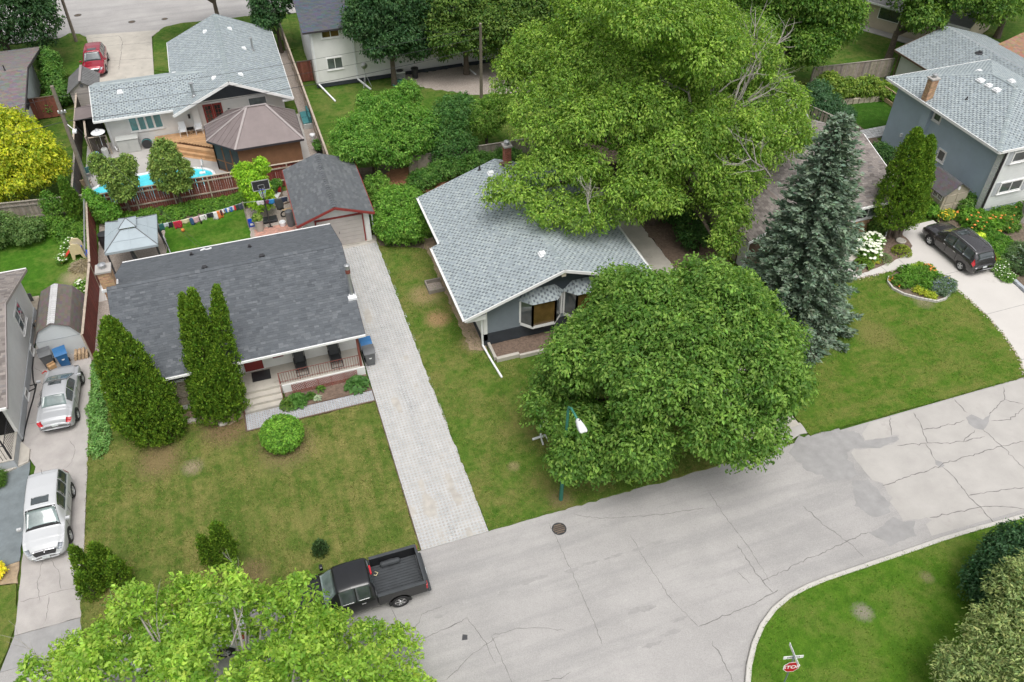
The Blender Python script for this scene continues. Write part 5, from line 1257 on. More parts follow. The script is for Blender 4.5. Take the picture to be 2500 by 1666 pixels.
# ---- huge elm behind it
el = [(24, 42, 12, 5, 5, 3.6), (19.5, 44, 10.5, 4.5, 4.2, 3.4), (27.4, 43, 10.5, 3.9, 4.2, 3.3), (24.5, 47, 11, 5, 4, 3.4), (20, 39.5, 8.6, 3.6, 3.2, 2.8), (17.8, 46.8, 8.4, 2.8, 3.0, 2.8), (16.6, 38.6, 6.8, 2.7, 2.2, 1.6), (20.2, 36.6, 6.6, 2.8, 2.2, 2.3), (23.5, 36.8, 7.4, 2.8, 2.3, 2.6), (26.3, 38, 7.4, 2.6, 2.3, 2.7), (25.6, 35.6, 5.0, 2.0, 1.6, 2.6), (30.4, 40.2, 7.8, 2.2, 2.0, 1.5), (29.8, 38.3, 6.9, 2.1, 1.8, 1.5), (16.6, 41.4, 8.8, 2.2, 2.4, 2.0), (22, 41, 14.2, 3.4, 3.2, 2.2), (26, 46, 13, 3.2, 3.2, 2.4), (21, 47, 12.6, 3.6, 3.2, 2.4), (18.2, 36.3, 5.4, 2.0, 1.5, 1.4), (14.9, 39.0, 6.7, 1.5, 1.5, 1.0)]
def sub(lobes, n, f=.5, sp=.72):
    out = []
    for (x, y, z, a, b, c) in lobes:
        for _ in range(n):
            d = unit(RNG.normal(size=3)); d[2] = abs(d[2]) * .9 - .15 if random.random() < .8 else d[2]
            out.append((x + d[0] * a * sp, y + d[1] * b * sp, z + d[2] * c * sp, a * f * random.uniform(.75, 1.2), b * f * random.uniform(.75, 1.2), c * f * random.uniform(.8, 1.2)))
    return out
el += [(30.6, 41.0, 8.0, 2.4, 2.2, 1.4), (31.6, 38.6, 6.8, 1.7, 1.4, 1.0), (13.1, 38.6, 6.2, 1.4, 1.4, 1.0), (14.6, 36.9, 5.6, 1.5, 1.3, 1.0), (16.6, 35.9, 5.2, 1.5, 1.2, 1.0), (28.4, 37.3, 6.2, 1.7, 1.4, 1.0), (31.2, 38.4, 6.8, 1.4, 1.2, 0.9), (26.3, 35.8, 5.5, 1.6, 1.4, 1.1), (25.1, 34.2, 4.2, 1.2, 1.0, 1.4), (24.4, 33.5, 3.4, 1.0, 0.9, 1.3)]
ELS = sub(el, 7) + [(x, y, z, a * .6, b * .6, c * .6) for x, y, z, a, b, c in el]
t = tree('elm_tree', 'huge spreading light green elm overhanging the grey house roof', (23.9, 41, 0), ELS, .42, 4.5, 7600, 18, .46, .2, (.05, .102, .014), (.175, .255, .045), fill=.4, droop=.55, p=1.1, lo=.66, var=.17, tips=el)
def deadwood(parent, roots, name='dead_branch', m='bark_grey', depth=3):
    def grow(q, p, d, L, r, k):
        pts = [p]; dd = d.copy()
        for i in range(3): dd = (dd + Vector((random.gauss(0, .16), random.gauss(0, .16), random.gauss(.03, .12)))).normalized(); pts.append(pts[-1] + dd * L / 3)
        q.tube(pts, [r, r * .8, r * .6, r * .35], 5)
        if k > 0:
            for i in range(random.choice((3, 4, 5))):
                b = pts[random.choice((1, 2, 3))]; nd = (dd + Vector((random.gauss(0, .55), random.gauss(0, .55), random.gauss(.1, .45)))).normalized(); grow(q, b, nd, L * random.uniform(.4, .62), r * .5, k - 1)
    for (p, e, r) in roots:
        q = MB(); p = Vector(p); e = Vector(e); grow(q, p, (e - p).normalized(), (e - p).length, r, depth); q.build(name, m, parent)
def at(px, py, z): return (*g(px, py, z), z)
deadwood(t, [(at(1690, 285, 8.5), at(1700, 110, 11.6), .10), (at(1705, 285, 8.5), at(1770, 190, 10.4), .10), (at(1755, 315, 8), at(1850, 170, 10), .11), (at(1760, 315, 7.8), at(1872, 225, 8.8), .07), (at(1440, 520, 6), at(1420, 450, 7.4), .05), (at(1880, 430, 6.4), at(1830, 380, 8.2), .08)])

# ---- bright young tree in the foreground
fl_ = [(x, y, z, a, b, c * 2.4) for x, y, z, a, b, c in mound(-6.1, 13.8, 1.7, 8.1, 6.4, 4.7, 58, .105, 4.4)] + [(-2.1, 16.9, 3.6, .9, .7, 1.0), (-3.5, 17.7, 4.2, .9, .7, 1.2), (-4.6, 18.0, 4.5, 1.0, .8, 1.2)] + [(-11.4, 16.6, 3.4, 1.4, 1.2, .9), (-10.2, 17.6, 4.0, 1.2, 1.0, .9), (-6.4, 18.2, 4.9, 1.6, 1.0, .9), (-4.0, 17.8, 4.6, 1.2, .9, .9), (-8.3, 18.0, 4.6, 1.2, .9, .9)]
t = thing('boulevard_tree', 'bright yellow green tree in the foreground partly hiding the pickup truck', 'tree', (-4.6, 12.2, 0))
limbs(t, (-4.6, 12.2, 0), .2, 2.2, [(l[0], l[1], l[2] + .3) for l in fl_], 'bark_grey')
crown('crown', t, fl_, 3000, 20, .29, .18, (.08, .155, .018), (.235, .325, .055), droop=-.25, wid=.5, fill=.25, lo=.8, p=1.0, zmin=1.0)
deadwood(t, [((l[0] * .6 - 1.9, l[1] * .6 + 5.2, l[2] - .4), (l[0], l[1], l[2] - l[5] * .1), .03) for l in fl_[::4]], 'twig', depth=2)

# ---- conical cedars
def cedar(label, base, stems, n, ls=.17, col=(.036, .084, .008), hi=(.115, .18, .017), group='columnar cedars', name='cedar_tree', base_z=.1):
    t = thing(name, label, 'tree', base, group=group); q = MB(); Cs = []; ds = []
    for (sx, sy, r, h, tx, ty) in stems:
        q.tube([(sx, sy, -.05), (sx + tx * .5, sy + ty * .5, h * .5), (sx + tx, sy + ty, h * .93)], [.07, .05, .015], 6)
        m_ = int(n * r * h / sum(s[2] * s[3] for s in stems)); u = RNG.random(m_) ** .8; th = RNG.random(m_) * 2 * np.pi
        prof = np.minimum(1, (u + .06) * 4.5) ** .6 * (1 - u) ** .6 * 1.12; lump = 1 + .1 * np.sin(th * 5 + u * 19) + .09 * np.sin(th * 3 - u * 31 + sx)
        rr = r * np.minimum(prof, 1.0) * lump * RNG.uniform(.78, 1.05, m_); z = base_z + u * (h - base_z)
        Cs.append(np.stack([sx + tx * u + rr * np.cos(th), sy + ty * u + rr * np.sin(th), z], 1)); ds.append(np.stack([np.cos(th), np.sin(th), np.full(m_, .35)], 1))
    q.build('trunk', 'bark', t); P = np.vstack(Cs); d = unit(np.vstack(ds)); k = 8; n2 = len(P) * k; C = np.repeat(P, k, 0) + RNG.normal(0, .06, (n2, 3)); dn = np.repeat(d, k, 0)
    Nn = unit(dn + RNG.normal(0, .5, (n2, 3))); D = unit(np.array((0, 0, .9)) + dn * .55 + RNG.normal(0, .35, (n2, 3)))
    cols = tint(n2, col, hi, len(P), k, .12, 1.2); me = leafmesh('foliage', C - np.array(OFF[t]), D, Nn, ls * RNG.uniform(.7, 1.3, n2), cols, .62); addmesh('crown', me, 'leaf_dense', t); return t
cedar('broad dark green cedar nearest the silver sedan, left of the dark roofed house', (-8.0, 32.0, 0), [(-7.9, 31.9, 1.5, 7.4, -.2, .7), (-9.05, 32.5, .55, 5.4, -.1, .2), (-7.3, 31.7, 1.0, 4.4, -.1, .2), (-8.4, 32.2, 1.1, 6.6, -.1, .5)], 6500, .13)
cedar('tall twin topped cedar against the dark roof beside the porch steps', (-5.0, 32.9, 0), [(-5.1, 32.5, 1.0, 7.6, .75, .7), (-4.3, 32.6, .8, 7.5, 1.05, .6), (-5.4, 32.7, .7, 7.2, .55, .8), (-4.4, 32.2, 1.0, 4.6, .3, .3), (-5.1, 32.2, 1.0, 3.6, .1, .2)], 6500, .13)
_t = cedar('multi stemmed rounded cedar with bare trunk beside the charcoal SUV', (38.4, 34.35, 0), [(37.7, 34.2, 1.55, 7.6, -.1, .7), (38.3, 34.2, 1.1, 7.2, .1, .3), (38.8, 34.3, 1.0, 7.0, -.2, .3)], 6000, .13, base_z=1.2)
q = MB(); q.tube([(38.2, 34.1, -.05), (38.1, 34.2, .6), (38.0, 34.3, 1.6)], [.2, .14, .1], 8); q.tube([(38.35, 34.1, -.05), (38.6, 34.2, .7), (38.8, 34.4, 1.7)], [.18, .12, .09], 8); q.build('lower_trunk', 'bark', _t)
cedar('low ragged cedar clump at the driveway corner behind the bright tree', (-10.3, 24.0, 0), [(-10.8, 24.2, .45, 2.5, -.05, .1), (-10.1, 24.1, .6, 2.5, .05, .1), (-9.6, 23.7, .5, 1.9, .1, 0), (-10.7, 23.5, .5, 1.7, -.1, 0)], 1700, .11)
cedar('small two topped cedar standing in the front lawn', (-5.2, 23.0, 0), [(-5.15, 23.0, .55, 3.0, .05, .2), (-5.75, 23.1, .36, 2.3, -.1, .2)], 1300, .10, base_z=.6)
cedar('tiny dark spruce seedling in the front lawn behind the pickup', (-1.25, 22.4, 0), [(-1.25, 22.4, .3, .95, 0, 0)], 220, .1, (.02, .045, .015), (.05, .09, .03))
cedar('narrow green cedar on the left lawn side of the grey back fence', (-12.3, 53.3, 0), [(-12.35, 53.2, .55, 3.6, 0, 0), (-12.1, 53.4, .4, 2.6, 0, 0)], 900, .14, (.035, .085, .01), (.10, .17, .02))
# ---- clipped round bush
shrub('round_bush', 'clipped round green bush on the front lawn by the paver strip', (-1.95, 29.3, .04), [(-1.95, 29.3, .82, .98, .95, .86)], 1700, 10, .13, .12, (.035, .10, .008), (.12, .23, .025), 'leaf_dense', 'bush', lo=.86, fill=.2, p=1.1)

# ---- blue spruce
def spruce(name, label, base, H_, Rb, nlev, nbr, col, hi, ls=.2, k=5, group=None, top_z=None, cat='tree'):
    t = thing(name, label, cat, base, group=group); bx, by, bz = base; q = MB(); q.tube([(bx, by, -.05), (bx, by, H_ * .55), (bx, by, H_ * .98)], [.2, .11, .02], 8); q.build('trunk', 'bark', t)
    Ps, Ds = [], []; br = MB()
    for i in range(nlev):
        u = (i + RNG.random() * .6) / nlev; z = .35 + u * (H_ - .6); L = Rb * (1 - u) ** .62 * RNG.uniform(.86, 1.1) + .12; nb = max(4, int(nbr * (1 - u * .62))); a0 = RNG.random() * 6.28
        for b in range(nb):
            a = a0 + 2 * np.pi * b / nb + RNG.normal(0, .12); l = L * RNG.uniform(.72, 1.12); dr = np.array((np.cos(a), np.sin(a), 0)); m_ = max(3, int(l / .17))
            s = np.linspace(.12, 1, m_); sag = -.28 * l * s ** 1.3 + .16 * l * s ** 3; P = np.array((bx, by, z)) + dr * (l * s)[:, None] + np.array((0, 0, 1)) * sag[:, None]; Ps.append(P); Ds.append(np.repeat(dr[None], m_, 0))
            if b % 2 == 0 and l > .8: br.tube([(bx, by, z)] + [tuple(P[j]) for j in (m_ // 2, m_ - 1)], [.03, .02, .008], 4)
    br.build('branch', 'bark', t); P = np.vstack(Ps); dr = np.vstack(Ds); n = len(P) * k; C = np.repeat(P, k, 0); dn = np.repeat(dr, k, 0); side = np.stack([-dn[:, 1], dn[:, 0], np.zeros(n)], 1); sg = RNG.choice((-1, 1), (n, 1)) * RNG.random((n, 1))
    C = C + side * sg * .16 + RNG.normal(0, .05, (n, 3)); D = unit(dn * .8 + side * sg * 1.0 + np.array((0, 0, .22)) + RNG.normal(0, .22, (n, 3))); Nn = unit(np.array((0, 0, 1)) + dn * .3 + RNG.normal(0, .55, (n, 3)))
    cols = tint(n, col, hi, len(P), k, .14, 1.0); me = leafmesh('crown', C - np.array(OFF[t]), D, Nn, ls * RNG.uniform(.7, 1.4, n), cols, .42, .06); addmesh('crown', me, 'needle', t); return t
spruce('spruce_tree', 'tall blue green spruce in the middle of the right hand lawn', (26.75, 29.3, 0), 13.4, 3.4, 68, 18, (.044, .072, .045), (.128, .168, .121), .26, 7)
spruce('juniper_tree', 'grey green juniper at the right edge of the driveway garden', (44.6, 28.4, 0), 3.6, 1.6, 16, 10, (.04, .075, .045), (.14, .19, .12), .2, 6, 'junipers along the right driveway')
spruce('juniper_tree', 'spreading grey green juniper below the flower bed at the right edge', (43.6, 26.2, 0), 2.2, 1.4, 10, 10, (.04, .075, .045), (.13, .18, .11), .18, 6, 'junipers along the right driveway')
# yellow-green shrub tree and dark shrub in the bottom right corner
jl = [(22.6, 8.5, 2.4, 1.6, 1.5, 1.4), (20.8, 7.8, 1.8, 1.5, 1.5, 1.2), (24.4, 9.8, 3.0, 1.4, 1.3, 1.4), (22.6, 6.6, 2.8, 2, 1.8, 1.6), (19.4, 6.8, 1.3, 1.3, 1.3, 1.0), (25.6, 8.0, 3.4, 2, 1.8, 1.7)]
shrub('corner_juniper', 'feathery olive green juniper in the bottom right corner', (22.3, 7.0, .1), jl, 1900, 14, .3, .17, (.07, .11, .035), (.19, .225, .08), 'leaf_dense', 'shrub', droop=.1, wid=.35, lo=.7, p=1.0)
shrub('dark_shrub', 'dark glossy green bush behind the olive juniper at bottom right', (24.9, 11.0, .1), [(25.0, 11.1, 1.3, 1.3, 1.2, 1.2), (26.3, 11.6, 1.8, 1.5, 1.3, 1.5), (24.8, 10.6, .9, 1.0, .9, .9)], 900, 12, .3, .16, (.012, .04, .014), (.05, .10, .045), 'leaf', 'bush', lo=.75)

# ---- small trees and shrubs of the back yards
tree('cedar_standard', 'small round topped cedar tree on bare trunk, nearer the utility pole, by the pool', (-9.05, 53.0, 0), [(-9.2, 53, 3.2, 1.0, .9, 1.2), (-8.8, 53, 2.6, .9, .8, 1.0), (-9.9, 53.1, 4.0, .55, .5, .9), (-8.3, 53.1, 3.7, .6, .5, .8), (-9.0, 52.8, 2.0, .8, .7, .6)], .11, 1.6, 800, 14, .2, .16, (.05, .095, .018), (.135, .19, .04), 'leaf_dense', 'standard cedars by the pool fence', droop=-.3, p=1.0)
tree('cedar_standard', 'small round topped cedar tree on bare trunk, nearer the brown pavilion, by the pool', (-5.75, 53.0, 0), [(-5.9, 53, 3.3, 1.1, .9, 1.3), (-5.3, 53, 2.7, .9, .8, 1.0), (-6.3, 53, 2.5, .8, .8, .9), (-5.8, 53.1, 4.2, .8, .6, .9), (-5.6, 52.8, 1.9, .9, .8, .5)], .11, 1.5, 850, 14, .2, .16, (.05, .095, .018), (.14, .19, .04), 'leaf_dense', 'standard cedars by the pool fence', droop=-.3, p=1.0)
tree('golden_tree', 'yellow leaved tree at the left edge behind the grey fence', (-16.2, 57.2, 0), [(-17, 57, 4.3, 2.6, 2, 1.9), (-14.6, 57.2, 3.6, 2.0, 1.8, 1.7), (-16.4, 56.6, 2.4, 2.8, 1.8, 1.6), (-18.5, 57.5, 4.6, 2, 2, 1.8), (-13.9, 57.4, 2.4, 1.4, 1.4, 1.3), (-15.6, 58, 4.8, 2, 1.8, 1.6)], .2, 1.8, 1900, 14, .36, .22, (.11, .16, .013), (.36, .36, .03), fill=.2, p=.9)
shrub('lilac_bush', 'bright green shrub beside the red fence corner', (-10.6, 53.0, 0), [(-10.8, 52.8, 1.2, .6, .5, 1.0), (-10.3, 52.6, .8, .8, .5, .7), (-11.1, 53.0, 1.9, .35, .35, .6)], 420, 12, .2, .16, (.05, .13, .015), (.14, .26, .04))
shrub('yard_bush', 'loose grey green bush at the left edge of the back yard', (-16.4, 52.2, 0), [(-16.9, 52.2, 1.2, 1.5, 1.2, 1.2), (-15.3, 52, .9, 1.2, 1.0, .9)], 700, 12, .24, .15, (.05, .095, .025), (.12, .18, .06))
shrub('yard_bush', 'low weedy shrub under the grey back fence', (-13.9, 52.6, 0), [(-14, 52.7, .5, 1.6, .8, .6), (-12.6, 51.6, .4, 1.3, 1.0, .5), (-13.6, 53.4, 1.4, .6, .4, 1.3)], 600, 12, .2, .14, (.045, .11, .015), (.11, .19, .03))
shrub('lime_tree', 'lime green young tree beside the basketball hoop', (-.75, 50.6, 0), [(-.8, 50.6, 2.2, .95, .8, 1.1), (-1.2, 51, 3.0, .7, .5, .7), (-.5, 50.2, 1.2, .9, .7, .8), (0, 51.2, 3.1, .5, .4, .7), (-.3, 50.0, 2.0, .5, .5, .6)], 700, 12, .2, .16, (.10, .20, .015), (.27, .38, .035), cat='tree')
shrub('garage_bush', 'leafy mid green bush between the white garage and the grey house', (7.4, 44.6, 0), [(7.2, 44.4, 1.2, 1.2, 1.1, 1.2), (8.2, 44.0, 1.3, 1.1, 1.1, 1.3), (7.6, 46, 1.7, 1.3, 1.2, 1.2), (6.7, 45.4, .9, .8, .9, .9), (8.7, 45.6, 1.9, .8, .9, 1.0)], 1500, 12, .24, .17, (.045, .115, .013), (.15, .26, .045))
shrub('yard_bush', 'tangled low shrubs behind the bush beside the garage', (8.6, 48.2, 0), [(8.4, 48.4, .7, 1.4, .9, .8), (7.2, 49.6, .9, 1.0, 1.2, 1.0)], 600, 12, .2, .14, (.04, .10, .012), (.13, .22, .04))
tree('lilac_tree', 'dense bright green small tree overhanging the dark garage roof', (7.6, 52.6, 0), [(7.0, 53, 3.0, 2.2, 1.8, 1.7), (9.2, 54.4, 3.4, 2.3, 2, 1.8), (10.8, 53, 2.8, 2.0, 1.8, 1.7), (6.4, 51.6, 3.0, 1.4, 1.3, 1.1), (9, 51.8, 2.4, 2, 1.4, 1.4), (11, 55.4, 4.2, 1.0, .9, 1.3), (8, 55.6, 4.0, .6, .6, 1.2)], .16, 1.5, 2200, 13, .3, .18, (.04, .11, .013), (.14, .24, .045))
tree('lilac_tree', 'round darker green tree between the bright small tree and the right utility pole', (13, 53.4, 0), [(12.8, 53.2, 2.4, 1.9, 1.7, 1.6), (14.4, 54.4, 2.8, 1.8, 1.6, 1.6), (13.3, 52, 1.6, 1.8, 1.3, 1.3)], .14, 1.2, 1100, 13, .28, .17, (.025, .075, .016), (.085, .165, .045))
tree('lilac_tree', 'loose yellow green small tree at the foot of the right utility pole', (16.4, 53.8, 0), [(16.2, 53.6, 2.6, 1.5, 1.3, 1.4), (17.3, 54, 3.0, 1.2, 1.1, 1.2)], .12, 1.4, 700, 13, .26, .16, (.055, .12, .015), (.16, .24, .05))
shrub('vine_hedge', 'dark leafy vines along the grey fence behind the grey house', (14.5, 50.6, 0), [(12.4, 50.8, .7, 1.6, .9, .8), (14.6, 50.4, .9, 1.5, .9, .9), (16.8, 50.4, .8, 1.6, .9, .9), (10.6, 50.2, .6, 1.2, .9, .7)], 1200, 12, .22, .16, (.03, .085, .014), (.10, .18, .04))
# ---- big trees at the top
BT = 'big trees behind the far houses'
tree('shade_tree', 'dark green tree in front of the tall white house', (12.2, 66.4, 0), [(12.2, 67, 6.6, 3.0, 2.4, 2.6), (10.4, 66.6, 5.6, 1.9, 1.6, 1.8), (14.2, 67.4, 6.4, 2.2, 2, 2.2), (12.4, 66, 4.4, 2.3, 1.8, 1.7), (13.2, 69, 8.6, 2.6, 2.2, 2.0), (10.9, 65.6, 3.9, 1.1, 1, 1.1), (15.4, 67, 4.8, 1.6, 1.4, 1.5), (14.4, 66.6, 3.2, 1.4, 1.2, 1.2)], .22, 2.4, 2600, 12, .4, .25, (.014, .045, .014), (.05, .10, .035), group=BT)
tree('shade_tree', 'olive green spreading tree right of the dark tree by the white house', (18.6, 66.5, 0), [(18, 66.5, 6.4, 2.8, 2.4, 2.0), (20.6, 67.5, 7.4, 2.8, 2.4, 2.4), (17, 65, 4.2, 1.9, 1.6, 1.4), (22.2, 66, 6.0, 2.4, 2, 2), (20, 64.6, 5.0, 2.0, 1.6, 1.6), (17.5, 69, 8.6, 2.6, 2.4, 2), (19, 65, 3.6, 1.8, 1.4, 1.3), (22, 64.4, 4.4, 2.2, 1.8, 1.8), (16.2, 66.4, 5.4, 1.5, 1.4, 1.4), (24, 65.5, 5.6, 2.2, 1.8, 2.2), (17, 65.8, 3.2, 1.5, 1.3, 1.4), (20.6, 65.3, 2.8, 1.6, 1.3, 1.2), (23, 65, 3.4, 1.8, 1.5, 1.6)], .25, 2.0, 3000, 12, .42, .25, (.03, .07, .012), (.10, .15, .03), group=BT)
tree('shade_tree', 'dark tree at the top centre behind the elm', (27, 70, 0), [(26, 70, 8, 4, 3, 3), (30, 71, 8.5, 4, 3, 3), (22.5, 71, 7, 3.5, 3, 3), (34, 70, 8, 3.5, 3, 3.2), (28, 66, 5.5, 3, 2.4, 2.6)], .3, 3, 2400, 12, .5, .3, (.02, .06, .012), (.07, .13, .03), group=BT)
tree('shade_tree', 'tall dark trunked green tree behind the small white shed', (41.6, 54.4, 0), [(42, 55.5, 8.5, 3.2, 2.6, 2.8), (44.5, 55, 7.4, 2.8, 2.4, 2.6), (46.2, 54.6, 5.8, 2.4, 2, 2.2), (40, 57, 8.6, 3, 2.6, 2.8), (43.6, 53.8, 4.4, 2.4, 1.8, 1.9), (43, 58, 11, 3.4, 3, 2.6), (39.5, 55, 5.6, 2, 1.6, 2.2)], .32, 3.2, 3600, 12, .46, .27, (.03, .08, .01), (.115, .185, .03), group=BT)
tree('shade_tree', 'broad green tree above the grey garage at the top right', (55, 57, 0), [(55.5, 57.5, 6.6, 2.8, 2.4, 2.2), (58.5, 56, 6.4, 3, 2.4, 2.4), (61, 56.5, 6, 2.4, 2, 2.2), (56, 55.4, 4.4, 2, 1.6, 1.4), (57.5, 59, 8.2, 3, 2.6, 2.2), (62.5, 55, 4.8, 1.8, 1.6, 1.8)], .28, 2.6, 2600, 12, .44, .26, (.03, .075, .012), (.11, .175, .03), group=BT)
tree('shade_tree', 'dark green tree filling the upper left corner', (-18.6, 80.5, 0), [(-18, 80, 5.4, 3.2, 2.6, 3), (-21.5, 80, 6.4, 3.4, 2.8, 3.2), (-15.6, 79.4, 4.4, 2.2, 1.8, 2.6), (-19, 83, 7.6, 3.6, 3, 2.8), (-24.5, 80, 6, 3, 3, 3), (-15.2, 82.6, 6.2, 2, 2, 2.4)], .3, 2.4, 2600, 12, .46, .28, (.012, .036, .012), (.04, .082, .028), group=BT)
tree('shade_tree', 'dark green tree overhanging the back road left of the tall white house', (-.8, 80.8, 0), [(-1.5, 80.6, 6.6, 2.4, 2, 1.8), (-4.4, 80.8, 7.2, 2, 1.8, 1.4), (1.4, 80.8, 6.6, 2.2, 2, 1.8), (-.2, 81.8, 8.2, 3, 2.4, 1.8), (-6.2, 81, 7.4, 1.4, 1.2, .9)], .2, 3.6, 1300, 12, .42, .27, (.014, .044, .012), (.05, .10, .03), group=BT)
tree('shade_tree', 'dark tree between the pale roof and the tall white house', (4.0, 76.2, 0), [(3.9, 76.4, 4.8, 1.9, 1.7, 1.9), (4.6, 77.6, 6.2, 1.8, 1.6, 1.6), (3.2, 75.6, 3.4, 1.2, 1.2, 1.2)], .16, 1.8, 1000, 12, .36, .24, (.013, .042, .013), (.048, .10, .035), group=BT)
tree('shade_tree', 'soft green trees along the top behind the small shed', (37, 60, 0), [(36.6, 60.5, 5.8, 2.6, 2, 2.6), (34, 62, 6.6, 2.8, 2.4, 2.8), (33, 58.6, 4.6, 2, 1.8, 2)], .2, 2, 1500, 12, .42, .25, (.025, .07, .014), (.08, .15, .035), group=BT)
tree('shade_tree', 'green tree at the top right edge beyond the tan roof', (68, 58, 0), [(67, 57, 5, 3, 2.6, 2.4), (70, 59, 6, 3, 2.6, 2.6), (64.5, 60, 5, 2.4, 2.4, 2.4), (60, 66, 6, 3, 3, 2.6), (50, 70, 6, 3.4, 3, 3), (54, 72, 7, 3.4, 3, 3)], .26, 2, 2000, 12, .46, .28, (.03, .08, .012), (.11, .18, .03), group=BT)
shrub('yard_bush', 'ferny shrub beside the taupe shed at the upper left', (-14.6, 73.6, 0), [(-14.7, 73.8, 1.2, .9, 1.4, 1.3), (-14.2, 72, .9, .8, 1.2, .9), (-14.9, 76, 1.6, .9, 1.4, 1.5), (-15, 70.6, .7, .6, .9, .8)], 900, 12, .26, .2, (.03, .085, .014), (.10, .18, .04))
shrub('grape_vine', 'bronze green leafy vine over the low wall behind the blue house lawn', (47.4, 51.6, 0), [(46.4, 51.8, 1.0, 1.4, .9, .9), (48.4, 51.6, .9, 1.4, .9, .9), (49.6, 51.2, .7, .9, .8, .7), (45.2, 52.4, 1.2, 1.1, 1, 1.1)], 900, 12, .28, .22, (.06, .11, .016), (.17, .22, .04), 'leaf', 'vine')
shrub('yard_bush', 'blue green round bush at the corner of the deep green lawn', (43.0, 49.2, 0), [(43.0, 49.2, 1.1, 1.3, 1.1, 1.3), (43.8, 48.0, .8, .9, .8, .9), (42.9, 50.6, 1.5, 1.1, 1, 1.3)], 900, 12, .24, .15, (.025, .065, .028), (.075, .14, .07))
shrub('yard_bush', 'dark shrub between the brown roof and the blue house wall', (43.2, 42.6, 0), [(43.4, 42.8, .6, .9, 1.1, .7), (42.6, 44.6, .5, .8, .9, .6)], 500, 12, .2, .14, (.02, .06, .016), (.07, .13, .04))
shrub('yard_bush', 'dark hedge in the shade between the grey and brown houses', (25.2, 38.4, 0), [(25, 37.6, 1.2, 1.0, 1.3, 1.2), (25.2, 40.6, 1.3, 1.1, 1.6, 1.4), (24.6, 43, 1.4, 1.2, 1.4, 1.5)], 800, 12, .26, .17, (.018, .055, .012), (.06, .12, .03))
# ================================================================== VEHICLES
def chaikin(P, n=2):
    for _ in range(n):
        Q = [P[0]]
        for a, b in zip(P[:-1], P[1:]): Q += [a * .75 + b * .25, a * .25 + b * .75]
        Q.append(P[-1]); P = Q
    return P
class Shell:
    """lofted body, rear at y=-L/2, front at y=+L/2"""
    def __init__(s, L, st, ns=64):
        st = np.array(st, float); S = np.unique(np.concatenate([np.linspace(0, 1, ns), st[:, 0]])); V = [np.interp(S, st[:, 0], st[:, k]) for k in range(1, 6)]
        for k in [0, 1, 2, 3, 4] * 4:
            f = V[k].copy(); f[1:-1] = (V[k][:-2] + 2 * V[k][1:-1] + V[k][2:]) / 4; V[k] = f
        rows = []
        for i, u in enumerate(S):
            w, zs, zb, zt, wt = [v[i] for v in V]; y = (u - .5) * L
            pts = [np.array(p) for p in ((w * .84, zs), (w * .97, zs + .05), (w, (zs + zb) / 2), (w * .985, zb - .03), (w * .94, zb + .02), (wt * 1.02, zt - .09), (wt * .86, zt - .012), (wt * .4, zt + .012), (0, zt + .018))]
            h = chaikin(pts, 1); full = h + [np.array((-p[0], p[1])) for p in h[-2::-1]]
            rows.append([(p[0], y, p[1]) for p in full])
        s.S = S; s.A = np.array(rows); s.L = L; s.nk = s.A.shape[1]
        du = np.gradient(s.A, axis=0); dk = np.gradient(s.A, axis=1); n = np.cross(dk, du); s.Nn = n / (np.linalg.norm(n, axis=2, keepdims=True) + 1e-9)
        if s.Nn[len(S) // 2, s.nk // 2, 2] < 0: s.Nn = -s.Nn
    def at(s, u, k, off=0.):
        i = np.interp(u, s.S, np.arange(len(s.S))); i0 = int(min(i, len(s.S) - 2)); f = i - i0; kk = k * (s.nk - 1); j0 = int(min(max(kk, 0), s.nk - 2)); h = kk - j0
        def b(X): return (X[i0, j0] * (1 - f) + X[i0 + 1, j0] * f) * (1 - h) + (X[i0, j0 + 1] * (1 - f) + X[i0 + 1, j0 + 1] * f) * h
        return b(s.A) + b(s.Nn) * off
    def body(s, parent, m):
        mb = MB(); mb.grid([[tuple(p) for p in row] for row in s.A], s.nk, len(s.S))
        n = s.nk; mb.f += [tuple(range(n))[::1], tuple((len(s.S) - 1) * n + i for i in range(n))[::-1]]; mb.c += [None, None]
        for i in range(len(s.S) - 1): mb.f.append((i * n, (i + 1) * n, (i + 1) * n + n - 1, i * n + n - 1)); mb.c.append(None)
        o = mb.build('body', m, parent, True, True); return o
    def patch(s, name, m, parent, u0, u1, k0, k1, off=.012, nu=7, nk=9, k0b=None, k1b=None, label=None):
        k0b = k0 if k0b is None else k0b; k1b = k1 if k1b is None else k1b; P = []
        for i in range(nu):
            t = i / (nu - 1); u = u0 + (u1 - u0) * t; a = k0 + (k0b - k0) * t; b = k1 + (k1b - k1) * t
            P.append([tuple(s.at(u, a + (b - a) * j / (nk - 1), off)) for j in range(nk)])
        mb = MB(); mb.grid(P, nk, nu); back = [[tuple(np.array(s.at(u0 + (u1 - u0) * i / (nu - 1), (k0 + (k0b - k0) * i / (nu - 1)) + ((k1 + (k1b - k1) * i / (nu - 1)) - (k0 + (k0b - k0) * i / (nu - 1))) * j / (nk - 1), off - .03))) for j in range(nk)] for i in range(nu)]
        n0 = len(mb.v); mb.v += [p for r in back for p in r]
        ring = [j for j in range(nk)] + [i * nk + nk - 1 for i in range(1, nu)] + [(nu - 1) * nk + j for j in range(nk - 2, -1, -1)] + [i * nk for i in range(nu - 2, 0, -1)]
        for a, b in zip(ring, ring[1:] + ring[:1]): mb.f.append((a, b, n0 + b, n0 + a)); mb.c.append(None)
        return mb.build(name, m, parent, True, True)
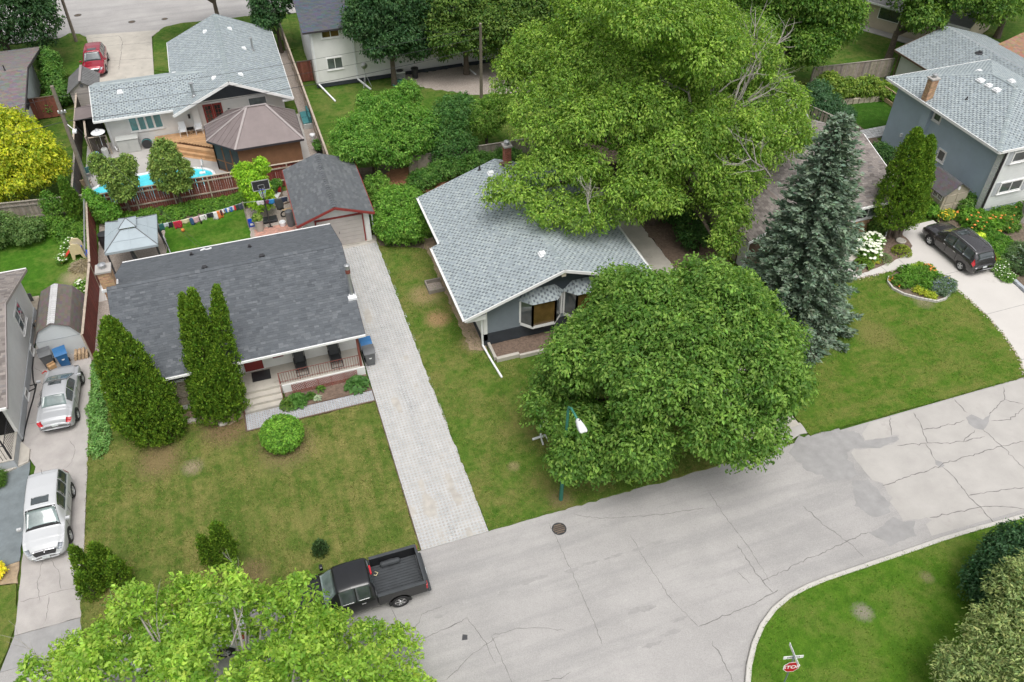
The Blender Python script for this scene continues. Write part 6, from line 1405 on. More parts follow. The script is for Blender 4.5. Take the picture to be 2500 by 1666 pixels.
def wheel(parent, x, y, r=.34, w=.22, side=1, rim='wheel_alloy'):
    t = MB(); xo = x; t.lathe([(r * .55, -w / 2), (r * .92, -w / 2), (r, -w * .3), (r, w * .3), (r * .92, w / 2), (r * .62, w / 2 - .01), (r * .6, w * .2)], (xo, y, r), 22, 'x')
    t.v = [(xo + side * (p[0] - xo), p[1], p[2]) for p in [tuple(v) for v in t.v]]; o = t.build('wheel', 'rubber', parent, True, True)
    q = MB(); q.lathe([(r * .64, w * .1), (r * .64, w / 2 - .015), (r * .58, w / 2 - .01), (r * .56, w * .28), (.02, w * .28)], (0, 0, 0), 22, 'x')
    for k in range(5):
        a = 2 * math.pi * k / 5; q.obox((w / 2 - .035, 0, 0), (w / 2 - .03, math.cos(a) * r * .6, math.sin(a) * r * .6), .075, .03, up=(1, 0, 0))
    q.lathe([(.06, w * .3), (.06, w / 2 - .01), (.04, w / 2)], (0, 0, 0), 10, 'x')
    q.v = [(xo + side * p[0], y + p[1], r + p[2]) for p in [tuple(v) for v in q.v]]; q.build('rim', rim, o, True)
    a = MB(); pts = [(math.cos(t_) * r * 1.2, math.sin(t_) * r * 1.2) for t_ in np.linspace(-.25, math.pi + .25, 15)]
    vs = [(x + side * (w / 2 - .025), y + p, r + q_) for p, q_ in pts] + [(x - side * .15, y + p, r + q_) for p, q_ in pts]; n = len(pts)
    a.add(vs, [tuple(range(n)), tuple(range(2 * n - 1, n - 1, -1))] + [(i, i + 1, n + i + 1, n + i) for i in range(n - 1)]); a.build('wheel_arch', 'rubber', parent, True)
def box_part(name, m, parent, b, bevel=.0, M=None):
    q = MB(); q.box(*b, M=M); return q.build(name, m, parent, True, bevel=bevel)
CAR_TYPES = {
 'suv': (4.6, [(0, .72, .42, .62, .70, .69), (.015, .85, .34, .80, .95, .70), (.04, .89, .30, 1.0, 1.25, .72), (.085, .905, .28, 1.03, 1.56, .69), (.14, .91, .27, 1.03, 1.63, .69), (.3, .915, .25, 1.02, 1.67, .70), (.5, .915, .25, 1.0, 1.66, .70), (.57, .915, .25, .99, 1.62, .70), (.72, .91, .26, .98, 1.13, .72), (.75, .905, .26, .97, 1.06, .76), (.86, .90, .28, .93, 1.0, .74), (.93, .86, .30, .84, .92, .68), (.965, .79, .32, .70, .80, .60), (.985, .70, .34, .58, .66, .52), (1, .55, .38, .5, .55, .42)], .34),
 'sedan': (4.5, [(0, .68, .42, .60, .66, .58), (.02, .83, .32, .80, .90, .68), (.05, .87, .28, .90, .99, .72), (.16, .885, .24, .92, 1.02, .72), (.2, .885, .23, .92, 1.06, .66), (.34, .885, .22, .92, 1.37, .61), (.45, .885, .22, .91, 1.43, .61), (.55, .885, .22, .9, 1.40, .61), (.76, .88, .22, .88, .96, .70), (.8, .875, .24, .86, .92, .72), (.92, .84, .28, .76, .80, .66), (.965, .76, .3, .64, .70, .56), (.985, .68, .32, .54, .6, .5), (1, .54, .36, .48, .52, .42)], .315),
}
def car(label, kind, paint, loc, rz, L=None, W=None, glass='glass_car', rails=False, sunroof=True, wind='glass_wind', dark=False, name='parked_car', front_plate=True):
    L0, st, r = CAR_TYPES[kind]; L = L or L0; st = [list(a) for a in st]
    if W:
        for a in st: a[1] *= W / 1.83; a[5] *= W / 1.83
    w = (W or 1.83) / 2; t = thing(name, label, 'car', loc, rz); s = Shell(L, st); s.body(t, paint)
    if kind == 'suv':
        s.patch('windshield', wind, t, .585, .725, .365, .635, k0b=.335, k1b=.665); s.patch('rear_window', glass, t, .036, .082, .375, .625, k0b=.38, k1b=.62)
        for a, b in ((.245, .338), (.755, .662)):
            for u0, u1 in ((.10, .235), (.245, .405), (.415, .57)): s.patch('side_window', glass, t, u0, u1, a, b, .010, 6, 5, k1b=b + (.0 if u1 < .5 else (-.02 if a < .5 else .02)))
        if sunroof: s.patch('sunroof', 'glass_car', t, .44, .53, .41, .59, .006)
        wy = (-.31, .275)
    else:
        s.patch('windshield', wind, t, .575, .745, .36, .64, k0b=.33, k1b=.67); s.patch('rear_window', 'glass_wind', t, .215, .335, .345, .655, k0b=.365, k1b=.635)
        for a, b in ((.25, .33), (.75, .67)):
            for u0, u1, kb in ((.27, .42, 0), (.43, .62, 0)): s.patch('side_window', glass, t, u0, u1, a, b, .010, 6, 5)
        if sunroof: s.patch('sunroof', 'glass_car', t, .49, .55, .41, .59, .006)
        wy = (-.305, .295)
    for sg in (1, -1):
        for f in wy: wheel(t, sg * (w - .09), f * L, r, .21, sg)
        k = lambda v: v if sg > 0 else 1 - v
        s.patch('headlight', 'lamp_clear', t, .928, .972, k(.255), k(.352), .010, 4, 5)
        if kind == 'suv': s.patch('taillight', 'tail_red', t, .022, .06, k(.19), k(.30), .010, 4, 5)
        else: s.patch('taillight', 'tail_red', t, .012, .045, k(.20), k(.36), .010, 4, 5)
        mx = box_part('mirror', paint, t, (sg * w if sg > 0 else -w - .2, sg * w + .2 if sg > 0 else -w, L * .17, L * .17 + .12, .98, 1.13), .03)
        for f in (.02, -.16): box_part('door_handle', 'chrome', t, (sg * (w + .0) - .015, sg * w + .015, f * L, f * L + .16, .86, .89))
        q = MB()
        for f in (.19, .0, -.19): q.box(sg * w - .006, sg * w + .002, f * L - .006, f * L + .006, .42, .92)
        q.build('door_seam', 'rubber', t, True)
        if rails: q = MB(); q.tube([(sg * .6, -.38 * L, 1.63), (sg * .61, -.3 * L, 1.70), (sg * .61, .0 * L, 1.71), (sg * .6, .06 * L, 1.65)], .022, 6); q.build('roof_rail', 'chrome', t, True)
    s.patch('grille', 'rubber', t, .966, .992, .36, .64, .008, 4, 9); s.patch('grille_bar', 'chrome', t, .962, .9675, .36, .64, .014, 3, 9); s.patch('badge', 'chrome', t, .966, .982, .485, .515, .016, 3, 4)
    s.patch('windshield_trim', 'rubber', t, *((.572, .738) if kind == 'suv' else (.562, .758)), .355, .645, .005, k0b=.322, k1b=.678)
    box_part('licence_plate', 'plate', t, (-.15, .15, -L * .5 - .012, -L * .5 + .03, .62, .74))
    if front_plate: box_part('licence_plate', 'plate', t, (-.15, .15, L * .5 - .02, L * .5 + .015, .42, .54))
    box_part('bumper_trim', 'rubber', t, (-.6, .6, -L * .5 - .004, -L * .46, .34, .44), .03)
    if kind == 'suv': q = MB(); q.tube([(0, -.36 * L, 1.66), (0, -.39 * L, 1.82)], .008, 5); q.build('antenna', 'rubber', t, True)
    return t
car('silver white compact SUV parked nose to the street on the left driveway', 'suv', 'car_pearl', (-12.6, 28.0, .03), R(180), 4.45, 1.8)
car('silver sedan parked behind the SUV on the left driveway', 'sedan', 'car_silver', (-12.5, 35.9, .03), R(-3), 4.5, 1.78)
car('dark charcoal SUV with roof rails on the pale right driveway', 'suv', 'car_charcoal', (40.62, 31.5, .035), R(0), 4.85, 1.88, rails=True, sunroof=True, wind='glass_grey')
car('dark red SUV on the back driveway by the pool house', 'suv', 'car_red', (-11.75, 78.2, .018), R(178), 4.5, 1.82, wind='glass_grey')
car('white car mostly hidden beneath the bright foreground tree', 'sedan', 'car_white', (-7.0, 19.75, -.012), R(90), 4.5, 1.8)
# ---- pickup truck: crew front lofted, open bed in panels
tk = thing('pickup_truck', 'black pickup truck with open bed parked at the kerb under the tree', 'pickup truck', (-.22, 19.75, -.012), R(90))
st = [(0, .97, .45, 1.15, 1.30, .72), (.01, .98, .42, 1.18, 1.7, .70), (.04, .985, .42, 1.2, 1.86, .68), (.25, .985, .4, 1.18, 1.89, .68), (.40, .985, .4, 1.16, 1.83, .68), (.56, .98, .42, 1.14, 1.26, .78), (.6, .98, .42, 1.12, 1.2, .82), (.9, .97, .45, 1.05, 1.12, .8), (.97, .92, .45, .85, .95, .75), (1, .8, .5, .7, .75, .6)]
s = Shell(3.75, st); bd_ = s.body(tk, 'car_black'); sh = 1.05
for o in list(tk.children): o.location.y = sh
def tpatch(*a, **k): o = s.patch(*a, **k); o.location.y = sh; return o
tpatch('windshield', 'glass_wind', tk, .415, .55, .36, .64, k0b=.335, k1b=.665); tpatch('rear_window', 'glass_car', tk, .008, .035, .36, .64)
for a, b in ((.245, .335), (.755, .665)): tpatch('side_window', 'glass_car', tk, .06, .21, a, b); tpatch('side_window', 'glass_car', tk, .225, .39, a, b)
y0, y1 = -2.92, -.85
for sg in (1, -1):
    xs = (sg * .99, sg * .87); q = MB(); q.box(min(xs), max(xs), y0, y1, .55, 1.2); q.build('bed_side', 'car_black', tk, True, bevel=.03)
    q = MB(); q.box(min(sg * 1.0, sg * .855), max(sg * 1.0, sg * .855), y0 + .02, y1, 1.195, 1.235); q.build('bed_rail', 'bed_liner', tk, True, bevel=.012)
    q = MB(); q.box(min(sg * .87, sg * .62), max(sg * .87, sg * .62), -2.15, -1.25, .66, .92); q.build('wheel_well', 'bed_liner', tk, True, bevel=.11)
    for f in (-1.72, 1.85): wheel(tk, sg * .88, f, .40, .27, sg, 'chrome')
    q = MB(); q.box(min(sg * .8, sg * 1.005), max(sg * .8, sg * 1.005), -2.945, -2.86, .82, 1.14); q.build('taillight', 'tail_red', tk, True, bevel=.02)
    q = MB(); q.box(min(sg * .985, sg * 1.2), max(sg * .985, sg * 1.2), 1.05, 1.2, 1.2, 1.42); q.build('mirror', 'car_black', tk, True, bevel=.04)
    q = MB(); q.box(min(sg * .985, sg * 1.0), max(sg * .985, sg * 1.0), -.35, -.18, 1.04, 1.08); q.build('door_handle', 'chrome', tk, True)
q = MB(); q.box(-.87, .87, y0 + .1, y1, .60, .66); fl_o = q.build('bed_floor', 'bed_liner', tk, True)
for i in range(13): q = MB(); x = -.8 + i * .1333; q.box(x - .035, x + .035, y0 + .12, y1 - .02, .66, .682); q.build('floor_rib', 'bed_liner', fl_o, True)
q = MB(); q.box(-.87, .87, y1, y1 + .05, .6, 1.2); q.build('bed_front', 'bed_liner', tk, True)
q = MB(); q.box(-.868, .868, y0, y0 + .09, .6, 1.22); tg = q.build('tailgate', 'car_black', tk, True, bevel=.025)
q = MB(); q.box(-.86, .86, y0 + .003, y0 + .1, 1.215, 1.235); q.build('tailgate_cap', 'bed_liner', tg, True)
q = MB(); q.box(-.95, .95, y0 - .16, y0 - .01, .45, .62); q.build('bumper', 'bed_liner', tk, True, bevel=.04)
q = MB(); q.box(-.15, .15, y0 - .172, y0 - .158, .5, .6); q.build('licence_plate', 'plate', tk, True)
q = MB(); q.box(-.2, .2, y1 + .02, y1 + .09, 1.76, 1.84); q.build('brake_light', 'tail_red', tk, True)
q = MB(); q.box(-.6, .6, 2.9, 2.93, .62, .98); q.build('grille', 'chrome', tk, True)
q = MB(); q.tube([(.55, -1.0, .72), (.45, -1.1, .73), (.35, -1.0, .72), (.4, -.92, .74)], .02, 5); q.build('strap', 'plastic_cream', tk, True)

# ================================================================== FENCES
def fence(label, a, b, h, m, cap='fence_cap', bw=.14, gap=.01, post=2.4, group=None, rails=1, side=1, z0=.03, tilt=.006, cat='fence', top=True):
    a = Vector((*a, 0)); b = Vector((*b, 0)); d = b - a; L = d.length; d.normalize(); n = Vector((-d.y, d.x, 0)) * side; t = thing('fence', label, cat, tuple((a + b) / 2), group=group)
    k = int(L / (bw + gap)); vm = []
    for j in range(8):
        q = MB(); c = random.uniform(.75, 1.25); q.box(0, bw, -.01, .01, 0, h, col=(c, c * random.uniform(.92, 1.05), c * random.uniform(.9, 1.05))); me = q.mesh('board'); me.materials.append(MATS[m]); vm.append(me)
    ang = math.atan2(d.y, d.x)
    for i in range(k):
        p = a + d * (i * (bw + gap)) + Vector((0, 0, z0 + random.uniform(-.015, .015))); place(random.choice(vm), 'board', Matrix.Translation(p) @ Matrix.Rotation(ang, 4, 'Z') @ Matrix.Rotation(random.gauss(0, tilt), 4, 'Y'), t)
    np_ = max(1, round(L / post))
    for i in range(np_ + 1):
        p = a + d * (L * i / np_) + n * .065; q = MB(); q.box(-.045, .045, -.045, .045, -.05, h + .06, Matrix.Translation(p) @ Matrix.Rotation(ang, 4, 'Z')); q.build('post', cap, t)
    zs = [h * .3, h * .85] if rails else []
    for z in zs: q = MB(); q.obox(a + n * .04 + Vector((0, 0, z)), b + n * .04 + Vector((0, 0, z)), .05, .09); q.build('rail', cap, t)
    if top: q = MB(); q.obox(a + n * .02 + Vector((0, 0, h + .05)), b + n * .02 + Vector((0, 0, h + .05)), .13, .035); q.build('cap_board', cap, t)
    return t
fence('dark red board fence between the dark roofed house and the left yard', (-10.95, 45.7), (-11.35, 52.9), 1.8, 'fence_red', 'fence_cap', side=1)
fence('dark red board fence beside the chimney and the barn shaped shed', (-11.12, 39.0), (-10.95, 45.5), 1.8, 'fence_red', 'fence_cap', side=1)
fence('red brown slatted fence with gaps between the pool and the clothesline yard', (-10.9, 53.45), (-1.3, 53.45), 1.75, 'fence_brown', 'fence_cap', .14, .010, side=-1)
fence('solid dark red fence panel under the brown pavilion behind the garage', (-1.2, 53.45), (4.5, 53.45), 1.75, 'fence_red', 'fence_cap', .14, .004, side=-1)
fence('weathered grey fence across the back of the left yard', (-19.5, 54.9), (-11.7, 53.9), 1.65, 'fence_grey', 'wood_grey', .15, .006, side=-1)
fence('long weathered board fence beside the pool house and the white house lawn', (4.62, 53.6), (4.45, 79.0), 1.75, 'fence_grey', 'fence_cap', .15, .005, side=1)
fence('short dark brown gate fence against the tall white house', (4.7, 69.6), (5.9, 69.6), 1.75, 'fence_brown', 'trim_brown', .14, .004)
fence('brown slat fence beside the dark garage and the leafy bushes', (6.2, 46.2), (6.15, 53.4), 1.6, 'fence_brown', 'fence_cap', .14, .01)
fence('pale grey fence behind the grey house chimney', (10.0, 51.9), (19.5, 51.6), 1.5, 'fence_grey', 'wood_grey', .15, .004)
fence('weathered grey board fence between the far lawn and the vine', (45.5, 54.9), (53.0, 54.2), 1.6, 'fence_grey', 'wood_grey', .16, .02)
fence('leaning grey picket fence beside the small white shed', (41.4, 50.0), (43.0, 45.2), 1.4, 'fence_grey', 'wood_grey', .13, .05, tilt=.04)
fence('dark brown board gate beside the pale gable at the upper left', (-16.3, 69.75), (-14.1, 69.75), 1.7, 'fence_brown', 'trim_brown', .15, .003)
fence('dark board fence along the pool patio near the left utility pole', (-12.5, 60.8), (-12.6, 69.5), 1.7, 'fence_dark', 'fence_cap', .15, .004)
fence('low dark board screen enclosing the patio heater', (-11.6, 62.1), (-10.4, 62.1), 1.5, 'fence_dark', 'fence_cap', .15, .003, post=1.2)
fence('dark board screen at the left of the patio heater', (-11.7, 62.2), (-11.9, 64.8), 1.6, 'fence_dark', 'fence_cap', .15, .003)
fence('tall dark fence at the left of the golden tree', (-12.4, 54.2), (-12.45, 60.6), 1.5, 'fence_dark', 'wood_grey', .15, .003)

# ================================================================== POOL, PAVILION AND DECK
pc = (-7.6, 56.4); rx, ry = 4.15, 1.75
def oval(cx, cy, rx, ry, n=44): return [(cx + rx * math.copysign(abs(math.cos(a)) ** .8, math.cos(a)), cy + ry * math.copysign(abs(math.sin(a)) ** .8, math.sin(a))) for a in np.linspace(0, 2 * math.pi, n + 1)[:-1]]
pl = thing('swimming_pool', 'oval turquoise swimming pool with white rim behind the slatted fence', 'pool', (*pc, 0))
o1, o2 = oval(*pc, rx + .2, ry + .2), oval(*pc, rx, ry); n = len(o1); q = MB()
vs = [(*p, -.02) for p in o1] + [(*p, .16) for p in o1] + [(*p, .17) for p in o2] + [(*p, .03) for p in o2]
q.add(vs, [(k * n + i, k * n + (i + 1) % n, (k + 1) * n + (i + 1) % n, (k + 1) * n + i) for k in range(3) for i in range(n)]); q.build('rim', 'white_plastic', pl, smooth=True)
q = MB(); q.sheet(oval(*pc, rx + .005, ry + .005), .07); q.build('water', 'pool_water', pl)
q = MB(); q.tube([(-4.0, 57.9, .0), (-4.0, 57.9, .75), (-4.05, 57.6, .85), (-4.1, 57.2, .6), (-4.1, 57.1, .1)], .025, 8); q.build('handrail', 'chrome', pl)
q = MB(); q.box(-4.35, -3.95, 56.9, 57.2, .08, .13); q.build('step', 'white_plastic', pl)
pv = thing('pavilion', 'brown screened pavilion with hipped brown metal roof beside the pool', 'pavilion', (.2, 58, 0))
ev = [(-3.3, 57.0), (-1.5, 55.1), (3.25, 55.1), (3.25, 59.6), (1.4, 61.25), (-1.5, 61.25), (-3.3, 59.4)]; ap = [(-.1, 58.2, 4.0), (1.2, 58.2, 4.0)]
near = [0, 0, 1, 1, 1, 0, 0]; ne = len(ev)
for i in range(ne):
    a, b = Vector((*ev[i], 2.5)), Vector((*ev[(i + 1) % ne], 2.5)); A_, B_ = Vector(ap[near[i]]), Vector(ap[near[(i + 1) % ne]])
    pts = [a, b, B_] if (A_ - B_).length < 1e-6 else [a, b, B_, A_]
    q = MB(); q.slab(pts, .05); rp_ = q.build('roof_panel', 'metal_brown', pv)
    L = (b - a).length; nr = max(1, int(L / .42)); mid = (A_ + B_) / 2
    for k in range(1, nr):
        p = a.lerp(b, k / nr); d = (b - a).normalized(); up = (mid - (a + b) / 2); up -= d * up.dot(d)
        ts = []
        for (r0, r1) in ((a, A_), (b, B_)):
            e = (r1 - r0); x0 = (r0 - p).dot(d); ex = e.dot(d); 
            if abs(ex) > 1e-6:
                tt = -x0 / ex
                if 0 < tt < 1: ts.append(tt)
        tt = min(ts) if ts else 1.0
        q = MB(); q.obox(p + Vector((0, 0, .012)), p + up * tt + Vector((0, 0, .012)), .035, .025); q.build('seam', 'metal_brown', rp_)
    q = MB(); q.obox(a + Vector((0, 0, .02)), A_ + Vector((0, 0, .03)), .16, .04); q.build('hip_cap', 'metal_edge', rp_)
    q = MB(); q.obox(a + Vector((0, 0, -.06)), b + Vector((0, 0, -.06)), .05, .14); q.build('fascia', 'trim_dark', pv)
q = MB(); q.obox(Vector(ap[0]) + Vector((-.1, 0, .03)), Vector(ap[1]) + Vector((.1, 0, .03)), .18, .05); q.build('ridge_cap', 'metal_edge', pv)
wl = [(-2.95, 57.3), (-1.35, 55.55), (2.95, 55.55), (2.95, 59.4), (1.3, 60.9), (-1.4, 60.9), (-2.95, 59.2)]
for i in range(ne):
    a, b = Vector((*wl[i], 0)), Vector((*wl[(i + 1) % ne], 0)); d = (b - a).normalized()
    if i in (1, 2, 3):
        q = MB(); q.obox(a + Vector((0, 0, 1.22)), b + Vector((0, 0, 1.22)), .06, 2.4); q.build('wall_panel', 'brown_board', pv)
    else:
        nb = 3 if (b - a).length > 1.5 else 2
        for k in range(nb + 1): q = MB(); p = a.lerp(b, k / nb); q.box(p.x - .05, p.x + .05, p.y - .05, p.y + .05, 0, 2.46); q.build('post', 'brown_board', pv)
        for z in (.05, .85, 2.4): q = MB(); q.obox(a + Vector((0, 0, z)), b + Vector((0, 0, z)), .06, .08); q.build('rail', 'brown_board', pv)
        for k in range(nb): q = MB(); p, r_ = a.lerp(b, (k + .08) / nb), a.lerp(b, (k + .92) / nb); q.obox(p + Vector((0, 0, 1.22)), r_ + Vector((0, 0, 1.22)), .015, 2.3); q.build('screen', 'screen', pv)
q = MB(); q.prism(wl, 0, .04); q.build('floor', 'concrete_old', pv)
dk = thing('pool_deck', 'cedar deck with long steps behind the pool pavilion', 'deck', (-4, 61, 0))
def clipdeck(poly, z, nm, m='deck_wood', bw=.145):
    ys = [p[1] for p in poly]; y = min(ys)
    while y < max(ys) - .03:
        vv = y + bw / 2; xs = []
        for i in range(len(poly)):
            (x0_, y0_), (x1_, y1_) = poly[i], poly[(i + 1) % len(poly)]
            if (y0_ - vv) * (y1_ - vv) < 0: xs.append(x0_ + (x1_ - x0_) * (vv - y0_) / (y1_ - y0_))
        if len(xs) >= 2:
            c = random.uniform(.85, 1.15); q = MB(); q.box(min(xs), max(xs), y, y + bw - .01, z - .04, z, col=(c, c, c)); q.build(nm, m, dk)
        y += bw
clipdeck([(-7.2, 62.75), (-7.2, 62.0), (-5.2, 61.2), (-2.6, 59.3), (-1.5, 61.3), (2.5, 61.3), (2.5, 62.75)], .55, 'deck_board')
q = MB(); q.prism([(-7.15, 62.7), (-7.15, 62.03), (-5.2, 61.25), (-2.65, 59.4), (-1.6, 61.2), (2.4, 61.2), (2.4, 62.7)], 0, .505); q.build('frame', 'brown_board', dk)
for k in range(3):
    o_ = .32 * (k + 1); pa, pb = Vector((-5.9 - .1 * k, 61.4 - o_ * .8, 0)), Vector((-2.75 - o_ * .2, 59.25 - o_ * .75, 0)); q = MB(); q.obox(pa + Vector((0, 0, .27 - .08 * k - .06 * k + .0)), pb + Vector((0, 0, .27 - .08 * k - .06 * k)), .36, .5 - .28 * k); 
    c = 1.1 - .05 * k; q.c = [(c, c, c)] * len(q.f); q.build('step', 'deck_wood', dk)
def deckchair(loc, rz, m, label, group='deck chairs', name='garden_chair', mf=None):
    t = thing(name, label, 'chair', loc, rz, group); mf = mf or m; b = box_part
    b('seat', m, t, (-.25, .25, -.22, .25, .40, .44), .01); q = MB(); q.obox((0, .25, .44), (0, .42, .95), .48, .03, up=(0, -1, 0)); q.build('backrest', m, t, True)
    for x in (-.25, .25):
        q = MB(); q.tube([(x, -.25, 0), (x, -.2, .42), (x, .3, .6)], .018, 6); q.build('leg', mf, t, True); q = MB(); q.tube([(x, .35, 0), (x, .2, .42)], .018, 6); q.build('leg', mf, t, True); q = MB(); q.box(x - .03, x + .03, -.25, .3, .62, .65); q.build('armrest', mf, t, True)
    return t
deckchair((-5.05, 62.2, .55), R(0), 'white_plastic', 'white folding chair on the deck left of the little table'); deckchair((-3.9, 62.25, .55), R(0), 'white_plastic', 'white folding chair on the deck right of the little table')
t = thing('side_table', 'small folding wooden table between the white deck chairs', 'table', (-4.5, 62.3, .55))
q = MB(); q.box(-4.75, -4.25, 62.1, 62.5, .98, 1.02); q.build('table_top', 'deck_wood', t)
for s_ in (-1, 1):
    for yy in (62.15, 62.45): q = MB(); q.obox((-4.5 - .2 * s_, yy, .55), (-4.5 + .2 * s_, yy, .98), .03, .03); q.build('leg', 'wood_raw', t)
deckchair((-12.0, 59.3, .012), R(200), 'plastic_teal', 'teal green garden chair beside the left utility pole', mf='metal_dark'); deckchair((-11.9, 57.6, .012), R(170), 'wood_raw', 'tan folding chair on the patio in front of the teal chair', mf='trim_brown')
t = thing('patio_heater', 'mushroom shaped patio heater with white disc top behind the dark screen', 'patio heater', (-10.75, 61.75, 0))
q = MB(); q.lathe([(.24, 0), (.24, .7), (.2, .75), (.05, .78)], (-10.75, 61.75, 0), 14); q.build('base', 'resin_grey', t, smooth=False); q = MB(); q.tube([(-10.75, 61.75, .75), (-10.75, 61.75, 2.0)], .03, 8); q.build('pole', 'chrome', t)
q = MB(); q.lathe([(.5, 2.05), (.48, 2.08), (.2, 2.17), (.1, 2.18)], (-10.75, 61.75, 0), 20); q.build('reflector', 'white_plastic', t, smooth=True); q = MB(); q.lathe([(.14, 2.18), (.17, 2.3), (.1, 2.34)], (-10.75, 61.75, 0), 14); q.build('burner_cap', 'chrome', t)
t = thing('storage_cabinet', 'pale grey resin storage cabinet against the pool house wall', 'cabinet', (-9.1, 62.2, 0))
q = MB(); q.box(-9.8, -8.3, 61.9, 62.6, 0, 1.05); q.build('case', 'resin_grey', t); q = MB(); q.box(-9.85, -8.25, 61.84, 62.65, 1.05, 1.14); q.build('lid', 'resin_grey', t, bevel=.03)
for i in (0, 1): q = MB(); q.box(-9.78 + i * .74, -9.07 + i * .74, 61.87, 61.9, .04, 1.0); q.build('door', 'resin_grey', t)
t = thing('hose_reel', 'dark coiled hose reel between the cabinet and the deck', 'hose reel', (-7.8, 62.2, 0))
q = MB(); q.tube([(-7.8 + .33 * math.cos(a), 62.2 + .02 * math.sin(a * 3), .4 + .33 * math.sin(a)) for a in np.linspace(0, 12.5, 40)], .04, 6); q.build('hose', 'plastic_teal', t); q = MB(); q.lathe([(.36, 62.05), (.36, 62.08), (.04, 62.1), (.04, 62.3), (.36, 62.32), (.36, 62.35)], (-7.8, 0, .4), 14, 'y'); q.build('drum', 'plastic_black', t)
t = thing('storage_bin', 'pale blue round lidded bin on the pool patio', 'bin', (-11.35, 61.2, .012)); q = MB(); q.lathe([(.2, .012), (.26, .7), (.27, .7)], (-11.35, 61.2, 0), 16); q.build('body', 'plastic_pale_blue', t, smooth=False); q = MB(); q.lathe([(.29, .69), (.29, .75), (.2, .8), (.03, .81)], (-11.35, 61.2, 0), 16); q.build('lid', 'plastic_pale_blue', t)
t = thing('filter_ring', 'white round pool step ring at the pool edge', 'pool step', (-10.6, 58.4, 0)); q = MB(); q.tube([(-10.6 + .55 * math.cos(a), 58.4 + .4 * math.sin(a), .22) for a in np.linspace(0, 6.283, 25)], .1, 8, False); q.build('ring', 'white_plastic', t, smooth=True); q = MB(); q.lathe([(.45, .012), (.45, .2)], (-10.6, 58.4, 0), 16, sy=.75); q.build('basin', 'resin_grey', t)
t = thing('loveseat', 'teal cushioned wicker loveseat along the side fence', 'sofa', (4.1, 62.4, .03)); q = MB(); q.box(3.8, 4.5, 61.2, 63.4, .03, .4); q.build('base', 'resin_grey', t)
for k in range(2): q = MB(); q.box(3.78, 4.3, 61.3 + k * 1.05, 62.25 + k * 1.05, .4, .52); q.build('cushion', 'plastic_teal', t, bevel=.05); q = MB(); q.box(4.3, 4.5, 61.3 + k * 1.05, 62.25 + k * 1.05, .42, .95); q.build('back_cushion', 'plastic_teal', t, bevel=.06)
q = MB(); q.lathe([(.12, .03), (.16, .25), (.1, .4), (.2, .6), (.22, .75), (.15, .78)], (4.15, 58.9, 0), 14); props(q.build('urn', 'white_plastic', smooth=True), 'white garden urn beside the brown pavilion', 'urn')
for i, (x, y) in enumerate(((4.25, 57.6), (4.3, 56.9))):
    q = MB(); q.lathe([(.16, .03), (.22, .4), (.2, .4), (.18, .36)], (x, y, 0), 12); t = thing('flower_pot', ('black plant pot nearer the white urn', 'black plant pot farther from the white urn')[i] + ' by the side fence', 'pot', (x, y, .03), group='black pots by the side fence'); q.build('pot', 'plastic_black', t)
    crown('plant', t, [(x, y, .65, .28, .28, .32)], 40, 10, .1, .12, (.04, .1, .02), (.1, .2, .04))
# ================================================================== GREY CANOPY GAZEBO, CLOTHESLINE, PATIO THINGS
gz = thing('gazebo', 'grey fabric two tier gazebo beside the dark red fence', 'gazebo', (-8.5, 47.5, 0))
c4 = [Vector((-10.0, 45.75, 2.2)), Vector((-6.98, 45.7, 2.2)), Vector((-6.96, 49.1, 2.2)), Vector((-10.02, 49.2, 2.2))]; cc = Vector((-8.5, 47.45, 3.0))
u4 = [cc + (p - cc) * .28 for p in c4]; u4 = [Vector((p.x, p.y, 2.86)) for p in u4]
for i in range(4):
    a, b, d_, e_ = c4[i], c4[(i + 1) % 4], u4[(i + 1) % 4], u4[i]; q = MB(); q.slab([a, b, d_, e_], .02); pn = q.build('canopy_panel', 'canopy', gz)
    for f in (.5,):
        q = MB(); q.obox(a.lerp(b, f) + Vector((0, 0, .015)), e_.lerp(d_, f) + Vector((0, 0, .015)), .05, .02); q.build('canopy_seam', 'canopy', pn)
    q = MB(); q.obox(a.lerp(e_, .45) + Vector((0, 0, .012)), b.lerp(d_, .45) + Vector((0, 0, .012)), .03, .015); q.build('canopy_seam', 'canopy', pn)
    q = MB(); q.obox(a + Vector((0, 0, .015)), e_ + Vector((0, 0, .02)), .05, .025); q.build('hip_seam', 'plastic_grey', pn)
    q = MB(); q.obox(a + Vector((0, 0, -.08)), b + Vector((0, 0, -.08)), .015, .15); q.build('valance', 'canopy', gz)
v4 = [cc + (p - cc) * .34 for p in c4]; v4 = [Vector((p.x, p.y, 2.98)) for p in v4]; top = Vector((cc.x, cc.y, 3.3))
for i in range(4): q = MB(); q.slab([v4[i], v4[(i + 1) % 4], top], .02); q.build('upper_canopy', 'canopy', gz); q = MB(); q.obox(v4[i] + Vector((0, 0, .01)), top + Vector((0, 0, .015)), .04, .02); q.build('hip_seam', 'plastic_grey', gz)
for p in c4:
    e = cc + (p - cc) * .93; q = MB(); q.box(e.x - .05, e.x + .05, e.y - .05, e.y + .05, 0, 2.2); q.build('leg', 'metal_dark', gz)
q = MB(); q.tube([(-7.15, 48.5, 2.1), (-7.0, 48.3, 1.2), (-6.75, 47.9, .25)], [.07, .1, .05], 7); q.build('tied_curtain', 'plastic_black', gz); q = MB(); q.tube([(-8.6, 45.95, 2.1), (-8.5, 45.9, 1.2), (-8.55, 45.85, .3)], [.08, .16, .07], 7); q.build('tied_curtain', 'plastic_black', gz)
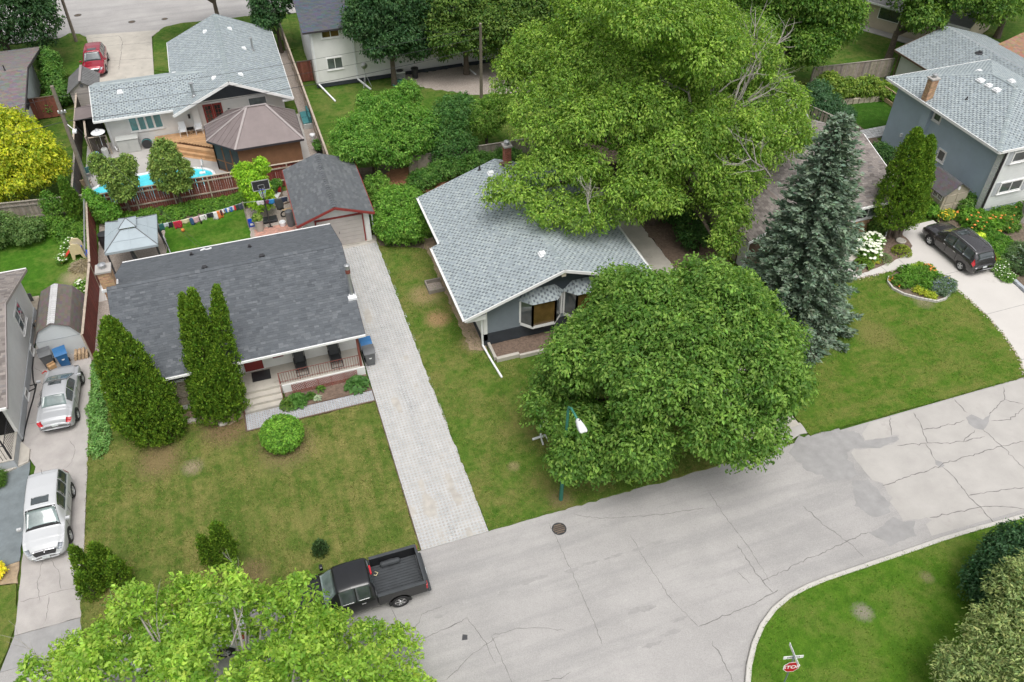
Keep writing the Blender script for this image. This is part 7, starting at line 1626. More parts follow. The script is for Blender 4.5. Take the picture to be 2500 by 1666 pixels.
t = thing('rain_barrel', 'black rain barrel between the gazebo and the red fence', 'barrel', (-10.5, 49.7, .02)); q = MB(); q.lathe([(.32, .02), (.38, .4), (.38, .75), (.33, 1.05)], (-10.5, 49.7, 0), 16); q.build('body', 'plastic_black', t, smooth=False); q = MB(); q.lathe([(.35, 1.05), (.35, 1.1), (.1, 1.13)], (-10.5, 49.7, 0), 16); q.build('lid', 'plastic_black', t)
for (x, y, w, h, m, lab) in ((-9.3, 45.0, .8, .45, 'stucco_beige', 'cream cushioned seat under the gazebo edge'), (-8.3, 44.9, .7, .4, 'cardboard', 'brown box under the gazebo edge'), (-8.25, 45.7, .7, .62, 'stucco_beige', 'beige bench seat under the grey gazebo')):
    t = thing('seat_block', lab, 'seat', (x, y, .02)); q = MB(); q.box(x - w / 2, x + w / 2, y - .3, y + .3, .02, h * .75); q.build('base', m, t, bevel=.02); q = MB(); q.box(x - w / 2 + .03, x + w / 2 - .03, y - .27, y + .27, h * .75, h); q.build('cushion', m, t, bevel=.04)
t = thing('striped_pouf', 'blue and white striped cushion beside the gazebo leg', 'cushion', (-6.7, 46.2, .02))
for k in range(9):
    q = MB(); w = math.sqrt(max(.02, .32 ** 2 - ((k - 4) * .07) ** 2)); q.box(-6.7 - w, -6.7 + w, 46.2 + (k - 4) * .07 - .035, 46.2 + (k - 4) * .07 + .035, .02, .24); q.build('stripe', 'white_paint' if k % 2 else 'flower_blue', t)
t = thing('umbrella', 'closed red and black patio umbrella leaning near the roof edge', 'umbrella', (-6.35, 45.6, .02)); q = MB(); q.tube([(-6.7, 47.0, 1.9), (-6.5, 46.2, 1.0), (-6.35, 45.6, .02)], .03, 6); q.build('pole', 'chrome', t); q = MB(); q.tube([(-6.45, 46.0, .8), (-6.38, 45.7, .3), (-6.35, 45.6, .06)], [.06, .13, .05], 8); q.build('cover', 'plastic_red', t)
q = MB(); q.lathe([(.0, .041), (.09, .075), (.125, .165), (.09, .255), (.0, .29)], (*g(448, 567), 0), 14); props(q.build('ball', 'flower_orange', smooth=True), 'orange ball lying on the clothesline lawn', 'ball')
# clothesline: line at z about 1.9 from the gazebo to the garage wall
la, lb = Vector((*g(385, 548, 1.9), 1.9)), Vector((*g(592, 495, 2.0), 2.0)); ld_ = Vector((*g(700, 480, 1.9), 1.9))
cl = thing('clothesline', 'thin clothesline strung from the gazebo across the small back lawn', 'clothesline', tuple(la))
def sag(a, b, f, s): p = a.lerp(b, f); p.z -= s * 4 * f * (1 - f); return p
q = MB(); q.tube([sag(la, lb, f, .15) for f in np.linspace(0, 1, 14)], .006, 5); q.tube([sag(lb, ld_, f, .05) for f in np.linspace(0, 1, 8)], .006, 5); q.build('line', 'white_plastic', cl)
q = MB(); q.tube([(lb.x, lb.y, 0), (lb.x, lb.y, 2.05)], .04, 8); q.build('line_post', 'wood_grey', cl); q = MB(); q.tube([(la.x, la.y, 0), (la.x, la.y, 1.95)], .04, 8); q.build('line_post', 'wood_grey', cl)
GARM = [(.02, .45, .5, (.03, .14, .13), 'teal towel'), (.085, .3, .28, (.5, .55, .6), 'pale grey shirt'), (.13, .3, .4, (.02, .02, .03), 'black shorts'), (.215, .5, .55, (.5, .02, .05), 'crimson towel'), (.30, .7, .3, (.62, .56, .36), 'pale yellow towel'), (.385, .32, .55, (.04, .1, .2), 'navy shirt'), (.435, .5, .45, (.6, .4, .42), 'pale pink shirt'), (.475, .12, .6, (.01, .01, .012), 'black stocking'), (.515, .42, .4, (.7, .69, .66), 'cream shirt'), (.565, .35, .3, (.02, .02, .03), 'small black top'), (.61, .4, .35, (.03, .035, .04), 'dark grey shorts'), (.665, .5, .6, (.74, .74, .74), 'white trousers'), (.705, .45, .6, (.72, .2, .05), 'orange shirt'), (.745, .3, .4, (.08, .02, .03), 'dark maroon top'), (.785, .45, .3, (.72, .72, .72), 'white shirt near the right end'), (.83, .5, .35, (.03, .14, .42), 'blue shirt'), (.87, .35, .3, (.6, .6, .62), 'pale striped shirt'), (.895, .32, .35, (.6, .03, .03), 'red shirt'), (.93, .4, .4, (.03, .05, .04), 'dark green shirt'), (.97, .3, .45, (.05, .06, .09), 'dark patterned shirt')]
GM = {}
def garment(p, d, w, h, col, lab, i):
    nm = 'cloth_%d' % i; mat(nm, col, .9, .12, 6, 60, .1); n = Vector((-d.y, d.x, 0)).normalized(); P = []
    sl_ = random.uniform(.9, 1.1)
    for j in range(6):
        row = []
        for k in range(7):
            f = k / 6 - .5; ww = w * (1 + .1 * math.sin(j)) if j else w; row.append(tuple(p + d * f * ww + Vector((0, 0, -h * j / 5)) + n * (.05 * math.sin(f * 9 + i) * j / 5)))
        P.append(row)
    q = MB(); q.grid(P, 7, 6); o = q.build('garment', nm, None, smooth=True); s_ = o.modifiers.new('solid', 'SOLIDIFY'); s_.thickness = .012
    props(o, lab + ' hanging on the clothesline', 'laundry', 'laundry on the clothesline')
dl = (lb - la).normalized()
for i, (f, w, h, col, lab) in enumerate(GARM): garment(sag(la, lb, f, .15) + Vector((0, 0, -.008)), dl, w, h, col, lab, i)
dl2 = (ld_ - lb).normalized()
for i, (f, w, h, col, lab) in enumerate(((.40, .5, .3, (.7, .7, .7), 'white cloth by the garage'), (.52, .4, .3, (.14, .03, .06), 'maroon cloth by the garage'), (.64, .4, .35, (.03, .22, .5), 'bright blue cloth by the garage'), (.8, .5, .9, (.05, .055, .055), 'long dark grey trousers by the garage'), (.93, .4, .35, (.02, .03, .06), 'navy cloth by the garage'))): garment(sag(lb, ld_, f, .05) + Vector((0, 0, -.008)), dl2, w, h, col, lab, 40 + i)
# basketball hoop
bx, by = g(661, 556); hp = thing('basketball_hoop', 'black portable basketball hoop standing on the brick patio', 'basketball hoop', (bx, by, .03))
q = MB(); q.tube([(bx, by, .03), (bx, by + .1, 1.5), (bx, by + .25, 3.0)], .045, 8); q.build('pole', 'metal_dark', hp)
q = MB(); q.box(bx - .65, bx + .55, by + .45, by + 1.1, .03, .22); q.build('base', 'plastic_black', hp, bevel=.06)
for s_ in (-1, 1): q = MB(); q.obox((bx + s_ * .25, by + .6, .2), (bx, by + .08, .5), .03, .03); q.build('brace', 'metal_dark', hp)
q = MB(); q.box(bx - .15, bx + .15, by - .05, by + .06, .03, .07); q.build('foot', 'metal_dark', hp)
q = MB(); q.box(bx - .55, bx + .55, by + .22, by + .26, 2.75, 3.5); bb = q.build('backboard', 'plastic_black', hp, bevel=.02)
for b in ((-.55, .55, 3.45, 3.5), (-.55, .55, 2.75, 2.79), (-.55, -.51, 2.75, 3.5), (.51, .55, 2.75, 3.5), (-.2, .2, 3.15, 3.17), (-.2, .2, 2.88, 2.9), (-.2, -.18, 2.88, 3.17), (.18, .2, 2.88, 3.17)): q = MB(); q.box(bx + b[0], bx + b[1], by + .205, by + .22, b[2], b[3]); q.build('board_line', 'resin_grey', bb)
q = MB(); q.tube([(bx + .22 * math.cos(a), by - .05 + .22 * math.sin(a), 2.85) for a in np.linspace(0, 6.283, 19)], .012, 5, False); q.build('rim', 'plastic_bright_blue', hp)
q = MB()
for k in range(10): a = k * .628; q.tube([(bx + .22 * math.cos(a), by - .05 + .22 * math.sin(a), 2.85), (bx + .13 * math.cos(a + .4), by - .05 + .13 * math.sin(a + .4), 2.4)], .008, 4)
o = q.build('net', 'white_plastic', hp); o['kind'] = 'stuff'
t = thing('recycling_tote', 'bright blue open recycling tote at the lawn edge by the planter', 'tote', (*g(616, 552), .02)); x, y = g(616, 552)
q = MB(); vs = [(x + sx * .2, y + sy * .16, .02) for sx, sy in ((-1, -1), (1, -1), (1, 1), (-1, 1))] + [(x + sx * .27, y + sy * .21, .45) for sx, sy in ((-1, -1), (1, -1), (1, 1), (-1, 1))] + [(x + sx * .24, y + sy * .18, .44) for sx, sy in ((-1, -1), (1, -1), (1, 1), (-1, 1))] + [(x + sx * .18, y + sy * .14, .08) for sx, sy in ((-1, -1), (1, -1), (1, 1), (-1, 1))]
q.add(vs, [(3, 2, 1, 0), (12, 13, 14, 15)] + [(k * 4 + i, k * 4 + (i + 1) % 4, (k + 1) * 4 + (i + 1) % 4, (k + 1) * 4 + i) for k in range(3) for i in range(4)]); q.build('body', 'plastic_bright_blue', t); q = MB(); q.box(x - .1, x + .1, y - .245, y - .225, .2, .35); q.build('recycling_mark', 'white_paint', t)
x, y = g(636, 563); t = thing('planter', 'tall pale concrete planter in front of the lime green tree', 'planter', (x, y, .03)); q = MB(); q.lathe([(.24, .03), (.3, .8), (.33, .8), (.33, .86), (.26, .86), (.25, .75)], (x, y, 0), 18); q.build('pot', 'concrete_old', t, smooth=False); crown('plant', t, [(x, y, 1.0, .35, .3, .3)], 50, 10, .12, .12, (.06, .13, .02), (.2, .25, .06))
for i, (px, py, m, lab) in enumerate(((682, 468, 'plastic_red', 'small red flower pot behind the basketball hoop'), (673, 474, 'plastic_black', 'dark plant pot behind the basketball hoop'))):
    x, y = g(px, py); t = thing('flower_pot', lab, 'pot', (x, y, .02)); q = MB(); q.lathe([(.14, .02), (.2, .35), (.22, .35), (.22, .4), (.17, .4), (.16, .32)], (x, y, 0), 14); q.build('pot', m, t); crown('plant', t, [(x - .05, y + .05, .65, .36, .3, .32)], 60, 10, .12, .13, (.04, .11, .02), (.12, .22, .04))
x, y = g(708, 552); q = MB(); q.lathe([(.25, .03), (.25, 1.15), (.2, 1.16), (.19, 1.1)], (x + .1, y, 0), 16); props(q.build('liner_roll', 'plastic_grey', smooth=False), 'grey upright roll standing beside the garage wall', 'roll')
x, y = g(702, 548); q = MB(); q.lathe([(.2, .03), (.22, .3), (.2, .32), (.17, .3), (.15, .1)], (x - .3, y - .05, 0), 14); props(q.build('bucket', 'white_plastic', smooth=False), 'white bucket beside the grey roll', 'bucket')
x, y = g(695, 530); q = MB(); q.tube([(x + .2 * math.cos(a), y + .05 * math.cos(a), .24 + .2 * math.sin(a)) for a in np.linspace(0, 6.283, 21)], .045, 8, False); props(q.build('tyre', 'rubber', smooth=True), 'small black tyre on the brick patio', 'tyre')
x, y = g(668, 482); q = MB(); M_ = Matrix.Translation((x, y, .02)); q.prism([(x - .5, y - .5), (x + .1, y - .65), (x + .55, y + .3), (x - .1, y + .45)], .02, .1); props(q.build('flat_panel', 'white_plastic'), 'white flat panel lying on the gravel by the laundry', 'panel')
q = MB(); q.obox((*g(670, 508), .06), (*g(708, 495), .06), .06, .06); props(q.build('timber', 'trim_brown'), 'dark timber lying on the gravel beside the garage', 'timber')
q = MB(); x, y = g(703, 515); q.box(x - .35, x + .35, y - .12, y + .12, .02, .16); props(q.build('plank', 'wood_raw'), 'short raw wood plank against the garage wall', 'plank')
# ground cover behind the clothesline
t = thing('ground_cover', 'dense leafy green ground cover below the slatted fence', 'ground cover', (-5, 52.2, 0)); o = crown('foliage', t, [(-9.2 + i * 1.05, 52.35 + .1 * math.sin(i * 2), .1, .85, .85, .38) for i in range(9)], 1500, 10, .16, .15, (.045, .11, .015), (.12, .21, .03), fill=.1, zmin=.04); t['kind'] = 'stuff'

# ================================================================== LEFT YARD AND DRIVEWAY THINGS
sl = thing('play_slide', 'toddler slide with red chute, cream panels and blue platform in the left yard', 'toy slide', (-12.2, 49.2, .04))
q = MB(); q.box(-12.5, -11.9, 49.0, 49.55, .55, .66); q.build('platform', 'plastic_bright_blue', sl, bevel=.03)
P = [[(-12.5 - .75 * f + .12 * k - .3, 49.3 - .5 * f + w, .66 - .55 * f + (.08 if abs(w) > .15 else 0)) for w in (-.2, -.16, .16, .2)] for f in np.linspace(0, 1, 7) for k in (0,)]
P = [[(x + .3, y, z) for x, y, z in r] for r in P]; q = MB(); q.grid(P, 4, 7); o = q.build('chute', 'plastic_red', sl); o.modifiers.new('solid', 'SOLIDIFY').thickness = .03
for (ya, lab) in ((48.95, 'side_panel'), (49.6, 'side_panel')):
    q = MB(); pr = [(-12.6, .05), (-12.45, .05), (-12.35, .4), (-12.05, .4), (-11.95, .05), (-11.8, .05), (-11.85, .9), (-12.0, 1.15), (-12.35, 1.2), (-12.55, .95)]
    vs = [(x, ya + o_, z) for o_ in (0, .07) for x, z in pr]; n = len(pr); q.add(vs, [tuple(range(n)), tuple(range(2 * n - 1, n - 1, -1))] + [((i + 1) % n, i, n + i, n + (i + 1) % n) for i in range(n)]); q.build(lab, 'plastic_cream', sl)
q = MB(); q.box(-11.85, -11.55, 49.0, 49.5, .05, .3); q.build('step', 'plastic_bright_blue', sl, bevel=.04)
x, y = g(203, 652); t = thing('dry_grass_clump', 'pale dried ornamental grass clump by the red fence', 'plant', (x, y, .04))
n = 900; a = RNG.random(n) * 6.283; r = RNG.random(n) ** .6 * .75; C = np.stack([x + r * np.cos(a), y + r * np.sin(a), .06 + .22 * (1 - r) * RNG.random(n)], 1); D = unit(np.stack([np.cos(a), np.sin(a), RNG.normal(-.05, .2, n)], 1)); me = leafmesh('blade', C - np.array(OFF[t]), D, unit(np.array((0, 0, 1.)) + RNG.normal(0, .3, (n, 3))), RNG.uniform(.3, .55, n), np.array((.42, .36, .26)) * RNG.uniform(.6, 1.2, (n, 1)), .08, .02); o = addmesh('blade', me, 'leaf', t); o['kind'] = 'stuff'
def flowers(parent, lobes, n, size, m, name='bloom', hi=1.05, zmin=.1, up=True):
    P, d = lobes_shell(lobes, n, .96, hi, zmin); q = MB()
    for p, dd in zip(P, d):
        if up and dd[2] < .1: continue
        s_ = size * random.uniform(.7, 1.25); q.lathe([(s_ * .35, -s_ * .3), (s_ * .9, -s_ * .05), (s_, s_ * .15), (s_ * .6, s_ * .42), (s_ * .1, s_ * .5)], Vector(p), 7)
    o = q.build(name, m, parent, smooth=False); o['kind'] = 'stuff'; return o
hl = [(-12.05, 43.9, .5, .55, .6, .65), (-11.65, 44.7, .6, .5, .5, .75), (-12.4, 44.3, .35, .4, .4, .4)]
t = shrub('flowering_shrub', 'white flowering shrub behind the barn shed by the red fence', (-11.9, 44.2, .03), hl, 300, 10, .16, .13, (.07, .14, .02), (.17, .27, .06)); flowers(t, hl, 130, .075, 'flower_white')
hl = [(-12.95, 49.9, .35, .35, .35, .4), (-13.15, 48.9, .3, .35, .4, .35), (-12.7, 50.5, .35, .3, .3, .4)]
t = shrub('flowering_shrub', 'white flowering plants around the toddler slide', (-12.95, 49.6, .04), hl, 160, 10, .14, .12, (.06, .13, .02), (.13, .22, .04)); flowers(t, hl, 60, .065, 'flower_white')
t = thing('sandbox', 'wooden framed sandbox full of pastel toys behind the barn shed', 'sandbox', (-12.7, 45.2, .03))
for b in ((-13.15, -12.2, 44.75, 44.82), (-13.15, -12.2, 45.6, 45.67), (-13.15, -13.08, 44.82, 45.6), (-12.27, -12.2, 44.82, 45.6)): q = MB(); q.box(*b, .03, .22); q.build('side_board', 'wood_raw', t)
q = MB(); q.box(-13.08, -12.27, 44.82, 45.6, .03, .12); q.build('sand', 'sand_fill', t)
for i in range(14): q = MB(); x, y = random.uniform(-13.0, -12.35), random.uniform(44.9, 45.5); s_ = random.uniform(.04, .09); q.lathe([(s_, .12), (s_ * 1.1, .12 + s_), (s_ * .5, .13 + s_ * 1.4)], (x, y, 0), 8); q.build('toy', random.choice(('plastic_pink', 'flower_yellow', 'white_plastic', 'plastic_cream', 'plastic_pale_blue')), t)
t = thing('toy_car', 'small pink and blue ride-on toy on the slab walk', 'toy', (-13.35, 44.6, .035)); q = MB(); q.box(-13.5, -13.2, 44.35, 44.95, .1, .26); q.build('body', 'plastic_pink', t, bevel=.05); q = MB(); q.box(-13.47, -13.23, 44.4, 44.62, .26, .36); q.build('seat', 'plastic_pale_blue', t, bevel=.03); q = MB(); q.box(-13.42, -13.28, 44.75, 44.95, .26, .45); q.build('windscreen', 'plastic_pink', t, bevel=.03)
for s_ in (-1, 1):
    for yy in (44.45, 44.85): q = MB(); q.lathe([(.08, -.03), (.08, .03)], (-13.35 + s_ * .16, yy, .115), 10, 'x'); q.build('wheel', 'rubber', t)
t = thing('toy_table', 'pink round toy table with grey lid behind the barn shed', 'toy table', (-12.75, 44.2, .03)); q = MB(); q.lathe([(.3, .3), (.33, .42), (.28, .43), (.26, .35)], (-12.8, 44.1, 0), 18); q.build('basin', 'plastic_pink', t); q = MB(); q.lathe([(.1, .03), (.14, .3)], (-12.8, 44.1, 0), 10); q.build('stand', 'plastic_cream', t); q = MB(); q.lathe([(.33, .43), (.3, .5), (.05, .54)], (-12.7, 44.55, 0), 18); q.build('lid', 'resin_grey', t)
q = MB(); q.box(-15.0, -14.5, 45.0, 45.06, .34, .9, Matrix.Translation((0, 0, 0))); props(q.build('speaker_panel', 'plastic_grey'), 'dark grey upright panel on the little back deck', 'panel')
t = thing('cardboard_box', 'cardboard box topped with black bags beside the white house wall', 'box', (-13.95, 42.4, .03)); q = MB(); q.box(-14.2, -13.75, 42.1, 42.75, .03, .6); q.build('box', 'cardboard', t); q = MB()
for k in range(5): q.lathe([(.02, .58), (.13, .62), (.15, .72), (.05, .8)], (-14.1 + .08 * k, 42.2 + .11 * k, 0), 8)
q.build('bag', 'plastic_black', t)
def wheelie(label, x, y, rz, m, lid, group='wheeled bins', mark=True, h=1.0):
    t = thing('wheeled_bin', label, 'bin', (x, y, .03), rz, group); q = MB(); w0, d0, w1, d1 = .22, .24, .29, .34
    vs = [(sx * w0, sy * d0, .06) for sx, sy in ((-1, -1), (1, -1), (1, 1), (-1, 1))] + [(sx * w1, sy * d1, h) for sx, sy in ((-1, -1), (1, -1), (1, 1), (-1, 1))]; q.add(vs, [(3, 2, 1, 0), (4, 5, 6, 7)] + [(i, (i + 1) % 4, 4 + (i + 1) % 4, 4 + i) for i in range(4)]); q.build('body', m, t, True, bevel=.03)
    q = MB(); P = [[(x_ * .32, -.38 + .74 * f, h + .01 + .09 * math.sin(math.pi * min(1, f * 1.3) * .8)) for x_ in (-1, -.5, 0, .5, 1)] for f in np.linspace(0, 1, 7)]; q.grid(P, 5, 7); o = q.build('lid', lid, t, True); o.modifiers.new('solid', 'SOLIDIFY').thickness = .03
    q = MB(); q.tube([(-.22, .4, h - .03), (.22, .4, h - .03)], .02, 6); q.build('handle', m, t, True)
    for s_ in (-1, 1): q = MB(); q.lathe([(.12, -.03), (.12, .03)], (s_ * .25, .26, .09), 12, 'x'); q.build('wheel', 'rubber', t, True)
    if mark: q = MB(); q.lathe([(.08, 0), (.08, .012)], (0, -.285, .66), 14, 'y'); q.v = [(p[0], p[1] - .02, p[2]) for p in [tuple(v) for v in q.v]]; q.build('emblem', 'white_paint', t, True)
    return t
wheelie('black wheeled bin in front of the barn shaped shed', -13.35, 39.15, R(12), 'plastic_grey', 'plastic_grey', mark=False)
wheelie('blue wheeled recycling bin in front of the barn shaped shed', -12.55, 38.95, R(14), 'plastic_blue', 'plastic_blue')
wheelie('blue wheeled recycling bin beside the porch behind the dark bin', 3.28, 34.35, R(0), 'plastic_blue', 'plastic_blue')
wheelie('dark grey wheeled bin beside the porch and paver driveway', 3.3, 33.65, R(0), 'plastic_grey', 'plastic_grey')
t = thing('paper_bag', 'brown paper yard waste bag in front of the black bin', 'bag', (-13.05, 38.35, .03)); q = MB(); M_ = Matrix.Translation((-13.05, 38.35, .03)) @ Matrix.Rotation(.5, 4, 'Z'); q.box(-.2, .2, -.14, .14, 0, .75, M_); q.build('bag', 'cardboard', t, bevel=.03); q = MB(); q.box(-.19, .19, -.02, .04, .74, .85, M_); q.build('folded_top', 'cardboard', t)
q = MB(); q.tube([(-13.75, 38.6, .05), (-13.6, 38.75, .08), (-13.45, 38.6, .06)], .03, 6); props(q.build('garden_glove', 'plastic_red'), 'small red object lying beside the black bin', 'debris')
t = thing('wood_stack', 'short stack of cut firewood against the barn shed corner', 'firewood', (-11.75, 39.3, .03))
for k in range(3):
    for i in range(4 - (k > 1)): q = MB(); x = -12.05 + i * .19 + .05 * k; z = .11 + k * .15; q.lathe([(.08, 39.1), (.085, 39.12), (.085, 39.55), (.08, 39.57)], (x, 0, z), 9, 'y'); q.build('log', 'wood_raw', t)
t = thing('garden_hose', 'dark hose running along the wall of the left white house', 'hose', (-14.0, 37, .03)); pts = [(95, 770), (92, 800), (84, 850), (80, 900), (82, 930), (88, 950), (72, 958), (70, 945), (90, 940), (82, 975), (72, 1010), (62, 1050), (57, 1080)]; q = MB(); q.tube([(*g(a, b), .06) for a, b in pts], .035, 6); q.build('hose', 'rubber', t)
t = thing('drain_hose', 'black corrugated drain hose beside the chimney of the dark roofed house', 'hose', (-10, 38, .03)); q = MB(); q.tube([(-8.9, 38.0, 3.0), (-9.2, 38.1, 1.2), (-9.6, 37.9, .3), (-9.9, 37.4, .1), (-9.95, 36.4, .09), (-9.8, 35.6, .08), (-9.5, 34.9, .08)], .06, 8); q.build('hose', 'rubber', t)
q = MB(); q.box(-10.2, -9.3, 34.9, 34.95, .02, 1.0, Matrix.Rotation(0, 4, 'Z')); props(q.build('gate_panel', 'metal_edge'), 'pale board gate beside the left cedar', 'gate')
# vine bed along the driveway by the cedar
t = thing('vine_border', 'pale green creeping vine along the driveway beside the broad cedar', 'vine', (-10.2, 34.5, .04)); o = crown('foliage', t, [(-10.75 + .12 * math.sin(i), 31.8 + i * .62, .12, .5, .5, .3) for i in range(11)], 560, 10, .14, .13, (.06, .13, .03), (.16, .27, .09), zmin=.06); t['kind'] = 'stuff'
bl = thing('ornamental_grass', 'clump of arching green leaves beside the left porch', 'plant', (-15.6, 31.5, .03)); n = 1500; a = RNG.random(n) * 6.283; rr = RNG.random(n); C = np.stack([-15.6 + RNG.uniform(-1.2, .7, n), 31.4 + RNG.uniform(-.45, .35, n), .1 + .35 * RNG.random(n)], 1); D = unit(np.stack([np.cos(a), np.sin(a), RNG.uniform(-.3, .9, n)], 1)); me = leafmesh('blade', C - np.array(OFF[bl]), D, unit(np.array((0, 0, 1.)) + RNG.normal(0, .5, (n, 3))), RNG.uniform(.35, .6, n), np.array((.09, .18, .03)) * RNG.uniform(.6, 1.4, (n, 1)), .1, .02); o = addmesh('blade', me, 'leaf', bl); o['kind'] = 'stuff'
x, y = g(0, 1405); shrub('golden_bush', 'small golden yellow bush at the left edge beside the blacktop', (x - .1, y, .04), [(x - .1, y, .35, .45, .4, .4)], 160, 10, .12, .12, (.35, .33, .03), (.6, .5, .05))

# ================================================================== PORCH AND FRONT GARDEN
def lounge(x, label):
    t = thing('lounge_chair', label, 'lounge chair', (x, 33.9, .62), group='lounge chairs on the porch'); q = MB(); q.slab([(x - .27, 33.35, 1.0), (x + .27, 33.35, 1.0), (x + .27, 34.0, .96), (x - .27, 34.0, .96)], .03); q.build('seat', 'plastic_black', t); q = MB(); q.slab([(x - .27, 34.0, .96), (x + .27, 34.0, .96), (x + .27, 34.36, 1.75), (x - .27, 34.36, 1.75)], .03); q.build('backrest', 'plastic_black', t)
    for sg in (-1, 1):
        xx = x + sg * .3; q = MB(); q.tube([(xx, 33.25, .64), (xx, 33.3, .95), (xx, 34.0, 1.2), (xx, 34.3, 1.7)], .018, 6); q.build('side_frame', 'metal_dark', t); q = MB(); q.tube([(xx, 33.5, .64), (xx, 34.1, 1.2), (xx, 34.4, .64)], .018, 6); q.build('leg', 'metal_dark', t); q = MB(); q.box(xx - .035, xx + .035, 33.65, 34.1, 1.2, 1.235); q.build('armrest', 'metal_dark', t, bevel=.01)
    q = MB(); q.tube([(x - .3, 33.25, .66), (x + .3, 33.25, .66)], .018, 6); q.build('foot_bar', 'metal_dark', t)
lounge(-.35, 'black mesh lounge chair on the porch nearer the red door'); lounge(1.5, 'black mesh lounge chair on the porch nearer the driveway')
def hosta(label, x, y, r, n, col, hi, z0=.06, group='hostas', ls=.3, name='hosta_plant', cat='plant', wid=.6):
    t = thing(name, label, cat, (x, y, z0), group=group); a = RNG.random(n) * 6.283; f = RNG.random(n) ** .7; C = np.stack([x + r * f * np.cos(a), y + r * f * np.sin(a), z0 + .08 + r * .55 * (1 - f * f)], 1); D = unit(np.stack([np.cos(a), np.sin(a), .5 - f * .9], 1) + RNG.normal(0, .2, (n, 3))); Nn = unit(np.stack([np.cos(a) * .5, np.sin(a) * .5, np.ones(n)], 1) + RNG.normal(0, .2, (n, 3)))
    tt = RNG.random((n, 1)); cols = (np.array(col) * (1 - tt) + np.array(hi) * tt) * RNG.uniform(.85, 1.15, (n, 1)); me = leafmesh('foliage', C - np.array(OFF[t]), D, Nn, ls * RNG.uniform(.7, 1.3, n), cols, wid, .06); addmesh('foliage', me, 'leaf', t)
    q = MB(); q.lathe([(.06, z0 - .03), (.05, z0 + .12), (.01, z0 + .2)], (x, y, 0), 6); q.build('stem', 'bark', t); return t
hosta('big leaved green hosta at the driveway corner of the porch bed', 2.25, 32.15, .62, 150, (.05, .14, .03), (.13, .27, .07), ls=.36)
hosta('big leaved green hosta in the middle of the porch bed behind the round bush', -.95, 31.95, .55, 130, (.05, .14, .02), (.13, .27, .06), ls=.32); hosta('green plant at the step end of the porch bed', -1.35, 31.9, .5, 160, (.05, .12, .015), (.15, .24, .04), ls=.2)
hosta('small bright green plant beside the trellis', .35, 32.45, .25, 50, (.06, .15, .02), (.16, .28, .05), ls=.18); hosta('leafy plant below the trellis near the white stone', -.25, 32.1, .3, 70, (.04, .11, .02), (.12, .22, .04), ls=.2)
t = hosta('white edged hosta in the middle of the porch bed', .1, 31.85, .2, 45, (.3, .38, .28), (.6, .65, .5), ls=.17)
for (px, py, s_) in ((470, 1030, .3), (545, 1038, .28), (502, 1022, .18)):
    x, y = g(px, py); q = MB(); q.lathe([(s_ * .8, .0), (s_, .08), (s_ * .8, .15), (s_ * .2, .18)], (x, y, .03), 9, sy=.6); props(q.build('garden_stone', 'concrete_old', smooth=True), {470: 'flat pale stone under the front window nearer the broad cedar', 545: 'flat pale stone at the foot of the twin topped cedar', 502: 'small pale stone between the two cedars'}[px], 'stone')

# ================================================================== STREET FURNITURE
LP = thing('street_lamp', 'green steel street lamp with white head beside the round maple', 'street lamp', (9.85, 21.7, 0))
q = MB(); q.tube([(9.85, 21.7, -.03), (9.87, 21.68, 3.0), (9.9, 21.66, 6.2)], [.1, .075, .06], 10); q.build('pole', 'steel_green', LP)
q = MB(); q.tube([(9.9, 21.66, 6.2), (9.9, 21.62, 6.45), (9.91, 21.4, 6.62), (9.93, 21.05, 6.6), (9.95, 20.75, 6.52)], .05, 8); q.build('arm', 'steel_green', LP)
rows = [[(9.95 + x * w, 20.8 - d, 6.5 + h * (1 - abs(x) ** 2.2)) for x in np.linspace(-1, 1, 9)] for d, w, h in ((0, .05, .07), (.08, .09, .13), (.3, .14, .16), (.55, .17, .15), (.68, .15, .1), (.72, .1, .03))]
q = MB(); q.grid(rows, 9, 6); hd = q.build('lamp_head', 'white_plastic', LP, smooth=True); hd.modifiers.new('solid', 'SOLIDIFY').thickness = .03
q = MB(); q.lathe([(.03, 6.64), (.03, 6.7), (.01, 6.71)], (9.95, 20.62, 0), 8); q.build('photocell', 'metal_dark', hd)
SG = thing('stop_sign', 'red octagonal stop sign with white street name blades on the corner lawn', 'sign', (14.82, 10.62, .1))
sx, sy = 14.6, 10.5
q = MB(); q.tube([(14.84, 10.62, .0), (14.72, 10.56, 1.2), (14.58, 10.53, 2.75)], .032, 8); q.build('post', 'sign_post', SG)
oc = [(.325 * math.cos(R(22.5 + 45 * k)) , .325 * math.sin(R(22.5 + 45 * k))) for k in range(8)]
def upright(mb, pts, y, t_, cx, cz, rz=0):
    n = len(pts); vs = [Vector((p[0], o_, p[1])) for o_ in (0, t_) for p in pts]; M = Matrix.Translation((cx, y, cz)) @ Matrix.Rotation(rz, 4, 'Z'); mb.add([M @ v for v in vs], [tuple(range(n)), tuple(range(2 * n - 1, n - 1, -1))] + [((i + 1) % n, i, n + i, n + (i + 1) % n) for i in range(n)]); return mb
def text(parent, s_, size, loc, m, rot, name='lettering'):
    c = bpy.data.curves.new(name, 'FONT'); c.body = s_; c.size = size; c.align_x = 'CENTER'; c.align_y = 'CENTER'; c.extrude = .002; c.offset = size * .02
    ob = bpy.data.objects.new(name, c); dg = bpy.context.evaluated_depsgraph_get(); COL.objects.link(ob); dg.update(); me = bpy.data.meshes.new_from_object(ob.evaluated_get(dg)); COL.objects.unlink(ob); bpy.data.objects.remove(ob)
    me.materials.clear(); me.materials.append(MATS[m]); o = bpy.data.objects.new(name, me); COL.objects.link(o); o.parent = parent; o.location = Vector(loc) - (OFF.get(parent) or Vector()); o.rotation_euler = rot; return o
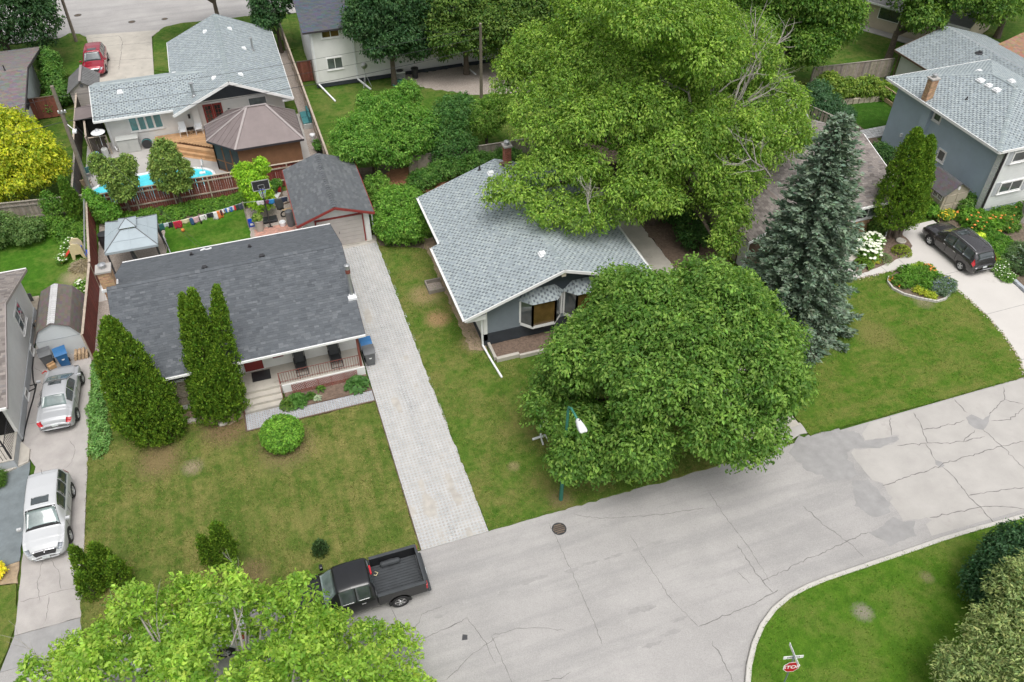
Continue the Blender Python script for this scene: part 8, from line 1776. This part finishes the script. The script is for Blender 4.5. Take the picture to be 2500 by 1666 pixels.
SZ = R(-14); MS = Matrix.Translation((sx, sy, 2.0)) @ Matrix.Rotation(SZ, 4, 'Z') @ Matrix.Rotation(R(-7), 4, 'X')
def signpart(name, m, mb, parent=SG):
    mb.v = [tuple(MS @ Vector(p)) for p in mb.v]; return mb.build(name, m, parent)
signpart('plate_border', 'sign_white', upright(MB(), oc, -.05, .006, 0, 0)); pf = signpart('plate_face', 'sign_red', upright(MB(), [(a * .92, b * .92) for a, b in oc], -.054, .004, 0, 0))
text(pf, 'STOP', .27, MS @ Vector((0, -.0565, 0)), 'sign_white', (R(83), 0, SZ))
q = MB(); q.box(-.38, .38, .0, .015, .46, .62); b1 = signpart('name_blade', 'sign_white', q)
q = MB(); q.box(-.03, -.015, -.42, .45, .66, .82); b2 = signpart('name_blade', 'sign_white', q)
for k in range(-4, 5):
    if k: q = MB(); q.box(k * .055 - .017, k * .055 + .017, -.003, .0, .5, .58); signpart('worn_letter', 'sign_ink', q, b1)
for s_ in (-1, 1): q = MB(); q.box(s_ * .31 - .05, s_ * .31 + .05, -.003, .0, .52, .55); signpart('worn_letter', 'resin_grey', q, b1)
for k in range(-3, 4): q = MB(); q.box(-.033, -.03, .02 + k * .055 - .016, .02 + k * .055 + .016, .7, .78); signpart('worn_letter', 'resin_grey', q, b2)
# white tubular frame at the edge of the maple
WF = thing('white_frame', 'white tubular rack standing at the edge of the round maple', 'rack', (8.95, 24.6, .04))
def pw(px, py, z): return (*g(px, py, z), z)
f0 = pw(1300, 1073, .5); f1 = pw(1332, 1063, .5); fm = pw(1320, 1066, .5); ft = pw(1322, 1032, 1.4); fb = pw(1326, 1086, .06)
q = MB(); q.tube([f0, f1], .06, 8); q.build('crossbar', 'white_plastic', WF); q = MB(); q.tube([fm, ft], .05, 8); q.build('upright', 'white_plastic', WF); q = MB(); q.tube([ft, pw(1334, 1056, .9)], .04, 8); q.build('stay', 'white_plastic', WF); q = MB(); q.tube([fm, fb], .045, 8); q.build('leg', 'white_plastic', WF); q = MB(); q.tube([f1, pw(1338, 1078, .05)], .03, 8); q.build('leg', 'white_plastic', WF)
for k in range(3): q = MB(); q.tube([pw(1326 + 4 * k, 1026 - k * 2, 1.5), pw(1331 + 3 * k, 1044 - k * 2, 1.1)], .016, 6); q.build('slat', 'white_plastic', WF)
q = MB(); q.tube([pw(1322, 1022, 1.6), pw(1337, 1024, 1.55), pw(1338, 1046, 1.05)], .022, 6); q.build('hoop', 'white_plastic', WF)
def upole(label, base, top, r0=.16, arm=False):
    t = thing('utility_pole', label, 'utility pole', base, group='wooden utility poles'); q = MB(); q.tube([(base[0], base[1], -.05), tuple((Vector(base) + Vector(top)) / 2), top], [r0, r0 * .85, r0 * .7], 12); q.build('pole', 'pole_wood', t)
    return t
p1_ = upole('weathered wooden utility pole behind the pool at the left', (-11.75, 56.9, 0), (-11.5, 56.7, 8.05)); p2_ = upole('wooden utility pole between the small trees and the elm', (18.2, 60.9, 0), (17.9, 59.6, 7.15), .14); p3_ = upole('wooden utility pole at the back road corner', (-13.75, 84.8, 0), (-13.5, 84.4, 9), .15)
q = MB(); q.box(-11.75, -11.25, 56.62, 56.68, 6.2, 6.3); q.build('bracket', 'metal_grey', p1_)
for x in (-11.7, -11.5, -11.3): q = MB(); q.lathe([(.04, 6.3), (.06, 6.36), (.03, 6.42)], (x, 56.65, 0), 8); q.build('insulator', 'white_plastic', p1_)
q = MB(); q.tube([(-11.45, 56.6, 5.4), (-11.2, 56.2, 5.3), (-11.0, 55.8, 5.35)], .03, 6); q.box(-11.12, -10.88, 55.4, 55.85, 5.3, 5.4); q.build('yard_light', 'white_plastic', p1_)
for zz in (4.8, 5.6): q = MB(); q.tube([(18.1, 60.1, zz), (18.4, 60.0, zz + .15), (18.5, 60.1, zz - .4), (18.2, 60.2, zz - .6)], .02, 5); q.build('cable_loop', 'metal_dark', p2_)
def wire(label, a, b, s_, r=.012, m='metal_dark'):
    a, b = Vector(a), Vector(b); q = MB(); q.tube([sag(a, b, f, s_) for f in np.linspace(0, 1, 20)], r, 5); props(q.build('overhead_wire', m), label, 'wire', 'overhead wires')
wire('upper overhead wire running between the two back yard poles', (-11.5, 56.7, 7.3), (17.95, 59.8, 6.8), .35); wire('lower overhead cable crossing the brown pavilion roof', (-11.5, 56.7, 5.6), (18.05, 60.2, 5.0), .5, .018); wire('middle overhead wire between the back yard poles', (-11.5, 56.7, 6.4), (18.0, 60.0, 5.9), .4)
wire('wire running left from the left utility pole', (-11.5, 56.7, 7.3), (-60, 53, 7), .8); wire('cable running left from the left utility pole lower down', (-11.5, 56.7, 5.6), (-60, 53, 5.2), .9, .018)
wire('pale service cable dropping from the left pole to the dark roof', (-11.45, 56.65, 6.3), (-4.6, 43.4, 3.1), .25, .009, 'metal_dark'); wire('second thin service wire to the dark roof', (-11.45, 56.65, 5.7), (-4.3, 43.4, 3.05), .3, .006, 'metal_dark'); wire('wire from the right pole to the tall white house', (18.0, 60.0, 6.0), (12.9, 68, 4.6), .2)
q = MB(); q.tube([(-11.4, 52.6, 2.1), (-11.25, 47.0, 1.9)], .05, 8); q.tube([(-11.4, 52.6, 2.1), (-11.4, 52.7, 0)], .04, 8); q.tube([(-11.25, 47.0, 1.9), (-11.25, 46.9, .0)], .04, 8); props(q.build('fence_pipe', 'metal_grey'), 'pale metal pipe running along the top of the dark red fence', 'pipe')
t = thing('satellite_dish', 'grey satellite dish on a tripod beside the tall white house', 'satellite dish', (9.95, 67.2, .04))
dsh = MB(); dsh.tube([(9.9, 67.2, .04), (9.95, 67.3, 1.1), (9.95, 67.3, 1.7)], .025, 6); dsh.tube([(10.3, 66.8, .04), (9.95, 67.3, 1.1)], .02, 6); dsh.tube([(9.6, 66.7, .04), (9.95, 67.3, 1.1)], .02, 6); dsh.build('tripod', 'metal_grey', t); q = MB(); q.lathe([(.28, 67.2), (.2, 67.26), (.05, 67.3)], (9.95, 0, 1.75), 14, 'y'); q.build('dish', 'resin_grey', t, smooth=True)
# ================================================================== RIGHT HAND GARDENS
bedp = G([(2168, 680), (2166, 692), (2178, 708), (2205, 722), (2245, 733), (2285, 740), (2308, 733), (2322, 712), (2318, 697), (2296, 676), (2268, 655), (2245, 648), (2215, 652), (2190, 664)])
FB = thing('flower_bed', 'kidney shaped flower bed edged with pale stone in the right hand lawn', 'flower bed', (36.5, 29.5, .04)); q = MB(); q.prism(bedp, 0, .09); q.build('soil', 'soil', FB)
for i in range(len(bedp)):
    a, b = np.array(bedp[i]), np.array(bedp[(i + 1) % len(bedp)]); L = np.linalg.norm(b - a); k = max(1, int(L / .22))
    if 2 < i and i > 8: continue
    for j in range(k):
        p, r_ = a + (b - a) * j / k, a + (b - a) * (j + .92) / k; q = MB(); q.obox((*p, .09), (*r_, .09), .1, .2); q.build('edging_stone', 'kerb', FB)
def patch_plants(label, name, pts, r, h, n, col, hi, ls=.14, fl=None, cat='plant', group=None, z0=.08, k=10, base=None, wid=.5, flsize=.05, nfl=30):
    c = pts[0]; t = thing(name, label, cat, (c[0], c[1], z0), group=group); lb_ = [(x, y, z0 + h * .35, r, r, h * .7) for x, y in pts]
    crown('foliage', t, lb_, n, k, .14, ls, col, hi, 'leaf', zmin=z0 + .02, wid=wid, droop=-.3)
    if fl: flowers(t, lb_, nfl, flsize, fl, zmin=z0 + .1)
    return t
patch_plants('grassy green perennials filling the kidney shaped flower bed', 'perennial_plant', G([(2225, 690), (2255, 705), (2200, 695), (2245, 675), (2280, 690), (2215, 672)]), .6, .5, 420, (.045, .12, .015), (.13, .23, .04), .2, wid=.22)
patch_plants('grey blue lavender mound at the end of the kidney shaped bed', 'lavender_plant', G([(2290, 715), (2305, 705)]), .62, .6, 260, (.06, .10, .06), (.15, .2, .15), .16, 'flower_blue', wid=.25, flsize=.03, nfl=160)
patch_plants('orange and yellow flowers at the left tip of the kidney shaped bed', 'flower_plant', G([(2178, 690), (2190, 700)]), .25, .25, 60, (.06, .13, .02), (.14, .22, .04), .1, 'flower_orange', nfl=40, flsize=.06)
patch_plants('yellow flowers along the driveway side of the kidney shaped bed', 'flower_plant', G([(2312, 693), (2300, 690)]), .25, .3, 50, (.06, .13, .02), (.14, .22, .04), .1, 'flower_yellow', nfl=50, flsize=.06)
patch_plants('yellow green foliage in the middle front of the kidney shaped bed', 'flower_plant', G([(2258, 722), (2240, 716), (2272, 728)]), .3, .3, 110, (.15, .2, .02), (.36, .36, .05), .12)
patch_plants('orange lilies at the back tip of the kidney shaped bed', 'flower_plant', G([(2262, 665), (2270, 672)]), .3, .45, 60, (.06, .13, .02), (.14, .22, .04), .14, 'flower_orange', nfl=26, flsize=.08)
patch_plants('lime green foliage at the back of the kidney shaped bed', 'flower_plant', G([(2228, 664), (2245, 658)]), .35, .35, 90, (.10, .18, .02), (.26, .34, .05), .12)
t = patch_plants('white hydrangea in full flower beside the spruce', 'hydrangea', G([(2118, 622), (2128, 600), (2105, 610)], .3), .75, 1.0, 260, (.05, .12, .02), (.13, .22, .05), .15, 'flower_white', cat='shrub', nfl=170, flsize=.12)
hosta('golden yellow hosta in front of the white hydrangea', *g(2120, 632), .75, 210, (.24, .28, .02), (.46, .44, .05), ls=.32); hosta('green striped hosta at the left end of the foundation bed', *g(2108, 648), .6, 190, (.08, .17, .02), (.2, .32, .04), ls=.24)
hosta('grey green fine leaved mound beside the golden hosta', *g(2155, 637), .6, 320, (.10, .17, .06), (.22, .3, .13), ls=.13, wid=.4); hosta('lime green hosta at the tip of the foundation bed', *g(2200, 618), .65, 260, (.12, .19, .02), (.3, .34, .05), ls=.18)
shrub('yard_bush', 'dark cedar bush at the corner of the brown roofed house', (37.3, 35.0, .06), [(37.3, 35.0, .6, .7, .6, .7)], 260, 10, .16, .13, (.03, .07, .012), (.09, .14, .025), 'leaf_dense')
x, y = g(2198, 592); q = MB(); q.lathe([(.3, .06), (.33, .16), (.26, .2), (.2, .16), (.05, .14)], (x, y, 0), 16); props(q.build('stone_ring', 'concrete_old', smooth=False), 'round grey dish beside the cedar trunk', 'dish')
RG = [('patch of orange day lilies between the tan shed and the white siding', 'day_lily', [(2360, 540), (2395, 545), (2425, 550), (2375, 560), (2410, 565)], .75, .75, 460, (.05, .13, .015), (.14, .25, .04), .26, 'flower_orange', 60, .085, .18),
      ('yellow black eyed flowers in front of the tan shed', 'flower_plant', [(2300, 538), (2312, 533)], .42, .55, 110, (.07, .14, .02), (.16, .24, .04), .12, 'flower_yellow', 110, .05, .5),
      ('bright green bush left of the yellow flowers by the tan shed', 'yard_bush', [(2270, 525), (2283, 515)], .6, .8, 240, (.05, .13, .015), (.15, .26, .04), .14, None, 0, 0, .5),
      ('leafy green shrub against the tan shed wall', 'yard_bush', [(2345, 518), (2360, 505)], .6, 1.0, 240, (.04, .10, .015), (.12, .2, .05), .15, None, 0, 0, .5),
      ('mixed green perennials under the white siding', 'perennial_plant', [(2440, 535), (2470, 530), (2500, 520), (2455, 560)], .75, .7, 460, (.04, .10, .015), (.12, .2, .04), .18, 'flower_orange', 14, .07, .3),
      ('lime yellow hosta clump beside the charcoal SUV', 'hosta_plant', [(2390, 590), (2398, 600)], .5, .4, 160, (.16, .24, .02), (.42, .46, .06), .2, None, 0, 0, .5),
      ('dense green border plants behind the charcoal SUV', 'perennial_plant', [(2420, 590), (2405, 610), (2440, 600), (2430, 625)], .65, .6, 420, (.04, .11, .015), (.12, .22, .04), .2, None, 0, 0, .25),
      ('fern like pale green plant at the rear corner of the SUV', 'fern_plant', [(2415, 640), (2405, 625)], .5, .5, 160, (.09, .15, .02), (.22, .28, .05), .2, None, 0, 0, .25),
      ('white and pink low flowers beside the driveway at the right', 'flower_plant', [(2440, 665), (2455, 680), (2450, 650)], .55, .3, 240, (.05, .11, .02), (.12, .2, .05), .12, 'flower_white', 90, .045, .5),
      ('grey green low shrubs by the stone edged driveway', 'yard_bush', [(2470, 640), (2485, 620), (2490, 660)], .8, .6, 420, (.05, .09, .04), (.13, .19, .09), .15, None, 0, 0, .3)]
for lab, nm, pts, r, h, n, c0, c1, ls, fl, nf, fs, wd in RG: patch_plants(lab, nm, G(pts), r, h, n, c0, c1, ls, fl, 'shrub' if 'bush' in nm else 'plant', wid=wd, flsize=fs, nfl=nf)
ES = thing('stone_edging', 'grey stone edging between the right driveway and the garden bed', 'edging', (42.05, 28, .03)); pts = resample([(42.05, 30.2), (42.03, 28), (41.85, 26.2), (41.5, 23.5), (41.35, 21.3)], .42)
for a, b in zip(pts[:-1], pts[1:]): q = MB(); d_ = (b - a) * .95; q.obox((*(a + np.array((.12, 0))), .09), (*(a + d_ + np.array((.12, 0))), .09), .22, .2 + random.uniform(-.03, .03)); q.build('edging_stone', 'paver_blue', ES)
q = MB()
for i in range(140):
    x, y = g(2438 + random.gauss(0, 16), 605 + random.gauss(0, 10)); s_ = random.uniform(.04, .11); q.box(-s_, s_, -s_ * .6, s_ * .6, -.02, .04, Matrix.Translation((x, y, .08)) @ Matrix.Rotation(random.random() * 6, 4, 'Z') @ Matrix.Rotation(random.random() * .6, 4, 'X'), random.choice(((.5, .42, .36), (.36, .27, .22), (.6, .55, .48), (.28, .2, .17))))
o = q.build('wood_chips', 'stone_bits'); props(o, 'scattered pale wood chips in the right garden bed', 'wood chips', kind='stuff')
t = thing('tree_stump', 'pale broken tree stump at the right edge among the lilies', 'stump', (48.4, 31.2, .06)); x, y = g(2495, 540); t.location = (x, y, .06); OFF[t] = Vector((x, y, .06)); q = MB(); q.tube([(x, y, .0), (x + .05, y, .7), (x - .05, y + .1, 1.5), (x, y + .1, 1.9)], [.42, .32, .3, .12], 9); q.build('trunk', 'bark_grey', t)
for k in range(3): q = MB(); a = 2 + k * 1.7; q.tube([(x, y, 1.0), (x + .6 * math.cos(a), y + .6 * math.sin(a), 1.3)], [.09, .04], 6); q.build('branch_stub', 'bark_grey', t)
# things behind the blue house
t = thing('garden_cage', 'timber and wire vegetable cage behind the blue house', 'garden cage', (51, 49.6, .05)); cx0, cx1, cy0, cy1 = 49.6, 53.0, 47.6, 51.0
for (a, b) in ((cx0, cy0), (cx1, cy0), (cx1, cy1), (cx0, cy1), (cx0, (cy0 + cy1) / 2), ((cx0 + cx1) / 2, cy0)): q = MB(); q.box(a - .05, a + .05, b - .05, b + .05, 0, 1.25); q.build('post', 'wood_raw', t)
for z in (.25, 1.2):
    for a, b in (((cx0, cy0), (cx1, cy0)), ((cx1, cy0), (cx1, cy1)), ((cx1, cy1), (cx0, cy1)), ((cx0, cy1), (cx0, cy0))): q = MB(); q.obox((*a, z), (*b, z), .06, .08 if z > 1 else .3); q.build('rail', 'wood_raw', t)
crown('vegetables', t, [(50.6, 48.6, .4, .8, .8, .5), (52, 49.6, .45, .8, .8, .55), (50.6, 50.2, .4, .7, .7, .5)], 260, 10, .18, .18, (.05, .13, .015), (.13, .25, .04), zmin=.1)
for i, (x, y) in enumerate(((51.4, 52.4), (50.2, 52.2))): q = MB(); q.lathe([(.42, .0), (.46, .5), (.42, .95), (.3, 1.0), (.1, 1.02)], (x, y, 0), 14); props(q.build('compost_bin', 'plastic_black', smooth=False), ('round black compost bin nearer the grey garage', 'round black compost bin nearer the vine')[i], 'compost bin', 'compost bins')
t = thing('garden_wall', 'low tan block wall below the vine behind the blue house lawn', 'wall', (46.5, 51, 0))
for i in range(11):
    for k in range(2): q = MB(); x = 44.4 + i * .5; yy = 51.35 - i * .07; c = random.uniform(.8, 1.15); q.box(x, x + .48, yy - .15, yy + .15, k * .24, k * .24 + .23, col=(c, c, c)); q.build('block', 'stone_veneer', t)
t = thing('rain_barrel', 'blue rain barrel beside the small white shed', 'barrel', (41.2, 48.4, 0)); x, y = g(1953, 268); t.location = (x, y, 0); OFF[t] = Vector((x, y, 0)); q = MB(); q.lathe([(.27, .0), (.32, .3), (.32, .7), (.27, .98), (.2, 1.0)], (x, y, 0), 16); q.build('body', 'plastic_blue', t); q = MB(); q.lathe([(.1, 1.0), (.1, 1.04)], (x, y, 0), 10); q.build('lid', 'plastic_blue', t)
t = thing('paving_stones', 'pale paving stones on the patio behind the blue house', 'paving', (43.5, 44.3, .06)); pp = G([(2087, 323), (2180, 305), (2175, 330), (2120, 340)])
for i in range(9):
    for j in range(4):
        u, v = (i + .05) / 9, (j + .05) / 4; u2, v2 = (i + .95) / 9, (j + .95) / 4; f = lambda a, b: np.array(pp[0]) * (1 - a) * (1 - b) + np.array(pp[1]) * a * (1 - b) + np.array(pp[2]) * a * b + np.array(pp[3]) * (1 - a) * b
        q = MB(); c = random.uniform(.95, 1.15); q.prism([tuple(f(u, v)), tuple(f(u2, v)), tuple(f(u2, v2)), tuple(f(u, v2))], .04, .078 + random.uniform(0, .006), (c, c, c)); q.build('paver', 'flag_pave', t)

# ================================================================== GRASS BLADES ON THE NEAR LAWNS
def inpoly(P, poly):
    x, y = P[:, 0], P[:, 1]; c = np.zeros(len(P), bool); n = len(poly)
    for i in range(n):
        x0, y0 = poly[i]; x1, y1 = poly[(i + 1) % n]; k = ((y0 > y) != (y1 > y)) & (x < (x1 - x0) * (y - y0) / (y1 - y0 + 1e-12) + x0); c ^= k
    return c
def grass(label, poly, dens, z, cols, wts, edge=30, size=.075):
    poly = [tuple(p) for p in poly]; A = np.array(poly); lo, hi = A.min(0), A.max(0); n = int((hi - lo).prod() * dens); P = lo + RNG.random((n, 2)) * (hi - lo); P = P[inpoly(P, poly)]
    q = 1.9; f = np.sin(P[:, 0] * q + 1.3 * np.sin(P[:, 1] * .7)) * np.sin(P[:, 1] * q * .8 + np.sin(P[:, 0] * 1.1)) + RNG.normal(0, .5, len(P)); P = P[f > -.35]
    E_ = []
    for i in range(len(poly)):
        a, b = A[i], A[(i + 1) % len(poly)]; k = int(np.linalg.norm(b - a) * edge); t = RNG.random((k, 1)); E_.append(a + (b - a) * t + RNG.normal(0, .035, (k, 2)))
    P = np.vstack([P] + E_); n = len(P); C = np.column_stack([P, np.full(n, z + size * .3)]); D = unit(np.column_stack([RNG.normal(0, .75, (n, 2)), np.ones(n)])); Nn = unit(np.column_stack([RNG.normal(0, 1, (n, 2)), RNG.normal(.5, .3, n)]))
    pal = np.array(cols)[RNG.choice(len(cols), n, p=wts)] * RNG.uniform(.6, 1.6, (n, 1)); me = leafmesh('grass_blades', C, D, Nn, size * RNG.uniform(.5, 1.5, n), pal, .3, .05); o = addmesh('grass', me, 'leaf'); props(o, label, 'grass', kind='stuff')
GC = [(.13, .20, .03), (.08, .15, .02), (.26, .22, .09)]
FRONT = [(-11.2, 21.25), (2.9, 21.2), (2.9, 30.7), (-3.7, 30.7), (-3.7, 32), (-11.2, 38)]
grass('short dry patched grass on the front lawn', FRONT, 230, .045, GC, (.45, .25, .3)); grass('short green grass on the lawn beside the paver driveway', [(6.12, 21.2), (19.6, 21.2), (19.6, 31.5), (9.6, 32.3), (8.9, 40), (8.9, 44), (6.05, 44), (6.05, 33)], 220, .045, GC, (.55, .3, .15))
grass('mown green grass on the right hand lawn', [(23.3, 21.3)] + rdrive + [(33, 31.2), (29.5, 31.3), (24, 34), (23.3, 34)], 120, .045, GC, (.45, .4, .15)); grass('bright green grass on the street corner lawn', off[2:-1] + [(38, 14.0), (38, 8), (20, 3), (13.7, 5)], 130, .115, [(.13, .24, .025), (.08, .17, .018), (.22, .22, .07)], (.55, .35, .1))
